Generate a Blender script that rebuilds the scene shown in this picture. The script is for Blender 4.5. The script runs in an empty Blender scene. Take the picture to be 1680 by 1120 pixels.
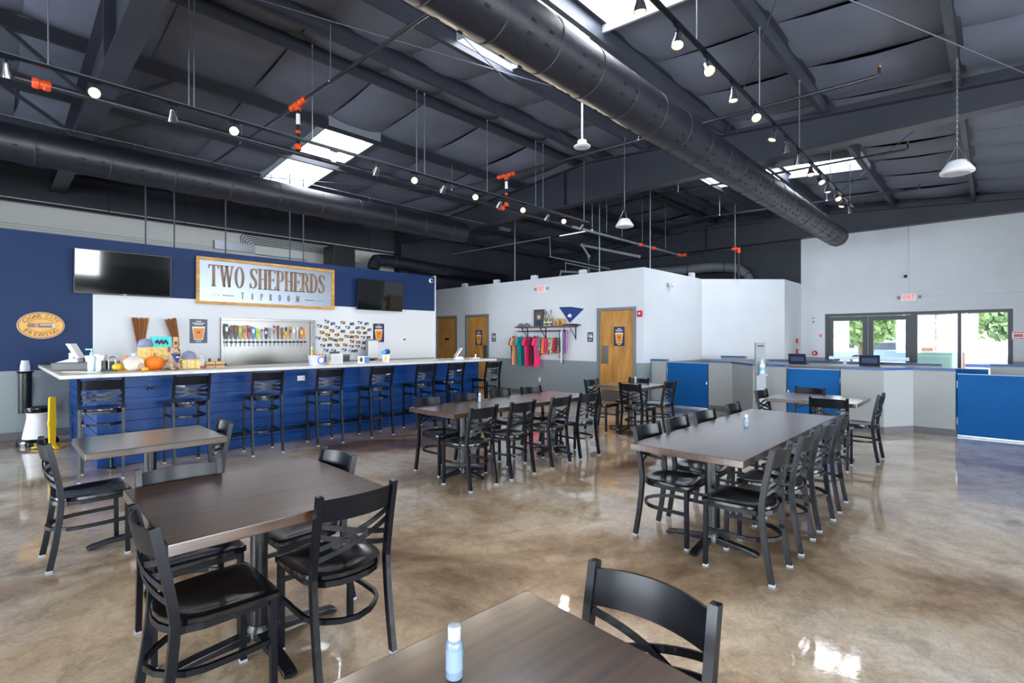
import bpy, bmesh, math, random
from mathutils import Vector, Matrix
random.seed(7)
SC = bpy.context.scene
COL = SC.collection
PI = math.pi
R = math.radians

# ---------------------------------------------------------------- camera
cam_d = bpy.data.cameras.new('camera')
cam = bpy.data.objects.new('camera', cam_d)
COL.objects.link(cam)
cam.location = (0, 0, 1.533)
cam.rotation_euler = (R(90), 0, R(43.774 - 90))
cam_d.sensor_width = 36.0
cam_d.lens = 825.4 / 1680 * 36
cam_d.shift_y = (556.3 - 560) / 1680
cam_d.clip_start = 0.02
SC.camera = cam

# ---------------------------------------------------------------- exposure, world
SC.view_settings.view_transform = 'Standard'
SC.view_settings.look = 'None'
SC.view_settings.gamma = 1.0
SC.view_settings.use_curve_mapping = False
SC.view_settings.exposure = 0.66
SC.cycles.use_denoising = True
SC.cycles.max_bounces = 8
SC.cycles.diffuse_bounces = 5
SC.cycles.glossy_bounces = 4
SC.cycles.sample_clamp_indirect = 6.0
SC.cycles.caustics_reflective = False
SC.cycles.caustics_refractive = False

world = bpy.data.worlds.new('sky'); SC.world = world; world.use_nodes = True
wn = world.node_tree.nodes
wn['Background'].inputs[0].default_value = (0.86, 0.93, 1.0, 1)
wn['Background'].inputs[1].default_value = 4.2

# daylight entering through the glazed openings of the two walls behind the camera
def area(name, loc, rot, sx, sy, power, color):
    l = bpy.data.lights.new(name, 'AREA'); l.shape = 'RECTANGLE'
    l.size = sx; l.size_y = sy; l.energy = power; l.color = color
    o = bpy.data.objects.new(name, l); COL.objects.link(o)
    o.location = loc; o.rotation_euler = rot
    return o
DAY = (0.83, 0.925, 1.0)
for wx in (-3.7, 1.5, 8.6):
    area('daylight_side_window', (wx, -8.27, 1.75), (R(90), 0, 0), 4.2, 2.7, 490, DAY)
for wy in (-4.0, 2.6, 9.0):
    area('daylight_rear_window', (-6.27, wy, 1.75), (R(90), 0, R(-90)), 4.0, 2.7, 410, DAY)

# ---------------------------------------------------------------- materials
def lin(c):
    def f(v):
        v = v / 255.0
        return v / 12.92 if v <= 0.04045 else ((v + 0.055) / 1.055) ** 2.4
    return (f(c[0]), f(c[1]), f(c[2]), 1.0)
MATS = {}
def mat(name, rgb, rough=0.5, metal=0.0, noise=0.0, nscale=8.0, bump=0.0, bscale=40.0, emit=0.0, ecol=None, coat=0.0, spec=0.5, stretch=None):
    if name in MATS: return MATS[name]
    m = bpy.data.materials.new(name); m.use_nodes = True
    nt = m.node_tree; b = nt.nodes['Principled BSDF']
    b.inputs['Base Color'].default_value = lin(rgb)
    b.inputs['Roughness'].default_value = rough
    b.inputs['Metallic'].default_value = metal
    b.inputs['Specular IOR Level'].default_value = spec
    b.inputs['Coat Weight'].default_value = coat
    if noise or bump:
        tc = nt.nodes.new('ShaderNodeTexCoord')
        src = tc.outputs['Object']
        if stretch:
            mp = nt.nodes.new('ShaderNodeMapping'); mp.inputs['Scale'].default_value = stretch
            nt.links.new(src, mp.inputs['Vector']); src = mp.outputs['Vector']
    if noise:
        n = nt.nodes.new('ShaderNodeTexNoise'); n.inputs['Scale'].default_value = nscale
        n.inputs['Detail'].default_value = 5
        nt.links.new(src, n.inputs['Vector'])
        r = nt.nodes.new('ShaderNodeValToRGB')
        r.color_ramp.elements[0].position = 0.3; r.color_ramp.elements[1].position = 0.7
        c = lin(rgb)
        r.color_ramp.elements[0].color = tuple(max(0, k * (1 - noise)) for k in c[:3]) + (1,)
        r.color_ramp.elements[1].color = tuple(min(1, k * (1 + noise)) for k in c[:3]) + (1,)
        nt.links.new(n.outputs['Fac'], r.inputs['Fac'])
        nt.links.new(r.outputs['Color'], b.inputs['Base Color'])
    if bump:
        n2 = nt.nodes.new('ShaderNodeTexNoise'); n2.inputs['Scale'].default_value = bscale
        n2.inputs['Detail'].default_value = 3
        nt.links.new(src, n2.inputs['Vector'])
        bp = nt.nodes.new('ShaderNodeBump'); bp.inputs['Strength'].default_value = bump
        bp.inputs['Distance'].default_value = 0.01
        nt.links.new(n2.outputs['Fac'], bp.inputs['Height'])
        nt.links.new(bp.outputs['Normal'], b.inputs['Normal'])
    if emit:
        b.inputs['Emission Color'].default_value = lin(ecol or rgb)
        b.inputs['Emission Strength'].default_value = emit
    MATS[name] = m
    return m

def glass_mat(name, tint=(255, 255, 255), refl=0.9):
    if name in MATS: return MATS[name]
    m = bpy.data.materials.new(name); m.use_nodes = True; nt = m.node_tree
    for n in list(nt.nodes):
        if n.type != 'OUTPUT_MATERIAL': nt.nodes.remove(n)
    out = [n for n in nt.nodes if n.type == 'OUTPUT_MATERIAL'][0]
    t = nt.nodes.new('ShaderNodeBsdfTransparent'); t.inputs[0].default_value = lin(tint)
    g = nt.nodes.new('ShaderNodeBsdfGlossy'); g.inputs['Roughness'].default_value = 0.03
    f = nt.nodes.new('ShaderNodeFresnel'); f.inputs['IOR'].default_value = 1.45
    mx = nt.nodes.new('ShaderNodeMixShader')
    nt.links.new(f.outputs[0], mx.inputs[0]); nt.links.new(t.outputs[0], mx.inputs[1]); nt.links.new(g.outputs[0], mx.inputs[2])
    nt.links.new(mx.outputs[0], out.inputs[0])
    MATS[name] = m
    return m

def floor_mat():
    m = bpy.data.materials.new('stained_concrete'); m.use_nodes = True; nt = m.node_tree; b = nt.nodes['Principled BSDF']
    tc = nt.nodes.new('ShaderNodeTexCoord')
    def noise(scale, detail, rough=0.55, dist=0.0, vec=None):
        n = nt.nodes.new('ShaderNodeTexNoise'); n.inputs['Scale'].default_value = scale; n.inputs['Detail'].default_value = detail
        n.inputs['Roughness'].default_value = rough; n.inputs['Distortion'].default_value = dist
        nt.links.new(vec or tc.outputs['Object'], n.inputs['Vector']); return n
    def ramp(fac, els):
        r = nt.nodes.new('ShaderNodeValToRGB'); cr = r.color_ramp
        while len(cr.elements) < len(els): cr.elements.new(0.5)
        for e, (p, c) in zip(cr.elements, els): e.position = p; e.color = c if len(c) == 4 else lin(c)
        nt.links.new(fac, r.inputs['Fac']); return r
    def mix(fac, a, c, mode='MIX'):
        x = nt.nodes.new('ShaderNodeMix'); x.data_type = 'RGBA'; x.blend_type = mode
        if isinstance(fac, float): x.inputs['Factor'].default_value = fac
        else: nt.links.new(fac, x.inputs['Factor'])
        nt.links.new(a, x.inputs['A']); nt.links.new(c, x.inputs['B']); return x.outputs['Result']
    big = noise(0.55, 6, 0.6, 0.6)
    base = ramp(big.outputs['Fac'], [(0.36, (124, 94, 66)), (0.45, (196, 168, 136)), (0.54, (228, 209, 183)), (0.66, (244, 234, 218))])
    med = noise(2.4, 8, 0.65, 0.8)
    mr = ramp(med.outputs['Fac'], [(0.30, (0.40, 0.33, 0.26, 1)), (0.50, (0.92, 0.9, 0.88, 1)), (0.75, (1.0, 1.0, 1.0, 1))])
    c = mix(0.6, base.outputs['Color'], mr.outputs['Color'], 'MULTIPLY')
    blo = noise(7.5, 7, 0.7, 1.2)
    br_ = ramp(blo.outputs['Fac'], [(0.34, (0.55, 0.49, 0.42, 1)), (0.56, (1, 1, 1, 1)), (0.7, (1.12, 1.12, 1.12, 1))])
    c = mix(0.55, c, br_.outputs['Color'], 'MULTIPLY')
    fine = noise(45, 6, 0.75)
    fr = ramp(fine.outputs['Fac'], [(0.34, (0.60, 0.56, 0.52, 1)), (0.58, (1.1, 1.1, 1.1, 1))])
    c = mix(0.5, c, fr.outputs['Color'], 'MULTIPLY')
    spk = noise(190, 2, 0.5)
    sr = ramp(spk.outputs['Fac'], [(0.66, (0, 0, 0, 1)), (0.72, (0.5, 0.48, 0.44, 1))])
    c = mix(0.35, c, sr.outputs['Color'], 'ADD')
    # dark rusty stain blotches of the acid stain
    st = noise(0.9, 7, 0.7, 1.4)
    sr2 = ramp(st.outputs['Fac'], [(0.55, (0, 0, 0, 1)), (0.70, (1, 1, 1, 1))])
    rust = nt.nodes.new('ShaderNodeRGB'); rust.outputs[0].default_value = lin((98, 68, 44))
    sc_ = nt.nodes.new('ShaderNodeMath'); sc_.operation = 'MULTIPLY'; sc_.inputs[1].default_value = 0.5
    nt.links.new(sr2.outputs['Color'], sc_.inputs[0])
    c = mix(sc_.outputs[0], c, rust.outputs[0])
    # unstained, paler trench patches in front of the bar
    sep = nt.nodes.new('ShaderNodeSeparateXYZ'); nt.links.new(tc.outputs['Object'], sep.inputs[0])
    def band(out, lo, hi):
        a = nt.nodes.new('ShaderNodeMath'); a.operation = 'GREATER_THAN'; a.inputs[1].default_value = lo; nt.links.new(out, a.inputs[0])
        d = nt.nodes.new('ShaderNodeMath'); d.operation = 'LESS_THAN'; d.inputs[1].default_value = hi; nt.links.new(out, d.inputs[0])
        e = nt.nodes.new('ShaderNodeMath'); e.operation = 'MULTIPLY'; nt.links.new(a.outputs[0], e.inputs[0]); nt.links.new(d.outputs[0], e.inputs[1]); return e
    def rect(x0, x1, y0, y1):
        bx, by = band(sep.outputs['X'], x0, x1), band(sep.outputs['Y'], y0, y1)
        e = nt.nodes.new('ShaderNodeMath'); e.operation = 'MULTIPLY'; nt.links.new(bx.outputs[0], e.inputs[0]); nt.links.new(by.outputs[0], e.inputs[1]); return e
    s = None
    for r in ((1.9, 2.75, 6.3, 7.05), (-5.9, 0.55, 7.75, 8.35), (0.4, 1.9, 6.5, 7.05)):
        e = rect(*r)
        if s is None: s = e
        else:
            q = nt.nodes.new('ShaderNodeMath'); q.operation = 'MAXIMUM'; nt.links.new(s.outputs[0], q.inputs[0]); nt.links.new(e.outputs[0], q.inputs[1]); s = q
    pf = nt.nodes.new('ShaderNodeMath'); pf.operation = 'MULTIPLY'; pf.inputs[1].default_value = 0.6; nt.links.new(s.outputs[0], pf.inputs[0])
    pale = nt.nodes.new('ShaderNodeRGB'); pale.outputs[0].default_value = lin((196, 186, 168))
    c = mix(pf.outputs[0], c, pale.outputs[0])
    # saw-cut control joints
    nt.links.new(c, b.inputs['Base Color'])
    rr = ramp(med.outputs['Fac'], [(0.3, (0.45, 0.45, 0.45, 1)), (0.7, (0.28, 0.28, 0.28, 1))])
    nt.links.new(rr.outputs['Color'], b.inputs['Roughness'])
    b.inputs['Specular IOR Level'].default_value = 0.5
    b.inputs['Coat Weight'].default_value = 1.0; b.inputs['Coat Roughness'].default_value = 0.035; b.inputs['Coat IOR'].default_value = 1.6
    bn = noise(26, 5, 0.6)
    bp = nt.nodes.new('ShaderNodeBump'); bp.inputs['Strength'].default_value = 0.10; bp.inputs['Distance'].default_value = 0.01
    nt.links.new(bn.outputs['Fac'], bp.inputs['Height']); nt.links.new(bp.outputs['Normal'], b.inputs['Normal'])
    bn2 = noise(9, 6, 0.65, 0.5); bp2 = nt.nodes.new('ShaderNodeBump'); bp2.inputs['Strength'].default_value = 0.02; bp2.inputs['Distance'].default_value = 0.02
    nt.links.new(bn2.outputs['Fac'], bp2.inputs['Height']); nt.links.new(bp2.outputs['Normal'], b.inputs['Coat Normal'])
    return m

def wood_mat(name, dark, light, rough, stretch=(2.2, 22, 22), stave=None, coat=0.0):
    m = bpy.data.materials.new(name); m.use_nodes = True; nt = m.node_tree; b = nt.nodes['Principled BSDF']
    tc = nt.nodes.new('ShaderNodeTexCoord'); mp = nt.nodes.new('ShaderNodeMapping'); mp.inputs['Scale'].default_value = stretch
    nt.links.new(tc.outputs['Object'], mp.inputs['Vector'])
    n = nt.nodes.new('ShaderNodeTexNoise'); n.inputs['Scale'].default_value = 1.6; n.inputs['Detail'].default_value = 7; n.inputs['Distortion'].default_value = 0.4
    nt.links.new(mp.outputs['Vector'], n.inputs['Vector'])
    r = nt.nodes.new('ShaderNodeValToRGB'); r.color_ramp.elements[0].position = 0.3; r.color_ramp.elements[1].position = 0.72
    r.color_ramp.elements[0].color = lin(dark); r.color_ramp.elements[1].color = lin(light)
    nt.links.new(n.outputs['Fac'], r.inputs['Fac'])
    col = r.outputs['Color']
    if stave:
        br = nt.nodes.new('ShaderNodeTexBrick'); br.inputs['Scale'].default_value = 1.0
        br.inputs['Brick Width'].default_value = stave[0]; br.inputs['Row Height'].default_value = stave[1]
        br.inputs['Mortar Size'].default_value = 0.0006; br.inputs['Bias'].default_value = 0.0
        br.inputs['Color1'].default_value = (1, 1, 1, 1); br.inputs['Color2'].default_value = (0.66, 0.64, 0.62, 1); br.inputs['Mortar'].default_value = (0.5, 0.5, 0.5, 1)
        nt.links.new(tc.outputs['Object'], br.inputs['Vector'])
        x = nt.nodes.new('ShaderNodeMix'); x.data_type = 'RGBA'; x.blend_type = 'MULTIPLY'; x.inputs['Factor'].default_value = 0.7
        nt.links.new(col, x.inputs['A']); nt.links.new(br.outputs['Color'], x.inputs['B']); col = x.outputs['Result']
    nt.links.new(col, b.inputs['Base Color'])
    b.inputs['Roughness'].default_value = rough
    b.inputs['Coat Weight'].default_value = coat; b.inputs['Coat Roughness'].default_value = 0.19; b.inputs['Coat IOR'].default_value = 1.7
    MATS[name] = m
    return m

def print_mat(name, cols, scale, rough=0.6):
    """flat multi-colour print: voronoi cells coloured from a list"""
    m = bpy.data.materials.new(name); m.use_nodes = True; nt = m.node_tree; b = nt.nodes['Principled BSDF']
    tc = nt.nodes.new('ShaderNodeTexCoord'); v = nt.nodes.new('ShaderNodeTexVoronoi'); v.inputs['Scale'].default_value = scale
    nt.links.new(tc.outputs['Object'], v.inputs['Vector'])
    sp = nt.nodes.new('ShaderNodeSeparateColor'); nt.links.new(v.outputs['Color'], sp.inputs[0])
    r = nt.nodes.new('ShaderNodeValToRGB'); r.color_ramp.interpolation = 'CONSTANT'
    while len(r.color_ramp.elements) < len(cols): r.color_ramp.elements.new(0.5)
    for i, c in enumerate(cols):
        r.color_ramp.elements[i].position = i / len(cols); r.color_ramp.elements[i].color = lin(c)
    nt.links.new(sp.outputs[0], r.inputs['Fac']); nt.links.new(r.outputs['Color'], b.inputs['Base Color'])
    b.inputs['Roughness'].default_value = rough
    MATS[name] = m
    return m

M_FLOOR = floor_mat()
M_WHITE = mat('white_wall_paint', (214, 219, 226), 0.62, noise=0.03, nscale=1.5, bump=0.15, bscale=30)
M_BARWHITE = mat('white_bar_wall_paint', (222, 225, 230), 0.55, bump=0.12, bscale=25)
M_BLOCK = mat('white_block_paint', (206, 206, 202), 0.75, noise=0.05, nscale=1.0, bump=0.3, bscale=14)
M_GREY = mat('grey_wainscot_paint', (136, 148, 154), 0.42, bump=0.1)
M_PONY = mat('grey_low_wall_paint', (158, 162, 163), 0.5, bump=0.1)
M_NAVY = mat('navy_wall_paint', (20, 47, 92), 0.55, spec=0.3, noise=0.05, nscale=2, bump=0.15)
M_GATE = mat('blue_gate_paint', (0, 88, 156), 0.5, noise=0.06, nscale=3, spec=0.15)
M_CAP = mat('blue_cap_paint', (22, 74, 138), 0.35)
M_BARBLUE = mat('blue_plank_paint', (0, 58, 122), 0.36, spec=0.28, noise=0.16, nscale=3, bump=0.2, bscale=12, stretch=(1, 1, 6))
M_BASEB = mat('grey_vinyl_baseboard', (100, 98, 104), 0.55)
M_DARK = mat('charcoal_ceiling_paint', (106, 112, 130), 0.5, noise=0.14, nscale=1.4, bump=0.3, bscale=6)
M_DARKWALL = mat('dark_wall_paint', (48, 52, 62), 0.65, noise=0.1, nscale=1.0)
M_STEEL_DARK = mat('dark_painted_steel', (48, 51, 62), 0.45, noise=0.12, nscale=2)
M_DUCT = mat('dark_fabric_duct', (24, 26, 36), 0.45, noise=0.12, nscale=3, bump=0.35, bscale=9)
M_BLACK = mat('black_powder_coat', (7, 11, 20), 0.32, spec=0.34)
M_SEAT = mat('black_lacquer_seat', (13, 13, 15), 0.2, coat=0.3)
M_BLKPL = mat('black_plastic', (18, 18, 20), 0.4)
M_GLIDE = mat('pale_foot_glide', (170, 178, 192), 0.4)
M_CHROME = mat('galvanised_steel', (168, 174, 182), 0.3, 0.9)
M_STAIN = mat('stainless_steel', (150, 147, 144), 0.34, 0.95, noise=0.08, nscale=6, stretch=(1, 1, 12))
M_WHPL = mat('white_plastic', (232, 234, 238), 0.35)
M_RED = mat('red_plastic', (200, 24, 34), 0.35)
M_ORANGE = mat('orange_coupling', (214, 74, 26), 0.4)
M_FRAME = mat('grey_steel_door_frame', (118, 129, 136), 0.45)
M_ALU = mat('dark_bronze_aluminium', (56, 58, 64), 0.4, 0.3)
M_GLASS = glass_mat('clear_window_glass')
M_TABLE = wood_mat('dark_stained_table_wood', (42, 26, 17), (96, 62, 40), 0.3, (1.6, 20, 20), (0.55, 0.075), coat=1.0)
M_TEDGE = M_TABLE
M_DOOR = wood_mat('birch_door_veneer', (172, 116, 52), (208, 156, 84), 0.4, (5, 5, 1.2))
M_COUNTER = mat('pale_stone_laminate', (204, 201, 196), 0.3, noise=0.10, nscale=9)
M_GOLDW = wood_mat('golden_wood', (176, 118, 46), (222, 168, 84), 0.45, (3, 14, 14))
M_BRONZE = wood_mat('brown_bronze_letter', (106, 76, 46), (150, 112, 72), 0.4, (6, 6, 2))
M_SHELF = wood_mat('dark_weathered_shelf', (74, 64, 60), (110, 98, 92), 0.6, (2, 18, 18))
M_SKYL = mat('skylight_panel', (244, 248, 255), 0.5, emit=9.0, ecol=(244, 248, 255))
# ---------------------------------------------------------------- mesh helpers
class MB:
    def __init__(s): s.v = []; s.f = []; s.m = []; s.mi = 0
    def add(s, vs, fs):
        o = len(s.v); s.v += [tuple(p) for p in vs]
        for f in fs: s.f.append(tuple(i + o for i in f)); s.m.append(s.mi)
        return s
    def box(s, c, d, rz=0.0, mtx=None):
        x, y, z = d[0] / 2, d[1] / 2, d[2] / 2
        P = [(-x, -y, -z), (x, -y, -z), (x, y, -z), (-x, y, -z), (-x, -y, z), (x, -y, z), (x, y, z), (-x, y, z)]
        if mtx is None: mtx = Matrix.Rotation(rz, 3, 'Z')
        P = [Vector(c) + mtx @ Vector(p) for p in P]
        return s.add(P, [(0, 3, 2, 1), (4, 5, 6, 7), (0, 1, 5, 4), (1, 2, 6, 5), (2, 3, 7, 6), (3, 0, 4, 7)])
    def b2(s, x0, x1, y0, y1, z0, z1):
        return s.box(((x0 + x1) / 2, (y0 + y1) / 2, (z0 + z1) / 2), (abs(x1 - x0), abs(y1 - y0), abs(z1 - z0)))
    def sweep(s, path, section, up=(0, 0, 1), closed=False, caps=True):
        """section: list of (side, up) offsets swept along path"""
        n = len(path); k = len(section); V = []
        path = [Vector(p) for p in path]; U = Vector(up)
        for i, p in enumerate(path):
            if closed: t = path[(i + 1) % n] - path[i - 1]
            else: t = path[min(i + 1, n - 1)] - path[max(i - 1, 0)]
            if t.length < 1e-9: t = Vector((1, 0, 0))
            t.normalize()
            sd = t.cross(U)
            if sd.length < 1e-4: sd = t.cross(Vector((0, 1, 0))) if abs(t.y) < 0.9 else t.cross(Vector((1, 0, 0)))
            sd.normalize(); uu = sd.cross(t).normalized()
            V += [p + sd * a + uu * b for a, b in section]
        F = []
        for i in range(n if closed else n - 1):
            j = (i + 1) % n
            for q in range(k):
                r = (q + 1) % k
                F.append((i * k + q, i * k + r, j * k + r, j * k + q))
        if caps and not closed:
            F.append(tuple(range(k))[::-1]); F.append(tuple((n - 1) * k + q for q in range(k)))
        return s.add(V, F)
    def tube(s, path, r, seg=8, closed=False):
        return s.sweep(path, [(r * math.cos(2 * PI * i / seg), r * math.sin(2 * PI * i / seg)) for i in range(seg)], closed=closed)
    def bar(s, path, w, h, up=(0, 0, 1), closed=False):
        return s.sweep(path, [(-w / 2, -h / 2), (w / 2, -h / 2), (w / 2, h / 2), (-w / 2, h / 2)], up, closed)
    def lathe(s, prof, seg=16, c=(0, 0, 0), axis='z', cap=True, squash=(1, 1)):
        V = []; n = len(prof)
        for r, z in prof:
            for i in range(seg):
                a = 2 * PI * i / seg; x, y = r * math.cos(a) * squash[0], r * math.sin(a) * squash[1]
                p = (x, y, z) if axis == 'z' else ((z, x, y) if axis == 'x' else (y, z, x))
                V.append((p[0] + c[0], p[1] + c[1], p[2] + c[2]))
        F = []
        for j in range(n - 1):
            for i in range(seg):
                k = (i + 1) % seg
                F.append((j * seg + i, j * seg + k, (j + 1) * seg + k, (j + 1) * seg + i))
        if cap:
            F.append(tuple(range(seg))[::-1]); F.append(tuple((n - 1) * seg + i for i in range(seg)))
        return s.add(V, F)
    def prism(s, poly, y0, y1):
        """poly in (x, z); extruded along y"""
        n = len(poly)
        V = [(x, y0, z) for x, z in poly] + [(x, y1, z) for x, z in poly]
        F = [tuple(range(n)), tuple(range(2 * n - 1, n - 1, -1))]
        for i in range(n):
            j = (i + 1) % n; F.append((i, i + n, j + n, j))
        return s.add(V, F)
    def prismz(s, poly, z0, z1):
        n = len(poly)
        V = [(x, y, z0) for x, y in poly] + [(x, y, z1) for x, y in poly]
        F = [tuple(range(n))[::-1], tuple(range(n, 2 * n))]
        for i in range(n):
            j = (i + 1) % n; F.append((i, j, j + n, i + n))
        return s.add(V, F)
    def ell(s, c, r, seg=14, rings=8, fn=None):
        V = [(c[0], c[1], c[2] - r[2])]
        for j in range(1, rings):
            ph = -PI / 2 + PI * j / rings
            for i in range(seg):
                a = 2 * PI * i / seg; k = fn(a, ph) if fn else 1.0
                V.append((c[0] + k * r[0] * math.cos(ph) * math.cos(a), c[1] + k * r[1] * math.cos(ph) * math.sin(a), c[2] + r[2] * math.sin(ph)))
        V.append((c[0], c[1], c[2] + r[2])); F = []
        for i in range(seg):
            F.append((0, 1 + (i + 1) % seg, 1 + i))
            for j in range(rings - 2):
                a = 1 + j * seg + i; b = 1 + j * seg + (i + 1) % seg
                F.append((a, b, b + seg, a + seg))
            F.append((len(V) - 1, 1 + (rings - 2) * seg + i, 1 + (rings - 2) * seg + (i + 1) % seg))
        return s.add(V, F)
    def build(s, name, m, parent=None, smooth=False, bevel=0.0, mats=None):
        me = bpy.data.meshes.new(name)
        bm = bmesh.new(); vs = [bm.verts.new(v) for v in s.v]
        for f, k in zip(s.f, s.m):
            try: fc = bm.faces.new([vs[i] for i in f]); fc.material_index = k
            except ValueError: pass
        bmesh.ops.remove_doubles(bm, verts=bm.verts, dist=1e-5)
        bmesh.ops.recalc_face_normals(bm, faces=bm.faces)
        if bevel:
            ed = [e for e in bm.edges if len(e.link_faces) == 2 and e.calc_face_angle(0) > 0.6]
            bmesh.ops.bevel(bm, geom=ed, offset=bevel, segments=2, affect='EDGES', profile=0.6, clamp_overlap=True)
        if smooth:
            for f in bm.faces: f.smooth = True
            for e in bm.edges:
                if len(e.link_faces) == 2 and e.calc_face_angle(0) > 0.7: e.smooth = False
        bm.to_mesh(me); bm.free()
        for k in (mats or [m]): me.materials.append(k)
        o = bpy.data.objects.new(name, me); COL.objects.link(o)
        if parent is not None: o.parent = parent
        return o

def tag(o, label=None, cat=None, group=None, kind=None):
    if label: o['label'] = label
    if cat: o['category'] = cat
    if group: o['group'] = group
    if kind: o['kind'] = kind
    return o
def thing(name, label, cat, loc=(0, 0, 0), rz=0.0, group=None):
    o = bpy.data.objects.new(name, None); COL.objects.link(o)
    o.empty_display_size = 0.05
    o.location = loc; o.rotation_euler = (0, 0, rz)
    return tag(o, label, cat, group)
def copy_tree(o, parent=None):
    c = o.copy(); COL.objects.link(c); c.parent = parent
    for ch in list(o.children): copy_tree(ch, c)
    return c
def dup(o, loc, rz, label=None, group=None):
    c = copy_tree(o); c.location = loc; c.rotation_euler = (0, 0, rz)
    if label: c['label'] = label
    if group: c['group'] = group
    return c
def struct(o): o['kind'] = 'structure'; return o

def text_part(name, txt, size, m, parent, x, z, y, depth=0.004, sx=1.0, align='CENTER', spacing=1.0):
    cu = bpy.data.curves.new('lettering', 'FONT'); cu.body = txt; cu.size = size; cu.align_x = align; cu.align_y = 'CENTER'
    cu.extrude = depth / 2; cu.space_character = spacing; cu.resolution_u = 3
    t = bpy.data.objects.new('lettering', cu); COL.objects.link(t)
    bpy.context.view_layer.update()
    me = bpy.data.meshes.new_from_object(t.evaluated_get(bpy.context.evaluated_depsgraph_get()))
    bpy.data.objects.remove(t); bpy.data.curves.remove(cu)
    for v in me.vertices:
        a, b, c = v.co; v.co = (x + a * sx, y - c, z + b)
    me.materials.clear(); me.materials.append(m); me.name = name
    o = bpy.data.objects.new(name, me); COL.objects.link(o); o.parent = parent
    return o

def arc(cx, cz, rx, rz, a0, a1, n):
    return [(cx + rx * math.cos(R(a0 + (a1 - a0) * i / n)), cz + rz * math.sin(R(a0 + (a1 - a0) * i / n))) for i in range(n + 1)]
def qbez(a, b, c, n=6):
    a, b, c = Vector(a), Vector(b), Vector(c)
    return [((1 - t) ** 2) * a + 2 * t * (1 - t) * b + t * t * c for t in [i / n for i in range(n + 1)]]

def wallgrid(name, mtx, us, vs, th, matfn, mats, holes=()):
    """wall in local (u, depth, v): front face at depth 0 towards -y, back at +th; cut at us/vs, holes = (u0,u1,v0,v1)"""
    us = sorted(set([round(u, 4) for u in us] + [round(h[k], 4) for h in holes for k in (0, 1)]))
    vs = sorted(set([round(v, 4) for v in vs] + [round(h[k], 4) for h in holes for k in (2, 3)]))
    def solid(i, j):
        if i < 0 or j < 0 or i >= len(us) - 1 or j >= len(vs) - 1: return False
        u, v = (us[i] + us[i + 1]) / 2, (vs[j] + vs[j + 1]) / 2
        return not any(h[0] < u < h[1] and h[2] < v < h[3] for h in holes)
    mb = MB()
    for i in range(len(us) - 1):
        for j in range(len(vs) - 1):
            if not solid(i, j): continue
            u0, u1, v0, v1 = us[i], us[i + 1], vs[j], vs[j + 1]
            mb.mi = matfn((u0 + u1) / 2, (v0 + v1) / 2)
            mb.add([(u0, 0, v0), (u1, 0, v0), (u1, 0, v1), (u0, 0, v1)], [(0, 1, 2, 3)])
            mb.add([(u0, th, v0), (u1, th, v0), (u1, th, v1), (u0, th, v1)], [(3, 2, 1, 0)])
            for di, dj, q in ((-1, 0, ((u0, 0, v0), (u0, 0, v1), (u0, th, v1), (u0, th, v0))), (1, 0, ((u1, 0, v0), (u1, th, v0), (u1, th, v1), (u1, 0, v1))),
                              (0, -1, ((u0, 0, v0), (u0, th, v0), (u1, th, v0), (u1, 0, v0))), (0, 1, ((u0, 0, v1), (u1, 0, v1), (u1, th, v1), (u0, th, v1)))):
                if not solid(i + di, j + dj): mb.add(q, [(0, 1, 2, 3)])
    mb.v = [tuple(mtx @ Vector(p)) for p in mb.v]
    return struct(mb.build(name, None, mats=mats))
def frameY(x, y):   # wall facing -Y; u = +X
    return Matrix.Translation((x, y, 0))
def frameX(x, y):   # wall facing -X; u = -Y
    return Matrix.Translation((x, y, 0)) @ Matrix.Rotation(R(-90), 4, 'Z')
# ================================================================ SETTING
XR, YL, YR, XB = 17.05, 13.9, -8.0, -6.0       # end wall, left outer wall, right wall, rear wall
BARY, BATHX = 10.75, 10.5
def zp(y): return 5.40 - 0.08 * abs(y - 6.4)   # underside of the purlins
def zr(y): return zp(y) + 0.2                  # roof blanket

mb = MB(); mb.b2(XB, XR, YR, YL, -0.12, 0.0)
struct(mb.build('floor', M_FLOOR))

wallgrid('wall_bar', frameY(0, BARY), (XB, 1.21, 8.24), (0, 1.05, 2.28, 3.2), 0.14,
         lambda u, v: 0 if v < 1.05 else (1 if (u < 1.21 or v > 2.28) else 2), [M_GREY, M_NAVY, M_BARWHITE])
wallgrid('wall_left', frameY(0, YL), (XB, 9.47, XR), (0, 1.0, 4.32, 5.12), 0.2,
         lambda u, v: 0 if (v < 4.32 and u < 9.47) else 1, [M_BLOCK, M_DARKWALL])
wallgrid('wall_end', frameX(XR, 0), (-YL, -4.22, 8.0), (0, 1.0, 4.57, 5.8), 0.25,
         lambda u, v: 2 if (u < -4.22 or v > 4.57) else (0 if v < 1.0 else 1), [M_GREY, M_WHITE, M_DARKWALL], [(-3.59, 0.33, 0.0, 2.27)])
DOORS = [(-13.62, -12.50), (-12.10, -11.02), (-7.13, -6.04)]
wallgrid('wall_restrooms', frameX(BATHX, 0), (-YL, -5.84), (0, 0.98, 3.2), 0.12,
         lambda u, v: 0 if v < 0.98 else 1, [M_GREY, M_WHITE], [(a, b, 0.0, 2.3) for a, b in DOORS])
wallgrid('wall_corridor', frameY(0, 5.84), (BATHX + 0.12, 13.7), (0, 0.98, 3.2), 0.12, lambda u, v: 0 if v < 0.98 else 1, [M_GREY, M_WHITE])
wallgrid('wall_diagonal', Matrix.Translation((13.7, 5.84, 0)) @ Matrix.Rotation(R(-44.6), 4, 'Z'), (0, 2.325), (0, 0.98, 3.2), 0.12, lambda u, v: 0 if v < 0.98 else 1, [M_GREY, M_WHITE])
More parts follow.
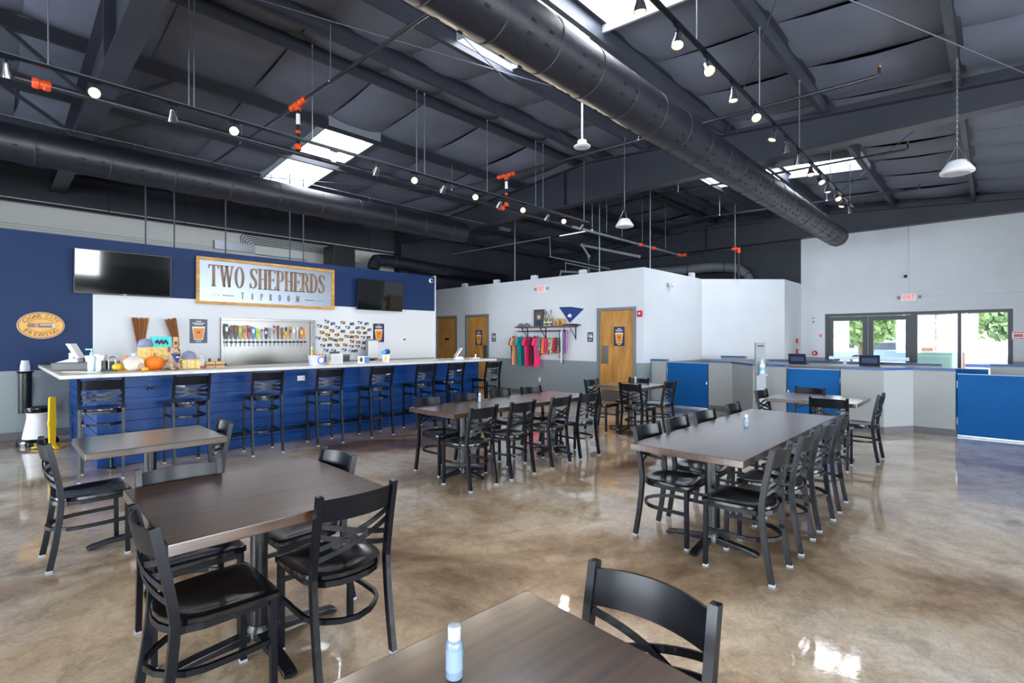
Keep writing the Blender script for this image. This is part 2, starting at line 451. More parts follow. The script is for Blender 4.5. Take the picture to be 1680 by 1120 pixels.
wallgrid('wall_alcove', frameY(0, 4.207), (15.35, XR), (0, 0.98, 3.2), 0.12, lambda u, v: 0 if v < 0.98 else 1, [M_GREY, M_WHITE])
SIDEW = [(-wx - 2.1, -wx + 2.1, 0.4, 3.1) for wx in (-3.7, 1.5, 8.6)]
wallgrid('wall_right', Matrix.Translation((0, YR, 0)) @ Matrix.Rotation(PI, 4, 'Z'), (-XR, -XB), (0, 1.0, 4.5), 0.25, lambda u, v: 0 if v < 1.0 else 1, [M_GREY, M_WHITE], SIDEW)
REARW = [(wy - 2.0, wy + 2.0, 0.4, 3.1) for wy in (-4.0, 2.6, 9.0)]
wallgrid('wall_rear', Matrix.Translation((XB, 0, 0)) @ Matrix.Rotation(PI / 2, 4, 'Z'), (YR, YL), (0, 1.0, 5.5), 0.25, lambda u, v: 0 if v < 1.0 else 1, [M_GREY, M_WHITE], REARW)

# baseboards along the visible walls
mb = MB(); mb.b2(XB, 0.88, BARY - 0.015, BARY - 0.001, 0.001, 0.12); struct(mb.build('baseboard_bar', M_BASEB))
mb = MB(); mb.b2(BATHX - 0.013, BATHX - 0.001, 7.2, 10.95, 0.001, 0.12); struct(mb.build('baseboard_restrooms', M_BASEB))
mb = MB(); mb.b2(8.24, 8.27, BARY - 0.02, BARY + 0.16, 0.0, 3.22); struct(mb.build('trim_1', M_WHITE))   # end cap of the bar wall

# small white kicker blocks on top of the restroom wall
k = 0
for y in (12.2, 10.75, 9.25, 7.6):
    mb = MB(); mb.b2(BATHX, BATHX + 0.12, y - 0.09, y + 0.09, 3.201, 3.31)
    k += 1; tag(mb.build('wall_block', M_WHITE, bevel=0.006), 'small white block on top of the restroom wall, number %s from the bar' % ('one', 'two', 'three', 'four')[k - 1], 'block', 'blocks on the restroom wall')
mb = MB(); mb.b2(13.1, 13.28, 5.85, 5.96, 3.201, 3.33)
tag(mb.build('wall_block', M_WHITE, bevel=0.006), 'small white block on the white wall above the left blue gate', 'block')

# ---------------------------------------------------------------- windows of the unseen walls
def window_unit(name, mtx, u0, u1, v0, v1, mull):
    o = bpy.data.objects.new(name, None); COL.objects.link(o); o.matrix_world = mtx; struct(o)
    fr = MB()
    for a, b, c, d in ((u0, u1, v0, v0 + 0.07), (u0, u1, v1 - 0.07, v1), (u0, u0 + 0.07, v0 + 0.07, v1 - 0.07), (u1 - 0.07, u1, v0 + 0.07, v1 - 0.07)):
        fr.b2(a, b, 0.06, 0.16, c, d)
    for q in mull: fr.b2(q - 0.035, q + 0.035, 0.06, 0.16, v0 + 0.07, v1 - 0.07)
    fr.build('window_frame', M_ALU, o)
    g = [u0 + 0.07] + [x for q in mull for x in (q - 0.035, q + 0.035)] + [u1 - 0.07]
    for i in range(0, len(g), 2):
        p = MB(); p.b2(g[i], g[i + 1], 0.10, 0.112, v0 + 0.07, v1 - 0.07); p.build('pane', M_GLASS, o)
    return o
n = 1
for h in SIDEW:
    n += 1; window_unit('window_%d' % n, Matrix.Translation((0, YR, 0)) @ Matrix.Rotation(PI, 4, 'Z'), *h, [(h[0] + h[1]) / 2])
for h in REARW:
    n += 1; window_unit('window_%d' % n, Matrix.Translation((XB, 0, 0)) @ Matrix.Rotation(PI / 2, 4, 'Z'), *h, [(h[0] + h[1]) / 2])

# ---------------------------------------------------------------- entrance: storefront doors and windows
MX = frameX(XR, 0)
st = bpy.data.objects.new('window_1', None); COL.objects.link(st); st.matrix_world = MX; struct(st)
fr = MB()
fr.b2(-3.59, 0.33, 0.03, 0.15, 2.19, 2.27); fr.b2(-3.59, -3.51, 0.03, 0.15, 0, 2.19); fr.b2(0.24, 0.33, 0.03, 0.15, 0, 2.19)
fr.b2(-1.60, -1.47, 0.03, 0.15, 0, 2.19); fr.b2(-0.67, -0.60, 0.03, 0.15, 0, 2.19); fr.b2(-1.47, 0.24, 0.03, 0.15, 0.0, 0.09)
fr.build('window_frame', M_ALU, st)
for a, b in ((-1.47, -0.67), (-0.60, 0.24)):
    p = MB(); p.b2(a, b, 0.085, 0.097, 0.09, 2.19); p.build('pane', M_GLASS, st)
for i, (a, b) in enumerate(((-3.51, -2.56), (-2.55, -1.60))):
    d = bpy.data.objects.new('door_%d' % (i + 4), None); COL.objects.link(d); d.matrix_world = MX; struct(d)
    f = MB()
    f.b2(a, a + 0.12, 0.05, 0.11, 0.01, 2.18); f.b2(b - 0.12, b, 0.05, 0.11, 0.01, 2.18)
    f.b2(a + 0.12, b - 0.12, 0.05, 0.11, 2.06, 2.18); f.b2(a + 0.12, b - 0.12, 0.05, 0.11, 0.01, 0.28)
    f.build('door_frame', M_ALU, d)
    p = MB(); p.b2(a + 0.12, b - 0.12, 0.075, 0.087, 0.28, 2.06); p.build('pane', M_GLASS, d)
    h = MB(); h.b2(a + 0.03, b - 0.03, -0.045, -0.005, 0.96, 1.03); h.b2(a + 0.03, a + 0.12, -0.005, 0.05, 0.95, 1.04); h.b2(b - 0.12, b - 0.03, -0.005, 0.05, 0.95, 1.04)
    h.build('push_bar', M_CHROME, d)

# ---------------------------------------------------------------- restroom corridor doors
BEER_POSTER = []
for i, (a, b) in enumerate(DOORS):
    d = bpy.data.objects.new('door_%d' % (i + 1), None); COL.objects.link(d); d.matrix_world = frameX(BATHX, 0); struct(d)
    f = MB()
    f.b2(a, a + 0.065, -0.02, 0.12, 0, 2.30); f.b2(b - 0.065, b, -0.02, 0.12, 0, 2.30); f.b2(a + 0.065, b - 0.065, -0.02, 0.12, 2.235, 2.30)
    f.build('door_frame', M_FRAME, d)
    l = MB(); l.b2(a + 0.07, b - 0.07, 0.03, 0.075, 0.01, 2.23)
    leaf = l.build('door_leaf', M_DOOR, d)
    if i == 0:
        h = MB(); h.tube([(a + 0.14, 0.03, 1.02), (a + 0.14, -0.03, 1.02), (a + 0.25, -0.03, 1.02)], 0.012); h.build('handle', M_CHROME, leaf)
        s = MB(); s.b2((a + b) / 2 - 0.10, (a + b) / 2 + 0.10, 0.022, 0.029, 1.5, 1.57); s.build('name_plate', mat('dark_plate', (38, 34, 34), 0.4), leaf)
    elif i == 1:
        s = MB(); s.b2(b - 0.30, b - 0.12, 0.024, 0.029, 0.95, 1.35); s.build('push_plate', M_STAIN, leaf)
    else:
        s = MB(); s.b2(a + 0.11, a + 0.31, 0.024, 0.029, 0.93, 1.38); s.build('push_plate', M_STAIN, leaf)
        s = MB(); s.b2(a + 0.12, b - 0.12, 0.024, 0.029, 0.02, 0.30); s.build('kick_plate', M_STAIN, leaf)

# ---------------------------------------------------------------- roof
ceil = bpy.data.objects.new('ceiling', None); COL.objects.link(ceil); struct(ceil)
PUR = [-7.4, -5.85, -4.3, -2.75, -1.22, 0.33, 1.9, 3.45, 5.0, 6.1, 6.75, 8.5, 10.1, 11.7, 13.2]
SKY = [((4.2, 5.2), (1.9, 5.0)), ((4.2, 5.2), (8.5, 11.7)), ((11.9, 12.9), (1.9, 5.0))]
XS = [-6, -4.75, -3.5, -2.25, -1, 0.3, 1.6, 2.9, 4.2, 5.2, 6.5, 7.85, 9.2, 10.55, 11.9, 12.9, 14.3, 15.7, XR]
def blanket(x0, x1, y0, y1):
    ys = [y0]
    cuts = [y0] + [p for p in PUR + [6.4] if y0 < p < y1] + [y1]
    cuts.sort(); ys = []
    for a, b in zip(cuts[:-1], cuts[1:]):
        for t in range(4): ys.append((a + (b - a) * t / 4, a, b))
    ys.append((y1, cuts[-2], y1))
    V = []; NU = 6
    sag = random.uniform(0.03, 0.07)
    for y, a, b in ys:
        t = (y - a) / max(b - a, 1e-6); s = 4 * t * (1 - t) * sag
        for i in range(NU + 1):
            u = i / NU; bulge = 0.06 * (1 - abs(2 * u - 1) ** 3)
            V.append((x0 + (x1 - x0) * u, y, zr(y) + 0.055 - s * (0.6 + 0.4 * math.sin(3 * u + y)) - bulge))
    F = []
    for j in range(len(ys) - 1):
        for i in range(NU): F.append((j * (NU + 1) + i, j * (NU + 1) + i + 1, (j + 1) * (NU + 1) + i + 1, (j + 1) * (NU + 1) + i))
    mb = MB(); mb.add(V, F)
    # outer skin so that the roof has thickness
    n = len(V); mb.add([(v[0], v[1], zr(v[1]) + 0.16) for v in V], [f[::-1] for f in F])
    return mb.build('insulation_blanket', M_DARK, ceil, smooth=True)
for x0, x1 in zip(XS[:-1], XS[1:]):
    holes = sorted(h[1] for h in SKY if abs(h[0][0] - x0) < 0.01)
    y = YR - 0.2
    for h in holes: blanket(x0, x1, y, h[0]); y = h[1]
    blanket(x0, x1, y, YL + 0.2)
M_SHAFT = mat('pale_skylight_liner', (150, 156, 166), 0.6)
for (x0, x1), (y0, y1) in SKY:
    cuts = [y0] + [p for p in PUR if y0 + 0.1 < p < y1 - 0.1] + [y1]
    for a, b in zip(cuts[:-1], cuts[1:]):
        V = []; F = []; N = 24
        for i in range(N + 1):
            x = x0 + (x1 - x0) * i / N; dz = 0.012 * math.sin(i * PI / 2)
            V += [(x, a, zr(a) + 0.07 + dz), (x, b, zr(b) + 0.07 + dz)]
        for i in range(N): F.append((2 * i, 2 * i + 2, 2 * i + 3, 2 * i + 1))
        mb = MB(); mb.add(V, F); n = len(V)
        mb.add([(v[0], v[1], v[2] + 0.02) for v in V], [f[::-1] for f in F])
        mb.build('skylight_panel', M_SKYL, ceil)
    for x in (x0, x1):
        mb = MB(); mb.box((x, (y0 + y1) / 2, (zr(y0) + zr(y1)) / 2 + 0.03), (0.03, y1 - y0 + 0.02, 0.26), mtx=Matrix.Rotation(math.atan2(zr(y1) - zr(y0), y1 - y0), 3, 'X'))
        mb.build('skylight_curb', M_SHAFT, ceil)
for (x0, x1), (y0, y1) in SKY:
    for y in (y0, y1):
        mb = MB(); mb.b2(x0 - 0.02, x1 + 0.02, y - 0.015, y + 0.015, zr(y) - 0.12, zr(y) + 0.16); mb.build('skylight_curb', M_SHAFT, ceil)
for y in PUR:
    z = zp(y); s = 1 if y < 6.4 else -1
    mb = MB(); sec = [(-0.005, 0), (0.065, 0), (0.065, 0.02), (0.058, 0.02), (0.058, 0.008), (0.005, 0.008), (0.005, 0.192), (0.005, 0.2), (-0.065, 0.2), (-0.065, 0.192), (-0.005, 0.192)]
    V = []; F = []
    for x in (XB + 0.01, XR - 0.01): V += [(x, y + s * a, z + b) for a, b in sec]
    k = len(sec)
    F = [(i, (i + 1) % k, (i + 1) % k + k, i + k) for i in range(k)]
    mb.add(V, F); mb.build('purlin', M_STEEL_DARK, ceil)
# ridge vent gap with ragged edges
for x in [3.6 + 0.42 * i for i in range(8)]:
    mb = MB(); mb.b2(x, x + random.uniform(0.2, 0.38), 6.36, 6.44, zr(6.4) - 0.03, zr(6.4) - 0.022)
    mb.build('ridge_vent_slot', mat('ridge_vent_slot', (176, 182, 190), 0.7), ceil)
# steel frames: level bottom flange, web tapering with the roof
for X in (1.0, 9.15, XR - 0.16):
    r = bpy.data.objects.new('rafter', None); COL.objects.link(r); r.parent = ceil
    w = MB(); zb = 4.56
    V = [(X - 0.008, YR, zb), (X - 0.008, YL, zb), (X - 0.008, YL, zp(YL)), (X - 0.008, 6.4, zp(6.4)), (X - 0.008, YR, max(zp(YR), zb + 0.05))]
    V += [(X + 0.008, p[1], p[2]) for p in V[:5]]
    w.add(V, [(0, 1, 2, 3, 4), (9, 8, 7, 6, 5)] + [(i, i + 5, (i + 1) % 5 + 5, (i + 1) % 5) for i in range(5)])
    w.build('web', M_STEEL_DARK, r)
    f = MB(); f.b2(X - 0.12, X + 0.12, YR, YL, zb - 0.016, zb); f.build('bottom_flange', M_STEEL_DARK, r)
    f = MB()
    for a, b in ((YR, 6.4), (6.4, YL)):
        f2 = MB(); f2.bar([(X, a, zp(a) - 0.008), (X, b, zp(b) - 0.008)], 0.24, 0.014); f2.build('top_flange', M_STEEL_DARK, r)
    for y in (-5.0, 7.05, 11.6):
        f = MB(); f.b2(X - 0.115, X + 0.115, y - 0.012, y + 0.012, zb + 0.001, zp(y) - 0.016)
        f.build('stiffener', M_STEEL_DARK, r)
# column of the middle frame against the left wall
mb = MB(); mb.b2(9.03, 9.27, YL - 0.42, YL - 0.40, 0, 4.545); mb.b2(9.03, 9.27, YL - 0.03, YL - 0.01, 0, 4.545); mb.b2(9.142, 9.158, YL - 0.40, YL - 0.03, 0, 4.545)
struct(mb.build('trim_2', M_STEEL_DARK))
# flange braces between frame and purlins
for y, s in ((8.5, 1), (10.1, 1), (11.7, 1)):
    for d in (0.9, -0.9):
        mb = MB(); mb.bar([(1.0, y, 4.585), (1.0 + d, y, zp(y) + 0.05)], 0.05, 0.05); mb.build('flange_brace', M_STEEL_DARK, ceil)
# crossing brace rods under the roof
for a, b in (((1.15, 3.75), (9.0, 6.3)), ((1.15, 6.3), (9.0, 3.45)), ((1.15, -0.7), (9.0, 3.4)), ((1.15, 3.2), (9.0, -0.3)), ((1.15, 12.5), (9.0, 9.0)), ((9.3, 0.4), (16.8, 3.9))):
    mb = MB(); mb.tube([(a[0], a[1], zp(a[1]) - 0.02), ((a[0] + b[0]) / 2, (a[1] + b[1]) / 2, (zp(a[1]) + zp(b[1])) / 2 - 0.045), (b[0], b[1], zp(b[1]) - 0.02)], 0.008, 6)
    mb.build('brace_rod', mat('brace_cable', (84, 88, 98), 0.5, 0.3), ceil)

# ---------------------------------------------------------------- low walls of the check-in area
def pony(name, pts, th, side, zt=1.03):
    """low wall along pts (front line), thickness th to the +X side"""
    o = bpy.data.objects.new(name, None); COL.objects.link(o); struct(o)
    def offs(d):
        out = []
        for i, p in enumerate(pts):
            p = Vector(p); ns = []
            if i > 0: t = (p - Vector(pts[i - 1])).normalized(); ns.append(Vector((-t.y, t.x)))
            if i < len(pts) - 1: t = (Vector(pts[i + 1]) - p).normalized(); ns.append(Vector((-t.y, t.x)))
            n = sum(ns, Vector((0, 0))).normalized(); k = 1 / max(0.5, n.dot(ns[0]))
            out.append((p.x + n.x * d * k * side, p.y + n.y * d * k * side))
        return out
    b = MB(); b.prismz(list(pts) + offs(th)[::-1], 0.0, zt); b.build('wall_body', M_PONY, o)
    c = MB(); c.prismz(offs(-0.03) + offs(th + 0.03)[::-1], zt + 0.0005, zt + 0.038); c.build('cap', M_CAP, o, bevel=0.004)
    s = MB(); s.prismz(offs(-0.012) + offs(-0.001)[::-1], 0.001, 0.11); s.build('baseboard', M_BASEB, o)
    return o
pony('wall_low_1', [(10.82, 5.825), (10.82, 5.46)], 0.13, 1)
pony('wall_low_2', [(10.85, 4.48), (10.85, 3.98), (10.05, 3.30), (10.05, 2.74)], 0.13, 1)
pony('wall_low_3', [(10.05, 1.88), (10.05, 1.29), (10.55, 0.96), (10.55, 0.44)], 0.13, 1)
pony('wall_low_4', [(12.5, 3.75), (12.5, 0.72)], 0.13, 1)
pony('wall_low_5', [(12.95, 0.05), (12.95, -2.4)], 0.13, 1)
pony('wall_low_6', [(13.4, 5.2), (13.4, 4.6)], 0.13, 1, 1.06)
def gate(label, x, y0, y1, hinge_left, zt=1.0):
    g = thing('half_gate', label, 'gate', (x, (y0 + y1) / 2, 0), R(-90))
    w = (y1 - y0) / 2 - 0.012
    p = MB(); p.b2(-w, w, 0.0, 0.045, 0.03, zt); p.build('panel', M_GATE, g, bevel=0.004)
    t = MB(); t.b2(-w, w, 0.004, 0.041, 0.004, 0.0285); t.build('bottom_sweep', M_CHROME, g)
    t = MB(); t.b2(-w, w, -0.004, 0.049, zt + 0.0005, zt + 0.012); t.build('top_edge', mat('pale_edge', (150, 176, 206), 0.4), g)
    s = -1 if hinge_left else 1
    for z in (0.25, 0.82):
        h = MB(); h.lathe([(0.009, z - 0.055), (0.009, z + 0.055)], 8, (s * (w + 0.003), -0.008, 0)); h.build('hinge', M_CHROME, g)
    l = MB(); l.b2(-s * (w - 0.03), -s * (w - 0.005), -0.02, -0.001, 0.55, 0.61); l.build('latch', M_CHROME, g)
    return g
gate('blue half gate beside the corridor wall and the left grey low wall', 10.86, 4.49, 5.45, True)
gate('blue half gate in the middle, behind the small right-hand table', 10.09, 1.89, 2.73, False)
gate('large blue half gate at the right edge of the picture', 10.6, -1.1, 0.43, True, 0.98)
gate('blue inner half gate near the entrance windows', 12.54, 0.06, 0.71, True, 0.98)
# ================================================================ CHAIRS AND TABLES
def make_seat_outline(n_side=5):
    half = [(0.212, 0.0), (0.214, 0.10), (0.213, 0.185), (0.205, 0.208), (0.185, 0.214), (0.10, 0.212), (0.0, 0.206), (-0.08, 0.196), (-0.135, 0.172), (-0.172, 0.128), (-0.195, 0.07), (-0.203, 0.0)]
    pts = half + [(x, -y) for x, y in half[-2:0:-1]]
    return pts
def make_chair(name, label, cat, sh, top, hoops):
    """cross-back chair facing +X; sh seat height, top height of the back posts"""
    t = thing(name, label, cat)
    ol = make_seat_outline(); n = len(ol)
    # dished seat
    mb = MB(); V = [(0.0, 0, sh - 0.014)]; F = []
    fr = [0.25, 0.5, 0.66, 0.78, 0.9, 0.985, 1.0, 1.0, 0.97]
    zz = [-0.0135, -0.011, -0.006, -0.0012, 0.0, -0.0008, -0.004, -0.022, -0.027]
    for f, z in zip(fr, zz): V += [(x * f, y * f, sh + z) for x, y in ol]
    for i in range(n):
        j = (i + 1) % n; F.append((0, 1 + i, 1 + j))
        for k in range(len(fr) - 1):
            a = 1 + k * n; F.append((a + i, a + n + i, a + n + j, a + j))
    F.append(tuple(1 + (len(fr) - 1) * n + i for i in range(n))[::-1])
    mb.add(V, F); mb.build('seat', M_SEAT, t, smooth=True)
    # frame hoop below the seat
    def upath(z, b=0.0):
        h = [(0.186, 0.178), (0.05, 0.181), (-0.07, 0.178), (-0.125, 0.160), (-0.165, 0.125), (-0.19 - b * 0.6, 0.07), (-0.198 - b, 0.0)]
        return [(x, y, z) for x, y in h] + [(x, -y, z) for x, y in h[-2::-1]]
    mb = MB(); mb.bar(upath(sh - 0.043), 0.018, 0.028); mb.bar([(0.186, 0.165, sh - 0.043), (0.186, -0.165, sh - 0.043)], 0.016, 0.028)
    mb.build('seat_frame', M_BLACK, t)
    for z in hoops:
        mb = MB(); mb.bar(upath(z, 0.03), 0.016, 0.024); mb.build('stretcher', M_BLACK, t)
    bh = top - sh
    def px(z):   # centre line of the back post
        if z <= sh: return -0.168 - 0.062 * (1 - z / sh) ** 1.5
        k = (z - sh) / bh
        return -0.168 - 0.067 * k ** 1.25
    zs = [0.012] + [sh * k for k in (0.2, 0.42, 0.65, 0.85, 1.0)] + [sh + bh * k for k in (0.2, 0.45, 0.7, 0.9, 1.0)]
    for s in (1, -1):
        y = 0.187 * s
        mb = MB(); mb.bar([(px(z), y, z) for z in zs], 0.027, 0.034, up=(1, 0, 0))
        mb.add([(px(top) + a * 0.017, y + b * 0.0135, top) for a, b in ((-1, -1), (1, -1), (1, 1), (-1, 1))] + [(px(top), y, top + 0.006)], [(0, 1, 4), (1, 2, 4), (2, 3, 4), (3, 0, 4)])
        p = mb.build('back_post', M_BLACK, t)
        g = MB(); g.box((px(0), y, 0.006), (0.034, 0.028, 0.012)); g.build('foot_glide', M_GLIDE, p)
        mb = MB(); mb.bar([(0.19, y * 0.985, 0.012), (0.186, y * 0.985, sh - 0.028)], 0.027, 0.027, up=(1, 0, 0))
        p = mb.build('front_leg', M_BLACK, t)
        g = MB(); g.box((0.19, y * 0.985, 0.006), (0.030, 0.030, 0.012)); g.build('foot_glide', M_GLIDE, p)
    # bowed top rail
    def bow(y, z, d): return px(z) - d * (1 - (y / 0.174) ** 2)
    mb = MB(); V = []; F = []; N = 10
    z0, z1 = top - 0.122, top - 0.018
    for i in range(N + 1):
        y = -0.174 + 0.348 * i / N
        for z, dx in ((z0, 0.005), (z1, 0.005), (z1, -0.005), (z0, -0.005)):
            zz_ = z + (0.006 * (1 - (y / 0.174) ** 2) if z == z1 else 0)
            V.append((bow(y, zz_, 0.04) + dx, y, zz_))
    for i in range(N):
        for q in range(4): F.append((i * 4 + q, i * 4 + (q + 1) % 4, i * 4 + 4 + (q + 1) % 4, i * 4 + 4 + q))
    F += [(3, 2, 1, 0), tuple(N * 4 + q for q in range(4))]
    mb.add(V, F); mb.build('top_rail', M_BLACK, t, smooth=True)
    a0, a1 = top - 0.136, sh + bh * 0.20
    gap = 0.052
    for s in (1, -1):
        for k in (0, 1):
            za, zb = a0 - gap * k, a1 + gap * (1 - k)
            path = []
            for i in range(9):
                y = -0.174 + 0.348 * i / 8; z = za + (zb - za) * i / 8
                path.append((bow(y, z, 0.04) + (0.004 if s > 0 else -0.004), y * s, z))
            mb = MB(); mb.sweep(path, [(-0.0035, -0.0115), (0.0035, -0.0115), (0.0035, 0.0115), (-0.0035, 0.0115)]); mb.build('cross_slat', M_BLACK, t)
    return t

CH0 = make_chair('cross_back_chair', 'x', 'chair', 0.465, 0.845, (0.25,))
CHL = []
def chair(mx, my, yaw, label, group):
    """mx, my: midpoint between the tops of the back posts; yaw: facing direction"""
    ox, oy = mx + 0.235 * math.cos(R(yaw)), my + 0.235 * math.sin(R(yaw))
    if not CHL: o = CH0; o.location = (ox, oy, 0); o.rotation_euler = (0, 0, R(yaw)); tag(o, label, None, group)
    else: o = dup(CH0, (ox, oy, 0), R(yaw), label, group)
    CHL.append(o); return o
G = 'chairs around the front left square table'
chair(0.42, 2.40, 0, 'black cross-back chair with its back to the left, front left square table', G)
chair(0.735, 3.235, -92, 'black cross-back chair at the bar side of the front left square table', G)
chair(1.19, 2.12, 90, 'black cross-back chair with its back to the camera, front left square table', G)
chair(1.50, 2.92, 180, 'black cross-back chair at the far right side of the front left square table', G)
G = 'chairs at the small table by the bar'
chair(0.27, 4.67, 2, 'black cross-back chair left of the small table in front of the bar', G)
chair(1.40, 4.71, 176, 'black cross-back chair right of the small table in front of the bar', G)
chair(1.31, 0.71, 180, 'black cross-back chair at the near table at the bottom of the picture', None)
ORD = ('nearest the camera', 'second from the camera', 'third from the camera', 'farthest from the camera')
for xs, y, yaw, side in (((3.56, 4.19, 4.78, 5.41), 0.99, 90, 'right'), ((3.71, 4.25, 4.83, 5.57), 2.04, -90, 'left')):
    for i, x in enumerate(xs):
        chair(x, y, yaw + (0, 2, -3, 3)[i], 'black cross-back chair on the %s side of the long right-hand table, %s' % (side, ORD[i]), 'chairs at the long right-hand table')
for xs, y, yaw, side in (((3.545, 4.145, 4.83, 5.43), 3.79, 90, 'camera'), ((3.66, 4.26, 4.86, 5.51), 4.90, -90, 'bar')):
    for i, x in enumerate(xs):
        chair(x, y, yaw + (2, 0, 3, -4)[i], 'black cross-back chair on the %s side of the long middle table, %s' % (side, ('leftmost', 'second from left', 'third from left', 'rightmost')[i]), 'chairs at the long middle table')
G = 'chairs around the square table by the blue gate'
chair(7.31, 2.30, -92, 'black cross-back chair at the left of the square table by the middle blue gate', G)
chair(8.20, 1.91, 172, 'black cross-back chair between the square table and the middle blue gate', G)
chair(6.86, 1.41, 4, 'black cross-back chair on the camera side of the square table by the middle blue gate', G)
chair(7.77, 1.02, 90, 'black cross-back chair at the right of the square table by the middle blue gate', G)
G = 'chairs around the square table by the wooden door'
chair(7.21, 5.02, -90, 'black cross-back chair at the left of the square table by the wooden door', G)
chair(8.06, 4.58, 178, 'black cross-back chair on the far side of the square table by the wooden door', G)
chair(6.96, 4.12, -4, 'black cross-back chair on the camera side of the square table by the wooden door', G)
chair(7.83, 3.86, 90, 'black cross-back chair at the right of the square table by the wooden door', G)

BS = make_chair('bar_stool', 'x', 'stool', 0.775, 1.105, (0.30, 0.60))
for i, x in enumerate((0.86, 1.72, 2.60, 3.475, 4.34, 5.20, 5.87, 6.80)):
    lab = 'black cross-back bar stool, ' + ('leftmost at the bar', 'second from the left at the bar', 'third from the left at the bar', 'fourth from the left at the bar', 'fifth from the left at the bar', 'sixth from the left at the bar', 'seventh from the left at the bar', 'rightmost at the bar')[i]
    yaw = 90 + (-9, 2, -3, -4, -3, 0, 2, -2)[i]
    ox, oy = x + 0.235 * math.cos(R(yaw)), 6.99 + 0.235 * math.sin(R(yaw))
    o = BS if i == 0 else dup(BS, (ox, oy, 0), R(yaw))
    o.location = (ox, oy, 0); o.rotation_euler = (0, 0, R(yaw)); tag(o, lab, None, 'bar stools along the bar')

M_BASE = mat('black_cast_iron', (17, 19, 24), 0.34)
def table(label, x0, x1, y0, y1, peds, rz=0.0, arm=0.36, zt=0.77, th=0.048, group=None):
    cx, cy = (x0 + x1) / 2, (y0 + y1) / 2
    t = thing('dining_table', label, 'table', (cx, cy, 0), rz, group)
    w, d = (x1 - x0) / 2, (y1 - y0) / 2
    mb = MB(); mb.b2(-w, w, -d, d, zt - th, zt); mb.build('tabletop', M_TABLE, t, bevel=0.005)
    for px_ in peds:
        c = MB(); c.lathe([(0.04, 0.045), (0.04, zt - th - 0.012)], 18, (px_, 0, 0)); col = c.build('column', M_BASE, t, smooth=True)
        c = MB(); c.lathe([(0.06, 0.035), (0.058, 0.075), (0.045, 0.10)], 18, (px_, 0, 0)); c.build('collar', M_BASE, col, smooth=True)
        c = MB()
        c.box((px_, 0, zt - th - 0.0065), (min(0.42, w * 1.3), 0.05, 0.011)); c.box((px_, 0, zt - th - 0.0185), (0.05, min(0.42, d * 1.3), 0.011)); c.build('mounting_spider', M_BASE, t)
        for k in range(4):
            a = k * PI / 2; L = min(arm, (w if k % 2 == 0 else d) - 0.05) if len(peds) == 1 else (min(arm, d - 0.06) if k % 2 else 0.30)
            # profile (along, z), 60 mm wide
            prof = [(0.05, 0.03), (L * 0.75, 0.022), (L - 0.03, 0.008), (L, 0.008), (L + 0.004, 0.024), (L - 0.02, 0.036), (L * 0.7, 0.05), (0.05, 0.072)]
            b = MB(); b.prism(prof, -0.029, 0.029)
            m_ = Matrix.Translation((px_, 0, 0)) @ Matrix.Rotation(a, 4, 'Z')
            b.v = [tuple(m_ @ Vector(v)) for v in b.v]
            leg = b.build('base_arm', M_BASE, t, bevel=0.004)
            f = MB(); f.lathe([(0.014, 0.0), (0.014, 0.009)], 8, tuple(m_ @ Vector((L - 0.02, 0, 0)))); f.build('leveling_foot', M_BLKPL, leg)
    return t
table('square dark wood table at the front left with four chairs', 0.47, 1.44, 2.20, 3.18, (0,), R(-0.8), 0.40)
table('small dark wood table between the front left table and the bar', 0.45, 1.31, 4.36, 5.12, (0,), 0, 0.42)
table('dark wood table at the bottom edge of the picture, nearest the camera', 0.14, 1.11, 0.09, 1.06, (0,), R(-3.5), 0.40)
table('long dark wood table on the right with eight chairs', 3.27, 5.81, 1.13, 1.93, (-0.80, 0.80))
table('long dark wood table in the middle of the room with eight chairs', 3.27, 5.78, 3.95, 4.73, (-0.80, 0.80))
table('square dark wood table by the middle blue gate', 7.06, 7.98, 1.16, 2.17, (0,), 0, 0.40)
table('square dark wood table near the right-hand wooden door', 7.08, 7.96, 3.98, 4.90, (0,), 0, 0.40)

# small white sanitizer / salt bottles on the tables
M_BOT = mat('frosted_bottle', (128, 146, 168), 0.18)
M_BOTL = mat('clear_gel', (214, 228, 240), 0.1)
def small_bottle(label, x, y, s=1.0):
    t = thing('sanitizer_bottle', label, 'bottle', (x, y, 0.7705), R(40), 'small bottles on the tables')
    b = MB(); b.lathe([(0.016 * s, 0), (0.019 * s, 0.003 * s), (0.019 * s, 0.075 * s), (0.016 * s, 0.084 * s), (0.013 * s, 0.087 * s)], 16); b.build('body', M_BOT, t, smooth=True)
    c = MB(); c.lathe([(0.0145 * s, 0.0875 * s), (0.0150 * s, 0.112 * s), (0.0135 * s, 0.117 * s), (0.006 * s, 0.119 * s)], 16); c.build('cap', mat('frosted_cap', (190, 200, 212), 0.3), t, smooth=True)
    l = MB(); l.lathe([(0.0194 * s, 0.02 * s), (0.0194 * s, 0.066 * s)], 16, cap=False); l.build('label', mat('bottle_label', (140, 160, 182), 0.4), t, smooth=True)
    g = MB(); g.b2(-0.005 * s, 0.005 * s, -0.0206 * s, -0.0196 * s, 0.05 * s, 0.058 * s); g.build('label_mark', mat('teal_mark', (26, 150, 160), 0.4), t)
    return t
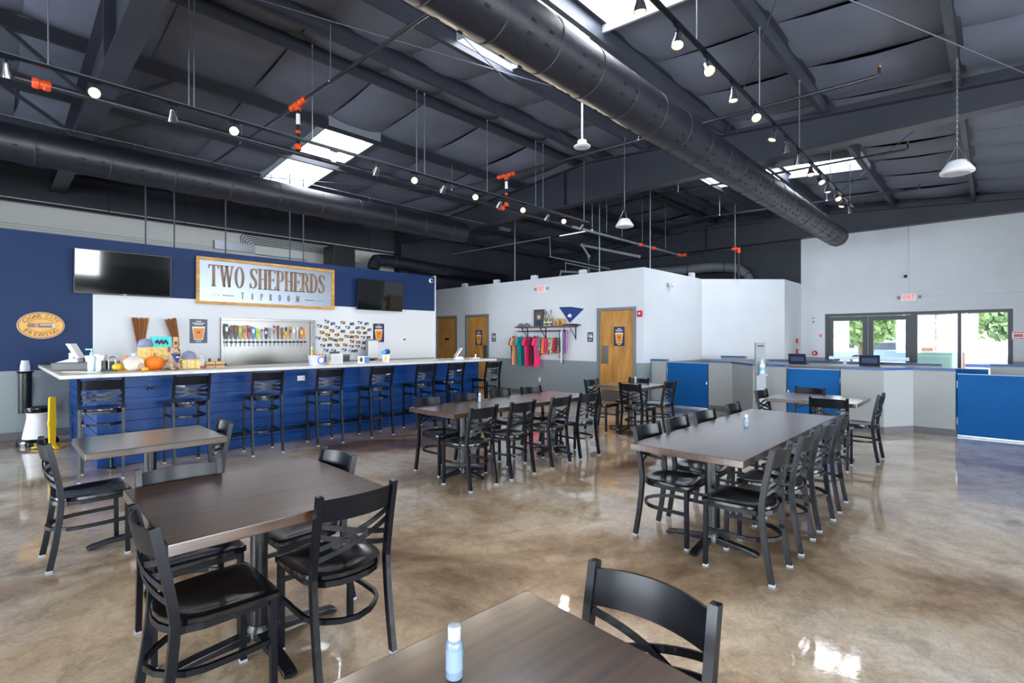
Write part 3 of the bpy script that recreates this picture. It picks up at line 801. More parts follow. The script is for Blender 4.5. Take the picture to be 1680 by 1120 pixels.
# ================================================================ measuring helpers: a point of the photograph on a known plane of the room
_c, _s = math.cos(R(43.774)), math.sin(R(43.774))
def _ray(u, v): k = (u - 840) / 825.4; return (_c + k * _s, _s - k * _c, (556.3 - v) / 825.4)
def onY(u, v, Y): d = _ray(u, v); t = Y / d[1]; return (t * d[0], Y, 1.533 + t * d[2])
def onX(u, v, X): d = _ray(u, v); t = X / d[0]; return (X, t * d[1], 1.533 + t * d[2])
def onZ(u, v, Z): d = _ray(u, v); t = (Z - 1.533) / d[2]; return (t * d[0], t * d[1], Z)

for lab, x, y, s in (('frosted sanitizer bottle on the near table at the bottom of the picture', 0.73, 0.88, 1.0), ('small white bottle on the long right-hand table', 4.55, 1.55, 0.95),
                     ('small white bottle on the long middle table', 4.13, 4.50, 0.95), ('small white bottle on the square table by the wooden door', 7.80, 4.50, 0.95)):
    small_bottle(lab, x, y, s)

# ================================================================ BAR
FY = 7.655
bar = thing('bar_counter', 'long blue plank-clad bar base below the pale countertop', 'bar', (0, 0, 0))
mb = MB(); mb.prismz([(0.925, FY + 0.022), (6.99, FY + 0.022), (6.99, FY + 0.55), (6.85, FY + 0.55), (6.85, FY + 0.2), (1.07, FY + 0.2), (1.07, 10.62), (0.925, 10.62)], 0.0, 1.088)
mb.build('bar_frame', M_BARBLUE, bar)
rows = 8; rh = 1.075 / rows
pk = 0
for i in range(rows):
    cuts = [0.905] + sorted({0.905 + ((i * 1.37) % 2.1) + 0.5 + k * 2.05 for k in range(3)}) + [7.0]
    cuts = [c for c in cuts if c <= 7.0]
    for a, b in zip(cuts[:-1], cuts[1:]):
        if b - a < 0.1: continue
        mb = MB(); dy = random.uniform(0, 0.003)
        mb.b2(a + 0.0015, b - 0.0015, FY - dy, FY + 0.0215, 0.004 + i * rh, (i + 1) * rh - 0.004); mb.build('plank', M_BARBLUE, bar, bevel=0.002)
    for a, b in ((FY + 0.03, 9.2), (9.2, 10.61)):
        mb = MB(); mb.b2(0.903, 0.9245, a + 0.0015, b - 0.0015, 0.004 + i * rh, (i + 1) * rh - 0.004); mb.build('plank', M_BARBLUE, bar, bevel=0.002)
mb = MB(); mb.prismz([(0.55, 7.38), (7.25, 7.38), (7.25, 8.30), (1.45, 8.30), (1.45, 10.74), (0.55, 10.74)], 1.090, 1.135)
tag(mb.build('bar_countertop', M_COUNTER, bevel=0.006), 'pale stone L-shaped countertop of the bar', 'countertop')
fr = thing('foot_rail', 'black pipe foot rail along the bottom of the bar', 'rail', (0, 7.555, 0))
mb = MB(); mb.tube([(1.0, 0, 0.215), (7.05, 0, 0.215)], 0.021, 10); mb.build('pipe', M_BLACK, fr, smooth=True)
for x in (1.02, 2.2, 3.4, 4.6, 5.8, 7.0):
    mb = MB(); mb.lathe([(0.045, 0.0), (0.045, 0.01), (0.017, 0.014), (0.017, 0.195)], 10, (x, 0, 0)); mb.build('post', M_BLACK, fr, smooth=True)
    mb = MB(); mb.lathe([(0.028, x - 0.03), (0.028, x + 0.03)], 10, (0, 0, 0.215), axis='x'); mb.build('collar', M_BLACK, fr, smooth=True)
def outlet(label, loc, rz, w=0.115, h=0.075, hor=True):
    o = thing('outlet', label, 'outlet', loc, rz, 'white outlets')
    p = MB(); p.b2(-w / 2, w / 2, -0.006, -0.0005, -h / 2, h / 2); p.build('plate', M_WHPL, o, bevel=0.002)
    for s in (-1, 1):
        c = (s * w * 0.22, 0) if hor else (0, s * h * 0.22)
        q = MB(); q.b2(c[0] - 0.014, c[0] + 0.014, -0.0085, -0.0062, c[1] - 0.014, c[1] + 0.014); q.build('socket', mat('socket_white', (206, 208, 212), 0.4), o)
for lab, u, v in (('white outlet on the bar front behind the second stool', 295, 631), ('white outlet on the bar front between the third and fourth stools', 494, 620), ('white outlet on the bar front behind the fifth stool', 639, 611), ('white outlet on the bar front behind the seventh stool', 753.5, 605.5)):
    p = onY(u, v, FY - 0.004); outlet(lab, p, 0)
p = onY(245, 634, FY - 0.004)
hk = thing('bag_hook', 'black double bag hook on the bar front between the first two stools', 'hook', p)
mb = MB(); mb.b2(-0.012, 0.012, -0.006, 0, -0.03, 0.03); mb.build('plate', M_BLKPL, hk)
for s in (-1, 1):
    mb = MB(); mb.tube([(0, -0.006, -0.005), (s * 0.02, -0.03, -0.03), (s * 0.045, -0.05, -0.02), (s * 0.05, -0.05, 0.012)], 0.006, 6); mb.build('prong', M_BLKPL, hk)

# back bar with steel top
bb = thing('back_bar_cooler', 'steel-topped back bar cooler below the beer taps', 'cooler', (0, 0, 0))
mb = MB(); mb.b2(1.62, 8.1, 10.12, 10.735, 0.08, 0.93); mb.build('cabinet', mat('grey_cooler', (92, 100, 108), 0.4), bb)
mb = MB(); mb.b2(1.60, 8.12, 10.06, 10.74, 0.931, 0.97); mb.build('steel_top', M_STAIN, bb, bevel=0.004)
mb = MB(); mb.b2(1.66, 8.06, 10.18, 10.70, 0.0, 0.0795); mb.build('plinth', M_BLKPL, bb)
for i in range(5):
    a = 1.68 + i * 1.28
    mb = MB(); mb.b2(a, a + 1.22, 10.095, 10.119, 0.12, 0.90); d = mb.build('door', M_STAIN, bb, bevel=0.003)
    mb = MB(); mb.tube([(a + 0.08, 10.075, 0.5), (a + 0.08, 10.075, 0.8)], 0.009, 8); mb.build('handle', M_CHROME, d)
mb = MB(); mb.b2(3.05, 5.0, 9.93, 10.055, 1.0, 1.06)
tag(mb.build('drip_ledge', M_STAIN, bevel=0.004), 'brushed steel ledge running below the beer taps', 'ledge')
mb = MB(); mb.b2(3.05, 3.12, 9.98, 10.04, 0.9715, 0.9995); 

# ---------------------------------------------------------------- lettering with serifs (own strokes)
def glyph(ch):
    """returns (width, list of polygons) for unit cap height"""
    t, n_, sf, sh_ = 0.115, 0.035, 0.05, 0.035
    def rect(a, b, c, d): return [(a, c), (b, c), (b, d), (a, d)]
    def stem(x, t_=t, y0=0, y1=1):
        P = [rect(x, x + t_, y0, y1)]
        if y0 == 0: P.append(rect(x - sf, x + t_ + sf, 0, sh_))
        if y1 == 1: P.append(rect(x - sf, x + t_ + sf, 1 - sh_, 1))
        return P
    def ring(cx, cy, rx, ry, tx, ty, a0, a1, n=16):
        P = []
        for i in range(n):
            a, b = R(a0 + (a1 - a0) * i / n), R(a0 + (a1 - a0) * (i + 1) / n)
            P.append([(cx + rx * math.cos(a), cy + ry * math.sin(a)), (cx + rx * math.cos(b), cy + ry * math.sin(b)), (cx + (rx - tx) * math.cos(b), cy + (ry - ty) * math.sin(b)), (cx + (rx - tx) * math.cos(a), cy + (ry - ty) * math.sin(a))])
        return P
    def dia(x0, y0, x1, y1, w): return [(x0, y0), (x0 + w, y0), (x1 + w, y1), (x1, y1)]
    if ch == 'T': return 0.46, stem(0.175, t, 0, 0.97) + [rect(0.0, 0.46, 0.965, 1), [(0, 0.82), (0.03, 0.82), (0.06, 0.965), (0, 0.965)], [(0.46, 0.82), (0.43, 0.82), (0.40, 0.965), (0.46, 0.965)]]
    if ch == 'H': return 0.46, stem(0.03) + stem(0.315) + [rect(0.145, 0.315, 0.49, 0.53)]
    if ch == 'E': return 0.40, stem(0.03) + [rect(0.145, 0.38, 0.96, 1), rect(0.145, 0.30, 0.49, 0.53), rect(0.145, 0.39, 0, 0.04), [(0.38, 0.82), (0.36, 0.82), (0.33, 0.96), (0.38, 0.96)], [(0.40, 0.2), (0.375, 0.2), (0.34, 0.04), (0.40, 0.04)], rect(0.28, 0.30, 0.42, 0.60)]
    if ch == 'P': return 0.41, stem(0.03) + [rect(0.145, 0.23, 0.965, 1), rect(0.145, 0.23, 0.45, 0.485)] + ring(0.22, 0.725, 0.19, 0.275, 0.11, 0.04, -90, 90, 12)
    if ch == 'R': return 0.44, stem(0.03) + [rect(0.145, 0.21, 0.965, 1), rect(0.145, 0.21, 0.47, 0.505), [(0.20, 0.49), (0.30, 0.49), (0.45, 0.0), (0.33, 0.0)]] + ring(0.20, 0.735, 0.19, 0.265, 0.11, 0.04, -90, 90, 12)
    if ch == 'D': return 0.46, stem(0.03) + [rect(0.145, 0.2, 0.965, 1), rect(0.145, 0.2, 0, 0.035)] + ring(0.18, 0.5, 0.27, 0.5, 0.115, 0.04, -90, 90, 16)
    if ch == 'O': return 0.48, ring(0.24, 0.5, 0.23, 0.51, 0.115, 0.04, 0, 360, 28)
    if ch == 'W': return 0.66, [dia(0.03, 1, 0.16, 0, 0.10), dia(0.17, 0, 0.30, 1, 0.045)[::-1], dia(0.28, 1, 0.41, 0, 0.10), dia(0.42, 0, 0.57, 1, 0.045)[::-1], rect(-0.02, 0.18, 0.965, 1), rect(0.24, 0.42, 0.965, 1), rect(0.52, 0.67, 0.965, 1)]
    if ch == 'A': return 0.46, [dia(0.03, 0, 0.19, 1, 0.04)[::-1], dia(0.33, 0, 0.19, 1, 0.10)[::-1], rect(0.12, 0.34, 0.3, 0.34), rect(-0.02, 0.11, 0, sh_), rect(0.28, 0.48, 0, sh_)]
    if ch == 'M': return 0.60, stem(0.03, 0.045) + stem(0.455, 0.115) + [dia(0.04, 1, 0.26, 0.05, 0.10), dia(0.28, 0.05, 0.46, 1, 0.045)[::-1]]
    if ch == 'S':
        pts = [(0.345, 0.80), (0.32, 0.91), (0.22, 0.975), (0.12, 0.93), (0.075, 0.80), (0.11, 0.66), (0.20, 0.54), (0.29, 0.42), (0.335, 0.28), (0.30, 0.12), (0.20, 0.03), (0.09, 0.08), (0.045, 0.22)]
        w = [0.03, 0.035, 0.045, 0.085, 0.11, 0.12, 0.125, 0.12, 0.11, 0.085, 0.045, 0.035, 0.03]; P = []
        def off(i):
            a = Vector(pts[min(i + 1, len(pts) - 1)]) - Vector(pts[max(i - 1, 0)]); a.normalize(); nrm = Vector((-a.y, a.x)) * w[i] / 2; p = Vector(pts[i]); return tuple(p + nrm), tuple(p - nrm)
        for i in range(len(pts) - 1):
            a, b = off(i); c, d = off(i + 1); P.append([a, c, d, b])
        P += [rect(0.335, 0.37, 0.74, 0.97), rect(0.02, 0.055, 0.03, 0.27)]
        return 0.40, P
    return 0.3, []
def serif_word(txt, height, xs, gap):
    out = []; x = 0.0
    for ch in txt:
        if ch == ' ': x += 0.17 * height; continue
        w, P = glyph(ch); out.append((ch, x, [[(x + a * height * xs, b * height) for a, b in q] for q in P])); x += (w * xs + gap) * height
    return x - gap * height, out

# ---------------------------------------------------------------- main sign
a, b = onY(320, 420, BARY), onY(546, 508, BARY)
SW, SH = b[0] - a[0], a[2] - b[2]
sg = thing('bar_sign', 'gold-framed brushed metal TWO SHEPHERDS TAPROOM sign above the taps', 'sign', ((a[0] + b[0]) / 2, BARY - 0.002, (a[2] + b[2]) / 2))
hw, hh = SW / 2, SH / 2
mb = MB(); mb.b2(-hw + 0.03, hw - 0.03, -0.04, -0.001, -hh + 0.03, hh - 0.03); mb.build('plate', mat('brushed_aluminium', (166, 174, 188), 0.36, 0.8, noise=0.04, nscale=5), sg)
for x0, x1, z0, z1 in ((-hw, hw, hh - 0.055, hh), (-hw, hw, -hh, -hh + 0.055), (-hw, -hw + 0.055, -hh + 0.055, hh - 0.055), (hw - 0.055, hw, -hh + 0.055, hh - 0.055)):
    mb = MB(); mb.b2(x0, x1, -0.085, -0.0415, z0, z1); mb.build('frame_rail', M_GOLDW, sg, bevel=0.006)
L = 0.41; wd, gl = serif_word('TWO SHEPHERDS', L, 0.82, 0.035)
fit = (2 * hw - 0.42) / wd
for ch, x, P in gl:
    mb = MB()
    for q in P: mb.prism([(k * fit - (2 * hw - 0.42) / 2, z - 0.10) for k, z in q], -0.062, -0.0405)
    tag(mb.build('letter_' + ch.lower(), M_BRONZE, sg), None, None, None, None)
wd, gl = serif_word('TAPROOM', 0.130, 0.80, 1.02)
for ch, x, P in gl:
    mb = MB()
    for q in P: mb.prism([(k - wd / 2, z - 0.315) for k, z in q], -0.056, -0.0405)
    mb.build('letter_' + ch.lower(), M_BRONZE, sg)
for s in (-1, 1):
    for p0, p1, th in ((0.70, 0.90, 0.016), (0.95, 0.99, 0.010), (1.03, 1.06, 0.010), (1.09, 1.115, 0.008)):
        mb = MB(); mb.b2(s * p0, s * p1, -0.05, -0.0405, -0.262 - th / 2, -0.262 + th / 2); mb.build('dash', M_BRONZE, sg)
    for z in (-0.33, 0.33):
        mb = MB(); mb.lathe([(0.012, -0.046), (0.012, -0.0405)], 10, (s * (hw - 0.11), 0, z), axis='y'); mb.build('screw', M_CHROME, sg)

# ---------------------------------------------------------------- oval brewery sign
a, b = onY(27, 533.5, BARY), onY(106, 533.5, BARY); t_, bt_ = onY(66, 511.8, BARY), onY(66, 555.6, BARY)
ov = thing('oval_sign', 'oval yellow CIGAR CITY BREWING sign on the navy wall', 'sign', ((a[0] + b[0]) / 2, BARY - 0.002, (t_[2] + bt_[2]) / 2))
ow, oh = (b[0] - a[0]) / 2, (t_[2] - bt_[2]) / 2
M_OVY = mat('amber_sign_face', (232, 170, 62), 0.4, noise=0.1, nscale=6); M_OVB = mat('brown_sign_line', (112, 68, 34), 0.5)
mb = MB(); mb.prism(arc(0, 0, ow, oh, 0, 360, 40)[:-1], -0.022, -0.001); mb.build('backing', mat('pale_sign_edge', (222, 190, 150), 0.5), ov)
mb = MB(); mb.prism(arc(0, 0, ow * 0.955, oh * 0.95, 0, 360, 40)[:-1], -0.026, -0.0222); mb.build('brown_border', M_OVB, ov)
mb = MB(); mb.prism(arc(0, 0, ow * 0.925, oh * 0.91, 0, 360, 40)[:-1], -0.030, -0.0262); mb.build('face', M_OVY, ov)
mb = MB()
mb.sweep([(x, -0.0305, z) for x, z in arc(0, 0, ow * 0.55, oh * 0.5, 0, 360, 32)[:-1]], [(-0.003, -0.0004), (0.003, -0.0004), (0.003, 0.0012), (-0.003, 0.0012)], up=(0, -1, 0), closed=True); mb.build('inner_line', M_OVB, ov)
def curved_text(txt, rx, rz, a0, a1, size, flip):
    for i, ch in enumerate(txt):
        if ch == ' ': continue
        ang = R(a0 + (a1 - a0) * i / (len(txt) - 1))
        o = text_part('letter', ch, size, M_OVB, ov, 0, 0, -0.0305, 0.002)
        tx, tz = -rx * math.sin(ang), rz * math.cos(ang)
        rot = math.atan2(tz, tx) + (PI if not flip else 0)
        o.location = (rx * math.cos(ang), 0, rz * math.sin(ang)); o.rotation_euler = (0, -rot, 0)
curved_text('CIGAR CITY', ow * 0.74, oh * 0.70, 152, 28, 0.085, False)
curved_text('BREWING', ow * 0.74, oh * 0.71, 212, 328, 0.085, True)
mb = MB(); mb.prism([(-ow * 0.62, 0.0), (-ow * 0.5, 0.028), (-ow * 0.1, 0.034), (ow * 0.45, 0.034), (ow * 0.45, -0.034), (-ow * 0.1, -0.034), (-ow * 0.5, -0.028)], -0.036, -0.0302); cg = mb.build('cigar', mat('cigar_grey', (126, 118, 108), 0.5), ov)
mb = MB(); mb.b2(ow * 0.45, ow * 0.58, -0.036, -0.0302, -0.03, 0.03); mb.build('cigar_tip', mat('cigar_tip', (210, 206, 190), 0.5), ov)
mb = MB(); mb.b2(-ow * 0.28, -ow * 0.12, -0.0375, -0.0362, -0.034, 0.034); mb.build('cigar_band', mat('cigar_band', (206, 130, 122), 0.5), cg)
mb = MB(); mb.b2(-ow * 0.05, ow * 0.42, -0.0375, -0.0362, 0.004, 0.018); mb.build('highlight', mat('cigar_pale', (220, 220, 205), 0.5), cg)

# ---------------------------------------------------------------- televisions
M_SCREEN = mat('tv_screen', (10, 11, 14), 0.06, coat=0.4)
def tv(label, u0, v0, u1, v1, out, rz=0.0, tilt=5.0):
    a, b = onY(u0, v0, BARY - out), onY(u1, v1, BARY - out)
    w, h = (b[0] - a[0]) / 2, (a[2] - b[2]) / 2
    t = thing('television', label, 'television', ((a[0] + b[0]) / 2, BARY - out, (a[2] + b[2]) / 2), rz)
    mtx = Matrix.Rotation(R(tilt), 4, 'X')
    for nm, mm, d in (('casing', M_BLKPL, (-w, w, 0.0, 0.045, -h, h)), ('screen', M_SCREEN, (-w + 0.012, w - 0.012, -0.0035, -0.0005, -h + 0.02, h - 0.012)), ('logo', M_CHROME, (-0.025, 0.025, -0.003, -0.0005, -h + 0.006, -h + 0.014))):
        mb = MB(); mb.b2(*d); mb.v = [tuple(mtx @ Vector(p)) for p in mb.v]; mb.build(nm, mm, t)
    mb = MB(); mb.b2(-0.2, 0.2, 0.07, out / math.cos(rz) - 0.03, -0.1, 0.1); mb.build('wall_mount', M_BLKPL, t)
tv('large black television at the left on the navy wall', 121, 406, 281, 488, 0.17, 0.0, 6)
tv('smaller black television right of the big sign', 586, 456, 663, 511, 0.19, R(4), 5)

# ---------------------------------------------------------------- beer posters and restroom signs
M_POST = mat('navy_poster', (42, 42, 74), 0.35); M_BEER = mat('amber_beer', (232, 138, 22), 0.4); M_FOAM = mat('beer_foam', (244, 232, 210), 0.5)
def beer_poster(label, c, rz, w, h):
    t = thing('beer_poster', label, 'poster', c, rz, 'beer posters')
    mb = MB(); mb.b2(-w / 2, w / 2, -0.003, -0.0005, -h / 2, h / 2); mb.build('sheet', M_POST, t)
    k = h / 0.6; y0, y1 = -0.0045, -0.0032
    mb = MB(); mb.prism([(-0.10 * k, -0.22 * k), (0.10 * k, -0.22 * k), (0.145 * k, 0.11 * k), (-0.145 * k, 0.11 * k)][::1], y0, y1); gl_ = mb.build('pint_glass', mat('pale_glass_print', (226, 212, 196), 0.4), t)
    mb = MB(); mb.prism([(-0.085 * k, -0.20 * k), (0.085 * k, -0.20 * k), (0.12 * k, 0.07 * k), (-0.12 * k, 0.07 * k)], y0 - 0.0012, y0 - 0.0002); mb.build('beer', M_BEER, gl_)
    mb = MB(); mb.prism([(-0.12 * k, 0.07 * k), (0.12 * k, 0.07 * k), (0.135 * k, 0.115 * k), (-0.135 * k, 0.115 * k)], y0 - 0.0012, y0 - 0.0002); mb.build('foam', M_FOAM, gl_)
    mb = MB(); mb.ell((0, y0 - 0.0014, -0.03 * k), (0.04 * k, 0.0006, 0.018 * k), 10, 6); mb.build('emblem', mat('dark_print', (60, 40, 30), 0.5), gl_)
    for z, hw_ in ((0.245, 0.06), (0.20, 0.135), (0.165, 0.10), (-0.255, 0.06)):
        mb = MB(); mb.b2(-hw_ * k, hw_ * k, y0, y1, (z - 0.009) * k, (z + 0.009) * k); mb.build('print_line', mat('white_print', (228, 228, 236), 0.5), t)
p0, p1 = onY(311, 523, BARY), onY(340, 562.5, BARY)
beer_poster('navy beer glass poster left of the taps', ((p0[0] + p1[0]) / 2, BARY - 0.002, (p0[2] + p1[2]) / 2), 0, p1[0] - p0[0], p0[2] - p1[2])
p0, p1 = onY(612, 530.5, BARY), onY(630, 561, BARY)
beer_poster('navy beer glass poster right of the wall photos', ((p0[0] + p1[0]) / 2, BARY - 0.002, (p0[2] + p1[2]) / 2), 0, p1[0] - p0[0], p0[2] - p1[2])
DX = BATHX + 0.026
for lab, u0, v0, u1, v1 in (('navy beer glass poster on the middle wooden door', 780.2, 541.5, 790.8, 566), ('navy beer glass poster on the right wooden door', 1007, 536, 1024.5, 567.5)):
    p0, p1 = onX(u0, v0, DX), onX(u1, v1, DX)
    beer_poster(lab, (DX + 0.003, (p0[1] + p1[1]) / 2, (p0[2] + p1[2]) / 2), R(-90), p0[1] - p1[1], p0[2] - p1[2])
for lab, u0, v0, u1, v1 in (('small dark restroom sign beside the middle wooden door', 807, 547, 813.5, 560), ('small dark restroom sign left of the right wooden door', 964, 545, 973, 560.5)):
    p0, p1 = onX(u0, v0, BATHX), onX(u1, v1, BATHX); w, h = p0[1] - p1[1], p0[2] - p1[2]
    t = thing('restroom_sign', lab, 'sign', (BATHX - 0.001, (p0[1] + p1[1]) / 2, (p0[2] + p1[2]) / 2), R(-90), 'restroom signs')
    mb = MB(); mb.b2(-w / 2, w / 2, -0.006, -0.0005, -h / 2, h / 2); mb.build('plate', mat('sign_navy', (42, 50, 66), 0.4), t)
    WP = mat('white_print', (228, 228, 236), 0.5)
    for s in (-1, 1):
        g = MB(); g.ell((s * w * 0.2, -0.0075, h * 0.28), (0.018, 0.001, 0.018), 10, 6); g.build('figure_head', WP, t)
        g = MB(); g.prism([(s * w * 0.2 - 0.02, h * 0.2), (s * w * 0.2 - (0.012 if s < 0 else 0.035), -h * 0.08), (s * w * 0.2 + (0.012 if s < 0 else 0.035), -h * 0.08), (s * w * 0.2 + 0.02, h * 0.2)], -0.0085, -0.0065); g.build('figure_body', WP, t)
    g = MB(); g.b2(-w * 0.3, w * 0.3, -0.008, -0.0065, -h * 0.33, -h * 0.24); g.build('print_line', WP, t)

# ---------------------------------------------------------------- stainless tap wall
a, b = onY(361, 521, BARY), onY(515, 589, BARY)
tw = thing('tap_wall', 'stainless steel beer tap wall below the big sign', 'tap wall', ((a[0] + b[0]) / 2, BARY - 0.002, 0))
w = (b[0] - a[0]) / 2; z0, z1 = 0.975, a[2]
mb = MB(); mb.b2(-w, w, -0.012, -0.001, z0, z1); mb.build('sheet', M_STAIN, tw)
for x0, x1, y0, c, d in ((-w, w, -0.07, z1 - 0.05, z1), (-w, -w + 0.06, -0.07, z0, z1 - 0.05), (w - 0.10, w, -0.07, z0, z1 - 0.05)):
    mb = MB(); mb.b2(x0, x1, y0, -0.0125, c, d); mb.build('frame_edge', M_STAIN, tw, bevel=0.003)
mb = MB(); mb.b2(-w + 0.07, w - 0.11, -0.16, -0.0125, 1.03, 1.07); mb.build('drip_tray', M_STAIN, tw, bevel=0.004)
HND = [((24, 22, 24), 'tall black'), ((96, 70, 56), 'brown carved'), ((46, 40, 42), 'black and red'), ((120, 170, 60), 'leaf green'), ((226, 132, 36), 'orange and blue'), ((170, 80, 44), 'rust red'), ((44, 128, 190), 'bright blue'),
       ((176, 206, 40), 'lime yellow'), ((150, 152, 158), 'slim grey'), ((92, 52, 84), 'dark plum'), ((142, 146, 152), 'silver'), ((150, 176, 196), 'pale blue'), ((96, 66, 48), 'dark walnut'), ((122, 82, 54), 'chestnut'),
       ((222, 172, 40), 'golden yellow ball'), ((184, 132, 60), 'tan round-topped'), ((206, 190, 170), 'cream figure'), ((200, 204, 210), 'white tapered'), ((220, 110, 40), 'orange and tan'), ((198, 158, 112), 'pale wooden')]
HT = (0.30, 0.24, 0.28, 0.27, 0.26, 0.28, 0.25, 0.22, 0.17, 0.21, 0.24, 0.24, 0.28, 0.24, 0.16, 0.26, 0.27, 0.26, 0.23, 0.26)
pa, pb = onY(371, 561, BARY - 0.12), onY(500, 561.5, BARY - 0.12)
for i, ((c, nm), ht) in enumerate(zip(HND, HT)):
    x = pa[0] + (pb[0] - pa[0]) * i / 19; z = pa[2]
    t = thing('beer_tap', '%s beer tap handle, number %d from the left on the steel tap wall' % (nm, i + 1), 'beer tap', (x, BARY - 0.0145, z), 0, 'beer taps on the steel wall')
    mb = MB(); mb.lathe([(0.026, -0.02), (0.026, -0.001)], 12, axis='y'); mb.lathe([(0.012, -0.10), (0.012, -0.0205)], 10, axis='y'); mb.build('shank', M_CHROME, t, smooth=True)
    mb = MB(); mb.lathe([(0.020, -0.135), (0.024, -0.115), (0.020, -0.1005)], 12, axis='y'); mb.build('faucet_body', M_BLKPL, t, smooth=True)
    mb = MB(); mb.tube([(0, -0.118, -0.024), (0, -0.128, -0.085)], 0.009, 8); mb.build('spout', M_CHROME, t)
    mb = MB(); mb.lathe([(0.007, 0.024), (0.007, 0.055)], 8, (0, -0.118, 0)); mb.build('stem', M_CHROME, t)
    hm = mat('tap_handle_%d' % i, c, 0.35); zb = 0.0555
    mb = MB()
    if i in (14,): mb.lathe([(0.012, zb), (0.022, zb + 0.06), (0.036, zb + 0.11), (0.026, zb + 0.15), (0.008, zb + ht)], 12, (0, -0.118, 0))
    elif i in (15, 16, 17, 9, 11): mb.lathe([(0.014, zb), (0.022, zb + ht * 0.45), (0.018, zb + ht * 0.55), (0.032, zb + ht * 0.8), (0.024, zb + ht * 0.95), (0.01, zb + ht)], 12, (0, -0.118, 0), squash=(1, 0.6))
    elif i in (8, 12, 13, 19): mb.prism([(-0.014, zb), (0.014, zb), (0.028, zb + ht * 0.9), (0.018, zb + ht), (-0.018, zb + ht), (-0.028, zb + ht * 0.9)], -0.132, -0.104)
    else: mb.prism([(-0.018, zb), (0.018, zb), (0.030, zb + ht * 0.35), (0.032, zb + ht * 0.95), (-0.032 if i % 2 else -0.03, zb + ht), (-0.030, zb + ht * 0.35)], -0.134, -0.102)
    h = mb.build('handle', hm, t)
    acc = [(230, 230, 230), (60, 44, 36), (190, 40, 40), (226, 200, 90), (60, 120, 170), (40, 30, 28), (240, 240, 240), (150, 180, 30), None, (220, 190, 215), None, (220, 60, 50), None, None, None, (120, 60, 30), (240, 236, 226), None, (240, 230, 60), None][i]
    if acc:
        k = MB(); k.b2(-0.021, 0.021, -0.139, -0.1345, zb + ht * 0.5, zb + ht * 0.78); k.build('handle_badge', mat('tap_badge_%d' % i, acc, 0.4), h)

# ---------------------------------------------------------------- small photos stuck on the wall
PH = [(1041,153),(1097,172),(1190,163),(1273,175),(1346,163),(1407,173),(975,195),(1037,207),(1143,208),(1234,208),(1325,210),(1376,212),(1433,228),(998,253),(1090,237),(1190,243),(1275,252),(1336,254),(1393,257),(1050,275),(1137,275),(962,306),(1022,320),(1077,313),(1123,325),(1173,319),(1223,289),(1271,295),(1317,293),(1374,298),(1425,298),(1274,335),(1330,343),(1387,348),(1440,362),(1004,374),(1068,369),(1138,370),(1211,368),(1268,381),(1324,381),(1034,417),(1104,421),(1202,413),(1263,424),(1305,423),(1377,399)]
PM = [print_mat('photo_print_%d' % i, c, 26) for i, c in enumerate(([(44, 52, 84), (70, 80, 110), (200, 206, 220), (30, 34, 60)], [(150, 110, 56), (96, 70, 40), (200, 160, 90), (60, 50, 40)], [(90, 66, 60), (140, 120, 110), (54, 48, 50), (190, 170, 150)], [(60, 90, 130), (150, 170, 190), (40, 60, 70), (90, 110, 60)]))]
pmeshes = []
NUM = ('first', 'second', 'third', 'fourth', 'fifth', 'sixth', 'seventh', 'eighth', 'ninth', 'tenth', 'eleventh', 'twelfth', 'thirteenth', 'fourteenth')
for pm in PM:
    mb = MB(); mb.b2(-0.056, 0.056, -0.0025, -0.0005, -0.034, 0.034); o = mb.build('photo_print', pm); pmeshes.append(o)
for i, (zx, zy) in enumerate(PH):
    p = onY(350 + zx / 5.6, 500 + zy / 5.6, BARY)
    q = 0 if i in (0, 6, 8, 9, 21, 29, 35, 39, 40, 41, 42, 43, 44, 34, 46, 4) else (3 if i in (1, 5, 10, 12) else (1 if i % 3 else 2))
    o = pmeshes[q].copy(); COL.objects.link(o)
    o.location = (p[0], BARY - 0.001, p[2]); o.rotation_euler = (0, random.choice((0, 0, 0.06, -0.1, 0.25, -0.3)) if i % 4 == 0 else random.uniform(-0.06, 0.06), 0)
    row = sum(zy >= k for k in (185, 232, 262, 300, 350, 390)); pos = sorted(a for a, b in PH if sum(b >= k for k in (185, 232, 262, 300, 350, 390)) == row).index(zx)
    tag(o, '%s snapshot, %s from left in the %s row of the wall cluster' % (('navy and white', 'golden brown', 'brown and grey', 'blue-green')[q], NUM[pos], NUM[row]), 'photo', 'snapshots on the white bar wall')
for o in pmeshes: bpy.data.objects.remove(o)
# thermostat, switch and camera on the bar wall
p = onY(662.5, 557, BARY); t = thing('thermostat', 'white thermostat on the bar wall right of the beer poster', 'thermostat', (p[0], BARY - 0.001, p[2]))
mb = MB(); mb.b2(-0.06, 0.06, -0.025, -0.0005, -0.06, 0.06); mb.build('casing', M_WHPL, t, bevel=0.006)
mb = MB(); mb.b2(-0.035, 0.035, -0.0275, -0.0255, -0.02, 0.035); mb.build('display', mat('lcd_grey', (110, 120, 116), 0.3), t)
p = onY(662, 581, BARY); t = thing('light_switch', 'white light switch plate below the thermostat', 'switch', (p[0], BARY - 0.001, p[2]))
mb = MB(); mb.b2(-0.037, 0.037, -0.006, -0.0005, -0.06, 0.06); mb.build('plate', M_WHPL, t, bevel=0.002)
mb = MB(); mb.b2(-0.015, 0.015, -0.010, -0.0062, -0.03, 0.03); mb.build('rocker', mat('socket_white', (206, 208, 212), 0.4), t)
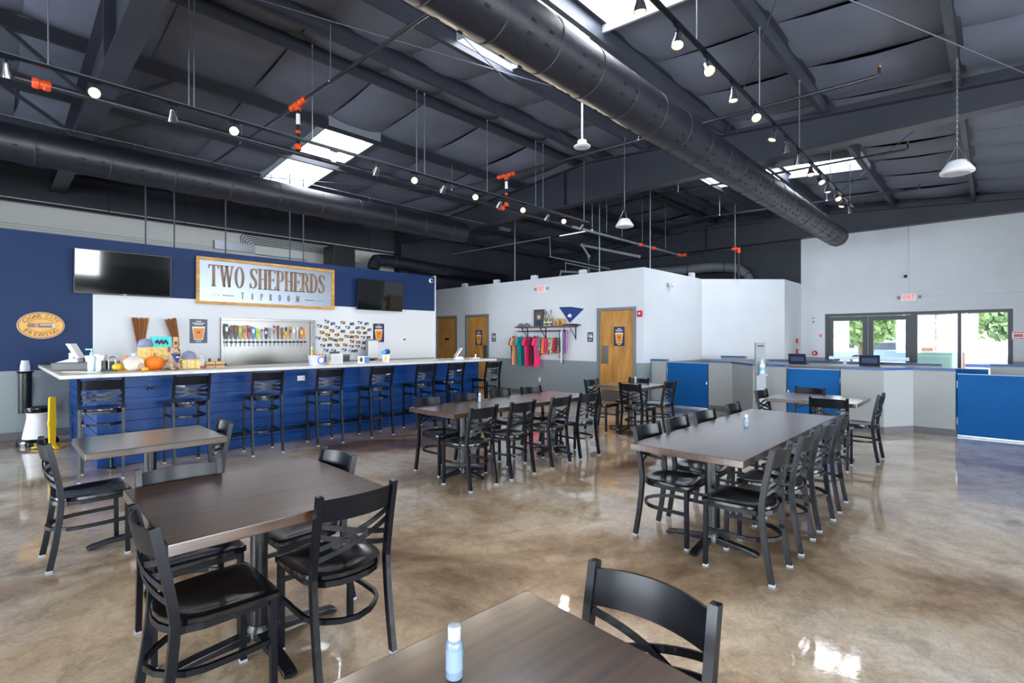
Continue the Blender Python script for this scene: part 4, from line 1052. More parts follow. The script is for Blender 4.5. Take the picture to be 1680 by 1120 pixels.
def dome(label, c, rz, s=0.06):
    t = thing('dome_camera', label, 'camera', c, rz)
    mb = MB(); mb.lathe([(s, -0.001), (s, -0.03), (s * 0.85, -0.05)][::-1], 16, axis='y'); mb.build('housing', M_WHPL, t, smooth=True)
    mb = MB(); mb.ell((0, -0.052, 0), (s * 0.62, s * 0.5, s * 0.62), 14, 8); mb.build('dome', M_SCREEN, t, smooth=True)
p = onY(706.5, 460.5, BARY); dome('white dome camera at the top right of the bar wall', (p[0], BARY, p[2]), 0)
# ================================================================ THINGS ON THE BAR
CT = 1.1355
# cash drawer, tablet register, printer
t = thing('cash_drawer', 'grey metal cash drawer at the left end of the bar', 'cash drawer', (0.82, 8.66, CT), R(-20))
mb = MB(); mb.b2(-0.21, 0.21, -0.20, 0.20, 0, 0.10); mb.build('body', mat('grey_metal', (84, 88, 92), 0.4), t, bevel=0.006)
mb = MB(); mb.b2(-0.195, 0.195, -0.208, -0.2005, 0.012, 0.088); mb.build('drawer_front', mat('grey_metal_front', (104, 110, 112), 0.4), t)
t = thing('tablet_register', 'white swivel tablet register standing on the cash drawer', 'register', (0.83, 8.66, CT + 0.1005), R(-20))
mb = MB(); mb.prism([(-0.20, 0), (0.02, 0), (0.02, 0.045), (-0.06, 0.045)], -0.12, 0.12); mb.build('stand', M_WHPL, t, bevel=0.004)
mb = MB(); mb.prism([(-0.10, 0.24), (-0.055, 0.24), (0.04, 0.05), (0.0, 0.05)], -0.13, 0.13); mb.build('screen', M_WHPL, t, bevel=0.004)
mb = MB(); mb.b2(-0.075, -0.03, -0.09, 0.09, 0.0455, 0.12); mb.build('neck', M_WHPL, t)
t = thing('receipt_tray', 'white plastic receipt tray beside the tablet register', 'tray', (1.0, 8.55, CT + 0.1005), R(-20))
mb = MB(); mb.prism([(-0.09, 0.0), (0.09, 0.0), (0.105, 0.085), (-0.105, 0.085)], -0.09, 0.09); mb.build('tub', M_WHPL, t, bevel=0.008)
mb = MB(); mb.lathe([(0.03, 0), (0.03, 0.006)], 16, (0, -0.0965, 0.05), axis='y', squash=(1, 0.5)); mb.build('emblem', mat('lilac_mark', (140, 144, 190), 0.5), t)
for lab, x, y, c in (('cream paper slip on the counter before the cash drawer', 0.72, 8.06, (236, 206, 176)), ('pale blue paper slip on the counter before the cash drawer', 0.86, 7.88, (214, 224, 236))):
    mb = MB(); mb.box((0, 0, 0.004), (0.17, 0.10, 0.008)); o = tag(mb.build('paper_slip', mat('paper_%d' % c[0], c, 0.6)), lab, 'paper', 'paper slips on the bar'); o.location = (x, y, CT); o.rotation_euler = (0, 0, R(-25))
# pump bottles
def pump_bottle(label, x, y, s, bodymat, capmat):
    t = thing('pump_bottle', label, 'bottle', (x, y, CT), R(-30))
    mb = MB(); mb.lathe([(0.030 * s, 0), (0.036 * s, 0.006 * s), (0.036 * s, 0.14 * s), (0.026 * s, 0.17 * s), (0.013 * s, 0.18 * s)], 16, squash=(1, 0.75)); mb.build('body', bodymat, t, smooth=True)
    mb = MB(); mb.lathe([(0.017 * s, 0.1805 * s), (0.017 * s, 0.205 * s), (0.006 * s, 0.21 * s), (0.006 * s, 0.235 * s)], 12); mb.build('collar', capmat, t, smooth=True)
    mb = MB(); mb.b2(-0.055 * s, 0.016 * s, -0.010 * s, 0.010 * s, 0.2355 * s, 0.25 * s); mb.build('nozzle', capmat, t)
    mb = MB(); mb.lathe([(0.0365 * s, 0.03 * s), (0.0365 * s, 0.10 * s)], 16, squash=(1, 0.75), cap=False); mb.build('label', mat('bottle_label_mix', (200, 220, 226), 0.4), t)
pump_bottle('hand sanitizer pump bottle with mint green cap beside the cash drawer', 0.90, 8.10, 1.12, M_BOTL, mat('mint', (140, 214, 204), 0.4))
pump_bottle('short clear pump bottle right of the mint-capped sanitizer', 0.955, 7.99, 0.84, M_BOTL, M_WHPL)
t = thing('card_reader', 'black card reader stand with pale screen on the bar', 'card reader', (1.07, 7.98, CT), R(-30))
mb = MB(); mb.b2(-0.09, 0.09, -0.06, 0.06, 0, 0.022); mb.build('base', M_BLKPL, t, bevel=0.004)
mb = MB(); mb.b2(-0.085, -0.035, -0.04, 0.04, 0.0225, 0.13); mb.build('block', M_BLKPL, t, bevel=0.004)
mb = MB(); mb.tube([(-0.02, 0, 0.0225), (-0.02, 0, 0.15), (0.0, 0, 0.175), (0.04, 0, 0.175), (0.055, 0, 0.15), (0.055, 0, 0.0225)], 0.009, 8); mb.build('loop', M_STAIN, t)
mb = MB(); mb.ell((0.05, 0, 0.045), (0.035, 0.04, 0.02), 12, 6); mb.build('dial', M_WHPL, t, smooth=True)
t = thing('grey_tub', 'dark grey tub behind the yellow gourd on the bar', 'tub', (1.11, 8.2, CT), 0)
mb = MB(); mb.lathe([(0.07, 0), (0.09, 0.10), (0.094, 0.11), (0.086, 0.11), (0.068, 0.012), (0.0, 0.01)], 16, cap=False); mb.build('shell', mat('slate_tub', (94, 104, 116), 0.4), t, smooth=True)
# gourds and pumpkins
def ribbed(label, name, x, y, r, h, m, n=9, depth=0.08, stem_c=(122, 96, 52)):
    t = thing(name, label, name, (x, y, CT), random.uniform(0, 3))
    mb = MB(); mb.ell((0, 0, h / 2), (r, r, h / 2), 36, 12, lambda a, ph: 1 - depth * abs(math.sin(a * n / 2)) ** 0.7 if False else 1 - depth * (0.5 + 0.5 * math.cos(a * n))); mb.build('body', m, t, smooth=True)
    mb = MB(); mb.tube([(0, 0, h - 0.008), (0.004, 0, h + 0.02), (0.014, 0, h + 0.035)], 0.009, 6); mb.build('stem', mat('stem_%d' % stem_c[0], stem_c, 0.7), t)
    return t
ribbed('orange ribbed pumpkin in the middle of the autumn display', 'pumpkin', 1.49, 7.80, 0.107, 0.185, mat('pumpkin_orange', (238, 116, 10), 0.45, noise=0.1, nscale=12), 12)
ribbed('small yellow gourd left of the bagged pumpkin', 'gourd', 1.135, 7.93, 0.062, 0.10, mat('gourd_yellow', (214, 172, 34), 0.45), 8)
ribbed('pale blush pumpkin inside the clear bag', 'pumpkin', 1.27, 7.77, 0.088, 0.135, mat('blush_pumpkin', (226, 190, 164), 0.5, noise=0.15, nscale=14), 10, 0.06)
ribbed('tiny orange gourd beside the bagged pumpkin', 'gourd', 1.36, 7.62, 0.04, 0.055, mat('gourd_orange', (240, 164, 24), 0.45), 8)
t = thing('honey_bottle', 'amber bottle with orange cap behind the bagged pumpkin', 'bottle', (1.225, 8.03, CT))
mb = MB(); mb.lathe([(0.03, 0), (0.033, 0.01), (0.03, 0.13), (0.018, 0.15)], 12); mb.build('body', mat('amber_glassy', (222, 168, 70), 0.2), t, smooth=True)
mb = MB(); mb.lathe([(0.022, 0.1505), (0.022, 0.185)], 12); mb.build('cap', mat('orange_cap', (232, 132, 30), 0.4), t, smooth=True)
# crumpled clear bag round the blush pumpkin
M_BAG = bpy.data.materials.new('clear_plastic_bag'); M_BAG.use_nodes = True
nt = M_BAG.node_tree; pb_ = nt.nodes['Principled BSDF']; pb_.inputs['Base Color'].default_value = (0.95, 0.95, 0.97, 1); pb_.inputs['Roughness'].default_value = 0.15; pb_.inputs['Alpha'].default_value = 0.42
def crumple(label, x, y, r, h, twist=0.0, name='plastic_bag', m=M_BAG):
    rng = random.Random(int(x * 1000)); V = []
    mb = MB(); mb.ell((0, 0, h * 0.42), (r, r, h * 0.42), 18, 9)
    vs = []
    for v in mb.v:
        k = 1 + rng.uniform(-0.13, 0.13); vs.append((v[0] * k, v[1] * k, max(0.001, v[2])))
    mb.v = vs; 
    o = thing(name, label, 'bag', (x, y, CT)); mb.build('film', m, o)
    k = MB(); k.lathe([(0.03, h * 0.80), (0.012, h * 0.86), (0.035, h * 1.0)], 9, cap=False); k.build('gathered_neck', m, o)
crumple('crumpled clear plastic bag around the pale pumpkin', 1.27, 7.77, 0.112, 0.22)
crumple('clear plastic bag with a red label at the right end of the display', 2.04, 7.90, 0.05, 0.19)
# hay bales: stacked straws around a core
def hay(label, x, y, z, w, d, h, n, seed):
    rng = random.Random(seed)
    t = thing('hay_bale', label, 'hay bale', (x, y, z), 0)
    mb = MB(); mb.b2(-w / 2, w / 2, -d / 2, d / 2, 0.004, h - 0.004); mb.build('core', mat('straw_core', (226, 190, 116), 0.8, noise=0.3, nscale=40), t)
    mb = MB()
    for i in range(n):
        f = rng.choice(('f', 'f', 't', 'l', 'r', 'b')); L = rng.uniform(0.03, 0.08); a = rng.uniform(-0.6, 0.6)
        if f in 'fb': c = (rng.uniform(-w / 2, w / 2), (-d / 2 - 0.003) * (1 if f == 'f' else -1), rng.uniform(0.01, h - 0.005)); dv = (math.cos(a) * L, rng.uniform(-0.008, 0.008), math.sin(a) * L)
        elif f == 't': c = (rng.uniform(-w / 2, w / 2), rng.uniform(-d / 2, d / 2), h); dv = (math.cos(a) * L, math.sin(a) * L, rng.uniform(0, 0.012))
        else: c = ((w / 2 + 0.003) * (1 if f == 'r' else -1), rng.uniform(-d / 2, d / 2), rng.uniform(0.01, h)); dv = (rng.uniform(-0.008, 0.008), math.cos(a) * L, math.sin(a) * L * 0.7)
        p0 = Vector(c) - Vector(dv) / 2; p1 = Vector(c) + Vector(dv) / 2
        p0.z = max(p0.z, 0.003); p1.z = max(p1.z, 0.003)
        mb.sweep([p0, p1], [(-0.0018, -0.001), (0.0018, -0.001), (0, 0.0022)])
    tag(mb.build('straws', mat('straw', (246, 220, 158), 0.6, noise=0.25, nscale=60), t), None, None, None, 'stuff')
    for s in (-0.25, 0.25):
        k = MB(); k.bar([(s * w, -d / 2 - 0.004, 0.003), (s * w, -d / 2 - 0.004, h + 0.003), (s * w, d / 2 + 0.004, h + 0.003), (s * w, d / 2 + 0.004, 0.003)], 0.004, 0.004, up=(1, 0, 0)); k.build('twine', mat('twine', (150, 110, 60), 0.8), t)
hay('large straw bale at the back of the autumn display', 1.61, 8.12, CT, 0.44, 0.22, 0.29, 620, 3)
hay('small straw bale right of the plush dog', 1.89, 7.83, CT, 0.20, 0.15, 0.125, 300, 5)
BT = CT + 0.294
def ballcap(label, x, y, z, c, rz=0.0, s=1.0):
    t = thing('baseball_cap', label, 'cap', (x, y, z), rz)
    mb = MB(); mb.lathe([(0.088 * s, 0.0), (0.09 * s, 0.03 * s), (0.075 * s, 0.075 * s), (0.04 * s, 0.10 * s), (0.006 * s, 0.106 * s)], 18, squash=(1, 0.9)); mb.build('crown', mat('cap_%d_%d' % (c[0], c[2]), c, 0.8), t, smooth=True)
    mb = MB(); P = [(0.06 * s, -0.065 * s), (0.12 * s, -0.06 * s), (0.155 * s, -0.03 * s), (0.165 * s, 0.0), (0.155 * s, 0.03 * s), (0.12 * s, 0.06 * s), (0.06 * s, 0.065 * s)]; mb.prismz(P, 0.001, 0.008); mb.build('brim', mat('cap_%d_%d' % (c[0], c[2]), c, 0.8), t)
    mb = MB(); mb.ell((0, 0, 0.108 * s), (0.009, 0.009, 0.005), 8, 5); mb.build('button', mat('cap_%d_%d' % (c[0], c[2]), c, 0.8), t)
    return t
ballcap('grey-blue baseball cap on the left of the large straw bale', 1.45, 8.10, BT + 0.006, (126, 132, 168), R(215))
ballcap('grey-blue baseball cap on the small straw bale', 1.88, 7.83, CT + 0.138, (128, 132, 164), R(-20), 0.95)
p0, p1 = onY(246, 552, 8.13), onY(279, 569, 8.13)
t = thing('teal_box', 'bright teal printed box on the large straw bale', 'box', ((p0[0] + p1[0]) / 2 + 0.01, 8.13, BT), 0)
w = (p1[0] - p0[0]) / 2; h = p0[2] - BT
mb = MB(); mb.b2(-w, w, -0.04, 0.04, 0, h); mb.build('carton', mat('teal_card', (20, 190, 196), 0.4), t, bevel=0.003)
rng = random.Random(4)
mb = MB()
for i in range(9): mb.ell((-w * 0.55 + w * 1.1 * i / 8, -0.0408, h * (0.48 + 0.10 * math.sin(i * 2.1))), (w * 0.13, 0.0006, h * 0.17), 8, 5)
tag(mb.build('black_print', mat('black_print', (12, 20, 26), 0.5), t), None, None, None, 'stuff')
p0, p1 = onY(281, 552.5, 8.13), onY(289.5, 570, 8.13)
t = thing('kraft_pouch', 'brown kraft snack pouch beside the teal box', 'pouch', ((p0[0] + p1[0]) / 2 + 0.015, 8.12, BT), 0)
w = (p1[0] - p0[0]) / 2; h = p0[2] - BT + 0.0
mb = MB(); mb.prism([(-w, 0), (w, 0), (w * 0.96, h), (-w * 0.96, h)], -0.02, 0.02); mb.build('pouch_body', mat('kraft', (206, 160, 108), 0.6), t, bevel=0.006)
mb = MB(); mb.b2(-w * 0.6, w * 0.6, -0.0215, -0.0202, h * 0.2, h * 0.55); mb.build('label', mat('dark_label', (96, 66, 50), 0.6), t)
# plush dog with navy bandana
dg = thing('plush_dog', 'grey-tan plush dog with a navy bandana lying between the straw bales', 'plush toy', (1.685, 7.745, CT), R(-72))
M_FUR = mat('tan_plush', (166, 142, 124), 0.95, noise=0.15, nscale=30, bump=0.5, bscale=60)
mb = MB()
mb.ell((-0.08, 0, 0.065), (0.13, 0.075, 0.065), 16, 10); mb.ell((0.0, 0, 0.13), (0.062, 0.06, 0.12), 14, 10)
mb.ell((0.025, 0, 0.255), (0.058, 0.052, 0.05), 14, 10); mb.ell((0.085, 0, 0.248), (0.042, 0.028, 0.026), 12, 8)
mb.ell((0.045, 0.045, 0.05), (0.028, 0.026, 0.05), 10, 8); mb.ell((0.045, -0.045, 0.05), (0.028, 0.026, 0.05), 10, 8)
mb.ell((0.075, 0.045, 0.016), (0.045, 0.025, 0.016), 10, 6); mb.ell((0.075, -0.045, 0.016), (0.045, 0.025, 0.016), 10, 6)
mb.ell((-0.10, -0.075, 0.035), (0.06, 0.03, 0.035), 10, 8); mb.ell((-0.10, 0.075, 0.035), (0.06, 0.03, 0.035), 10, 8)
body = mb.build('body', M_FUR, dg, smooth=True)
rm = body.modifiers.new('remesh', 'REMESH'); rm.mode = 'VOXEL'; rm.voxel_size = 0.009; rm.use_smooth_shade = True
for s in (-1, 1):
    mb = MB(); mb.ell((0.0, s * 0.055, 0.265), (0.022, 0.012, 0.04), 10, 8); mb.build('ear', mat('brown_ear', (110, 86, 74), 0.95), dg, smooth=True)
    mb = MB(); mb.ell((0.072, s * 0.024, 0.272), (0.006, 0.006, 0.006), 8, 6); mb.build('eye', M_BLKPL, dg, smooth=True)
mb = MB(); mb.ell((0.127, 0, 0.256), (0.011, 0.013, 0.010), 10, 6); mb.build('nose', M_BLKPL, dg, smooth=True)
mb = MB(); mb.add([(0.055, -0.062, 0.215), (0.055, 0.062, 0.215), (0.095, 0.0, 0.085), (0.078, 0, 0.20), (0.048, -0.06, 0.213), (0.048, 0.06, 0.213), (0.088, 0, 0.085), (0.071, 0, 0.198)], [(0, 3, 2), (3, 1, 2), (4, 6, 7), (7, 6, 5), (0, 2, 6, 4), (2, 1, 5, 6), (0, 4, 7, 3), (3, 7, 5, 1)])
bd = mb.build('bandana', mat('navy_cloth', (34, 62, 128), 0.8), dg)
mb = MB(); mb.ell((0.092, 0.0, 0.165), (0.002, 0.026, 0.009), 10, 6); mb.build('print', mat('white_print', (228, 228, 236), 0.5), bd)
mb = MB(); mb.lathe([(0.02, 0), (0.02, 0.03)], 12); o = tag(mb.build('red_cup', M_RED, bevel=0.003), 'small red cap lying in the clear bag at the display', 'cap'); o.location = (2.035, 7.80, CT)
# boxed four-packs
for i, (u, lab) in enumerate(((344, 'brown cardboard drink carrier beside the clear bag'), (357, 'brown cardboard drink carrier, the right one of two'))):
    p = onZ(u, 604, CT); t = thing('drink_carrier', lab, 'carrier', (2.15 + 0.118 * i, 7.9, CT), 0, 'cardboard carriers on the bar')
    mb = MB(); mb.b2(-0.055, 0.055, -0.05, 0.05, 0, 0.085); mb.build('carton', mat('card_brown', (196, 158, 116), 0.7), t, bevel=0.003)
    mb = MB(); mb.b2(-0.005, 0.005, -0.045, 0.045, 0.0855, 0.13); mb.build('handle', mat('card_dark', (120, 84, 56), 0.7), t)
    mb = MB(); mb.b2(-0.05, 0.05, -0.0525, -0.0505, 0.03, 0.05); mb.build('band', mat('card_dark', (120, 84, 56), 0.7), t)
# brooms on the back wall
def broom(label, u_top, v_top, wtop, u_bot, v_bot, seed):
    rng = random.Random(seed); a, b = onY(u_top, v_top, 10.58), onY(u_bot, v_bot, 10.58)
    t = thing('twig_broom', label, 'broom', (b[0], 10.58, b[2]))
    ax = Vector((a[0] - b[0], 0, a[2] - b[2])); L = ax.length; 
    mb = MB(); wt = 0.0095 * wtop
    for i in range(150):
        k = rng.uniform(-1, 1); q = rng.uniform(-1, 1); e = rng.uniform(0.94, 1.0)
        sd = Vector((ax.z, 0, -ax.x)).normalized()
        p1 = ax * e + sd * k * wt / 2 + Vector((0, q * 0.03, 0)); p0 = ax * 0.12 + sd * k * 0.025 + Vector((0, q * 0.014, 0)); pm = ax * 0.5 + sd * k * (0.03 + wt * 0.18) + Vector((0, q * 0.022, 0))
        mb.sweep([p0, pm, p1], [(-0.003, -0.002), (0.003, -0.002), (0, 0.003)])
    tag(mb.build('bristles', mat('brown_twigs', (164, 112, 68), 0.8, noise=0.3, nscale=50), t), None, None, None, 'stuff')
    k = MB(); k.tube([ax * 0.26, ax * 0.29], 0.04, 10); k.build('binding', mat('pale_cord', (206, 180, 140), 0.7), t, smooth=True)
    k = MB(); k.tube([(0, 0, 0.975 - b[2]), ax * 0.13], 0.016, 8); k.build('handle', mat('broom_stick', (98, 66, 42), 0.7), t)
broom('brown twig broom standing bristles up, left of the display', 230, 520, 26, 231, 586, 1)
broom('brown twig broom leaning left behind the teal box', 279, 522, 18, 293, 575, 2)
# right half of the bar: bucket of bottles, glasses, laptop, towels, glove bin, tablet
t = thing('bottle_bucket', 'white bucket with a round emblem holding bottles', 'bucket', onZ(519, 599, CT), 0)
mb = MB(); mb.lathe([(0.10, 0), (0.125, 0.15), (0.13, 0.155), (0.118, 0.155), (0.094, 0.01), (0, 0.008)], 20, cap=False); mb.build('pail', mat('pail_white', (214, 218, 238), 0.35), t, smooth=True)
mb = MB(); mb.lathe([(0.055, -0.118), (0.055, -0.1125)], 18, (0.02, -0.004, 0.08), axis='y'); em = mb.build('emblem', mat('emblem_blue', (96, 104, 176), 0.4), t)
mb = MB(); mb.lathe([(0.04, -0.1195), (0.04, -0.1185)], 18, (0.02, -0.004, 0.08), axis='y'); mb.build('emblem_face', mat('pail_white', (214, 218, 238), 0.35), em)
bk = t.location.copy()
for i, (dx, dy, c, lab) in enumerate(((-0.07, 0, (214, 180, 30), 'yellow-labelled bottle standing in the white bucket, left'), (0.0, 0.03, (214, 138, 96), 'peach bottle in the middle of the white bucket'), (0.05, -0.02, (206, 160, 60), 'amber bottle in the white bucket'), (0.085, 0.03, (222, 206, 60), 'lemon yellow bottle at the right in the white bucket'))):
    t = thing('bar_bottle', lab, 'bottle', (bk.x + dx, bk.y + dy, CT + 0.012), 0, 'bottles in the bucket')
    hgt = (0.25, 0.17, 0.18, 0.18)[i]
    mb = MB(); mb.lathe([(0.022, 0), (0.024, 0.005), (0.024, hgt * 0.55), (0.010, hgt * 0.8), (0.010, hgt)], 12); mb.build('glass', mat('bar_bottle_%d' % i, c, 0.25), t, smooth=True)
    mb = MB(); mb.lathe([(0.012, hgt + 0.0005), (0.012, hgt + 0.02)], 10); mb.build('cap', M_WHPL if i == 0 else mat('bar_cap_%d' % i, tuple(min(255, k + 20) for k in c), 0.4), t)
t = thing('glass_caddy', 'clear acrylic caddy with dark-topped glasses behind the bucket', 'caddy', onZ(549, 597, CT), 0)
mb = MB()
for a in ((-0.1, 0.1, -0.08, -0.074, 0, 0.17), (-0.1, 0.1, 0.074, 0.08, 0, 0.17), (-0.1, -0.094, -0.074, 0.074, 0, 0.17), (0.094, 0.1, -0.074, 0.074, 0, 0.17), (-0.1, 0.1, -0.08, 0.08, -0.0, 0.004)): mb.b2(*a)
mb.build('acrylic_walls', M_BAG, t)
for k in range(4):
    mb = MB(); mb.lathe([(0.018, 0.005), (0.02, 0.16)], 10, (-0.065 + 0.043 * k, 0, 0)); mb.build('straw_bundle', mat('smoke_grey', (186, 188, 194), 0.4), t)
    mb = MB(); mb.lathe([(0.021, 0.1605), (0.021, 0.20)], 10, (-0.065 + 0.043 * k, 0, 0)); mb.build('dark_top', mat('charcoal_top', (70, 70, 76), 0.5), t)
t = thing('small_dog_figure', 'tiny amber figure on the bar beside the caddy', 'figure', onZ(541, 598.5, CT), 0)
mb = MB(); mb.lathe([(0.022, 0), (0.024, 0.03), (0.014, 0.05), (0.018, 0.07), (0.004, 0.085)], 10); mb.build('body', mat('amber_figure', (224, 176, 104), 0.5), t, smooth=True)
mb = MB(); mb.lathe([(0.019, 0.031), (0.026, 0.033), (0.026, 0.038), (0.019, 0.04)], 10); mb.build('collar', M_WHPL, t)
c = onZ(577, 596, CT); t = thing('ice_bin_lid', 'green-tinted slanted bin lid behind the countertop', 'lid', (c[0] + 0.1, 8.75, 0.97), 0)
mb = MB(); mb.prism([(-0.33, 0.0), (0.40, 0.0), (0.40, 0.26), (-0.16, 0.26)], -0.15, 0.15); mb.build('lid', mat('green_glass_lid', (70, 92, 82), 0.2), t, bevel=0.01)
mb = MB(); mb.prism([(-0.36, 0.262), (0.41, 0.262), (0.41, 0.285), (-0.15, 0.285)], -0.16, 0.16); mb.build('rim', mat('lid_rim', (120, 124, 128), 0.4), t)
mb = MB(); mb.b2(-0.33, 0.40, -0.14, 0.14, -0.96, -0.0005); mb.build('cabinet', M_STAIN, t)
t = thing('picture_card', 'small framed picture card on the bar right of the bin lid', 'picture', onZ(592.5, 595.5, CT), R(-10))
mb = MB(); mb.b2(-0.055, 0.055, -0.006, 0.006, 0, 0.115); mb.build('frame', M_WHPL, t)
mb = MB(); mb.ell((0.0, -0.0075, 0.058), (0.03, 0.001, 0.042), 12, 6); mb.build('picture', mat('print_grey', (70, 66, 70), 0.5), t)
t = thing('blue_cup', 'clear blue plastic cup on the bar', 'cup', onZ(602, 594.5, CT), 0)
mb = MB(); mb.lathe([(0.035, 0), (0.045, 0.10), (0.042, 0.10), (0.032, 0.006), (0, 0.005)], 14, cap=False); mb.build('cup', mat('blue_clear', (90, 140, 206), 0.2), t, smooth=True)
mb = MB(); mb.lathe([(0.046, 0.1005), (0.046, 0.108)], 14); mb.build('lid', M_WHPL, t)
p = onY(615, 571, 10.3)
t = thing('point_of_sale_screen', 'white screen in a grey surround on the back bar', 'screen', (p[0] - 0.05, 10.35, 0.9705), R(8))
mb = MB(); mb.prism([(-0.05, 0), (0.05, 0), (0.02, 0.10), (-0.02, 0.10)], -0.08, 0.08); mb.build('stand', M_BLKPL, t)
mb = MB(); mb.b2(-0.17, 0.17, -0.03, 0.02, 0.1005, 0.56); mb.build('surround', mat('grey_surround', (110, 116, 120), 0.4), t, bevel=0.03)
mb = MB(); mb.b2(-0.13, 0.15, -0.045, -0.0305, 0.13, 0.53); mb.build('screen', M_WHPL, t, bevel=0.01)
t = thing('glove_bin', 'white and yellow bin of blue gloves near the end of the bar', 'bin', onZ(633, 593.5, CT), 0)
mb = MB(); mb.lathe([(0.06, 0), (0.078, 0.13), (0.07, 0.13), (0.054, 0.01), (0, 0.008)], 14, cap=False); mb.build('bin', M_WHPL, t, smooth=True)
mb = MB(); mb.b2(-0.055, -0.03, -0.078, -0.066, 0.02, 0.11); mb.build('yellow_stripe', mat('yellow_card', (230, 190, 40), 0.4), t)
for k, (dx, dz, c) in enumerate(((-0.04, 0.16, (80, 170, 220)), (0.0, 0.175, (20, 70, 190)), (0.04, 0.18, (26, 40, 80)))):
    mb = MB(); mb.ell((dx, 0, dz), (0.04, 0.035, 0.045), 10, 7, lambda a, ph: 1 + 0.2 * math.sin(5 * a + 3 * ph)); mb.build('glove', mat('glove_%d' % k, c, 0.5), t)
p = onZ(749, 590.5, CT)
t = thing('tablet', 'tablet on a white swivel stand at the right end of the bar', 'tablet', (6.55, 7.75, CT), R(-30))
mb = MB(); mb.prism([(-0.11, 0), (0.09, 0), (0.06, 0.05), (-0.05, 0.05)], -0.09, 0.09); mb.build('stand', M_WHPL, t, bevel=0.004)
mb = MB(); mb.prism([(-0.085, 0.052), (-0.065, 0.044), (0.055, 0.22), (0.035, 0.228)], -0.13, 0.13); s_ = mb.build('body', M_WHPL, t, bevel=0.003)
mb = MB(); mb.prism([(-0.083, 0.062), (-0.085, 0.0605), (0.025, 0.224), (0.027, 0.2255)], -0.11, 0.11); mb.build('screen', mat('tablet_screen', (120, 124, 140), 0.15), s_)
t = thing('card_terminal', 'small white card terminal beside the tablet', 'terminal', (6.95, 7.72, CT), 0)
mb = MB(); mb.b2(-0.10, 0.10, -0.05, 0.05, 0, 0.02); mb.build('base', M_WHPL, t, bevel=0.004)
mb = MB(); mb.lathe([(0.012, 0.0205), (0.012, 0.06), (0.02, 0.062), (0.02, 0.085)], 10, (0.02, 0, 0)); mb.build('reader', M_WHPL, t)

# ================================================================ LEFT CORNER
p = onY(40.5, 600, BARY)
t = thing('cup_dispenser', 'black wall-mounted cup dispenser with clear cups at the left', 'dispenser', (p[0], BARY - 0.135, 0), 0)
z0, z1 = onY(40, 677, BARY - 0.13)[2], onY(40, 609, BARY - 0.13)[2]
mb = MB(); mb.lathe([(0.075, z0), (0.078, z0 + 0.01), (0.078, z1 - 0.03)], 20); mb.build('tube', M_BLKPL, t, smooth=True)
mb = MB(); mb.lathe([(0.082, z1 - 0.0295), (0.10, z1), (0.075, z1 + 0.002)], 20); mb.build('collar', M_BLKPL, t, smooth=True)
mb = MB(); mb.b2(-0.04, 0.04, 0.079, 0.133, z0 + 0.2, z1 - 0.1); mb.build('wall_bracket', M_BLKPL, t)
for k in range(4):
    mb = MB(); mb.lathe([(0.062 - 0.0005 * k, z1 + 0.004 + 0.022 * k), (0.045, z1 + 0.10 + 0.022 * k), (0.043, z1 + 0.10 + 0.022 * k)], 16, cap=False); mb.build('clear_cup', mat('clear_cup', (206, 214, 226), 0.15), t, smooth=True)
p = onZ(58, 731, 0)
t = thing('pedal_bin', 'white waisted bin with a black rim and black base by the navy wall', 'bin', (p[0] + 0.03, p[1] + 0.1, 0), 0)
mb = MB(); mb.lathe([(0.17, 0.10), (0.165, 0.14), (0.125, 0.36), (0.118, 0.44), (0.13, 0.47)], 24); mb.build('body', M_WHPL, t, smooth=True)
for k, z in enumerate((0.19, 0.25, 0.31)):
    r_ = 0.1505 - 0.0135 * k + 0.006; mb = MB(); mb.lathe([(r_, z - 0.004), (r_ + 0.002, z), (r_ - 0.002, z + 0.004)], 24, cap=False); mb.build('rib', M_WHPL, t, smooth=True)
mb = MB(); mb.lathe([(0.128, 0.4705), (0.15, 0.53), (0.145, 0.545), (0.11, 0.53)], 24); mb.build('rim', mat('glossy_black', (14, 12, 10), 0.15), t, smooth=True)
mb = MB(); mb.lathe([(0.20, 0.0), (0.205, 0.05), (0.18, 0.098)], 24, squash=(1.15, 1)); mb.build('base', mat('glossy_black', (14, 12, 10), 0.15), t, smooth=True)
p = onZ(86, 735, 0)
t = thing('wet_floor_sign', 'closed yellow wet floor stand beside the white bin', 'floor sign', (p[0], p[1] + 0.05, 0), R(20))
M_YEL = mat('yellow_plastic', (246, 200, 10), 0.4)
ht_ = 0.72
mb = MB(); mb.prism([(-0.035, 0.05), (0.035, 0.05), (0.04, 0.30), (0.05, 0.34), (0.042, 0.40), (0.036, ht_ - 0.02), (0.02, ht_), (-0.02, ht_), (-0.036, ht_ - 0.02), (-0.042, 0.40), (-0.05, 0.34), (-0.04, 0.30)], -0.022, 0.022); mb.build('blade', M_YEL, t, bevel=0.004)
for a in (20, 140, 260):
    mb = MB(); mb.bar([(0, 0, 0.06), (0.22 * math.cos(R(a)), 0.22 * math.sin(R(a)), 0.018)], 0.05, 0.022); mb.build('foot', M_YEL, t, bevel=0.004)

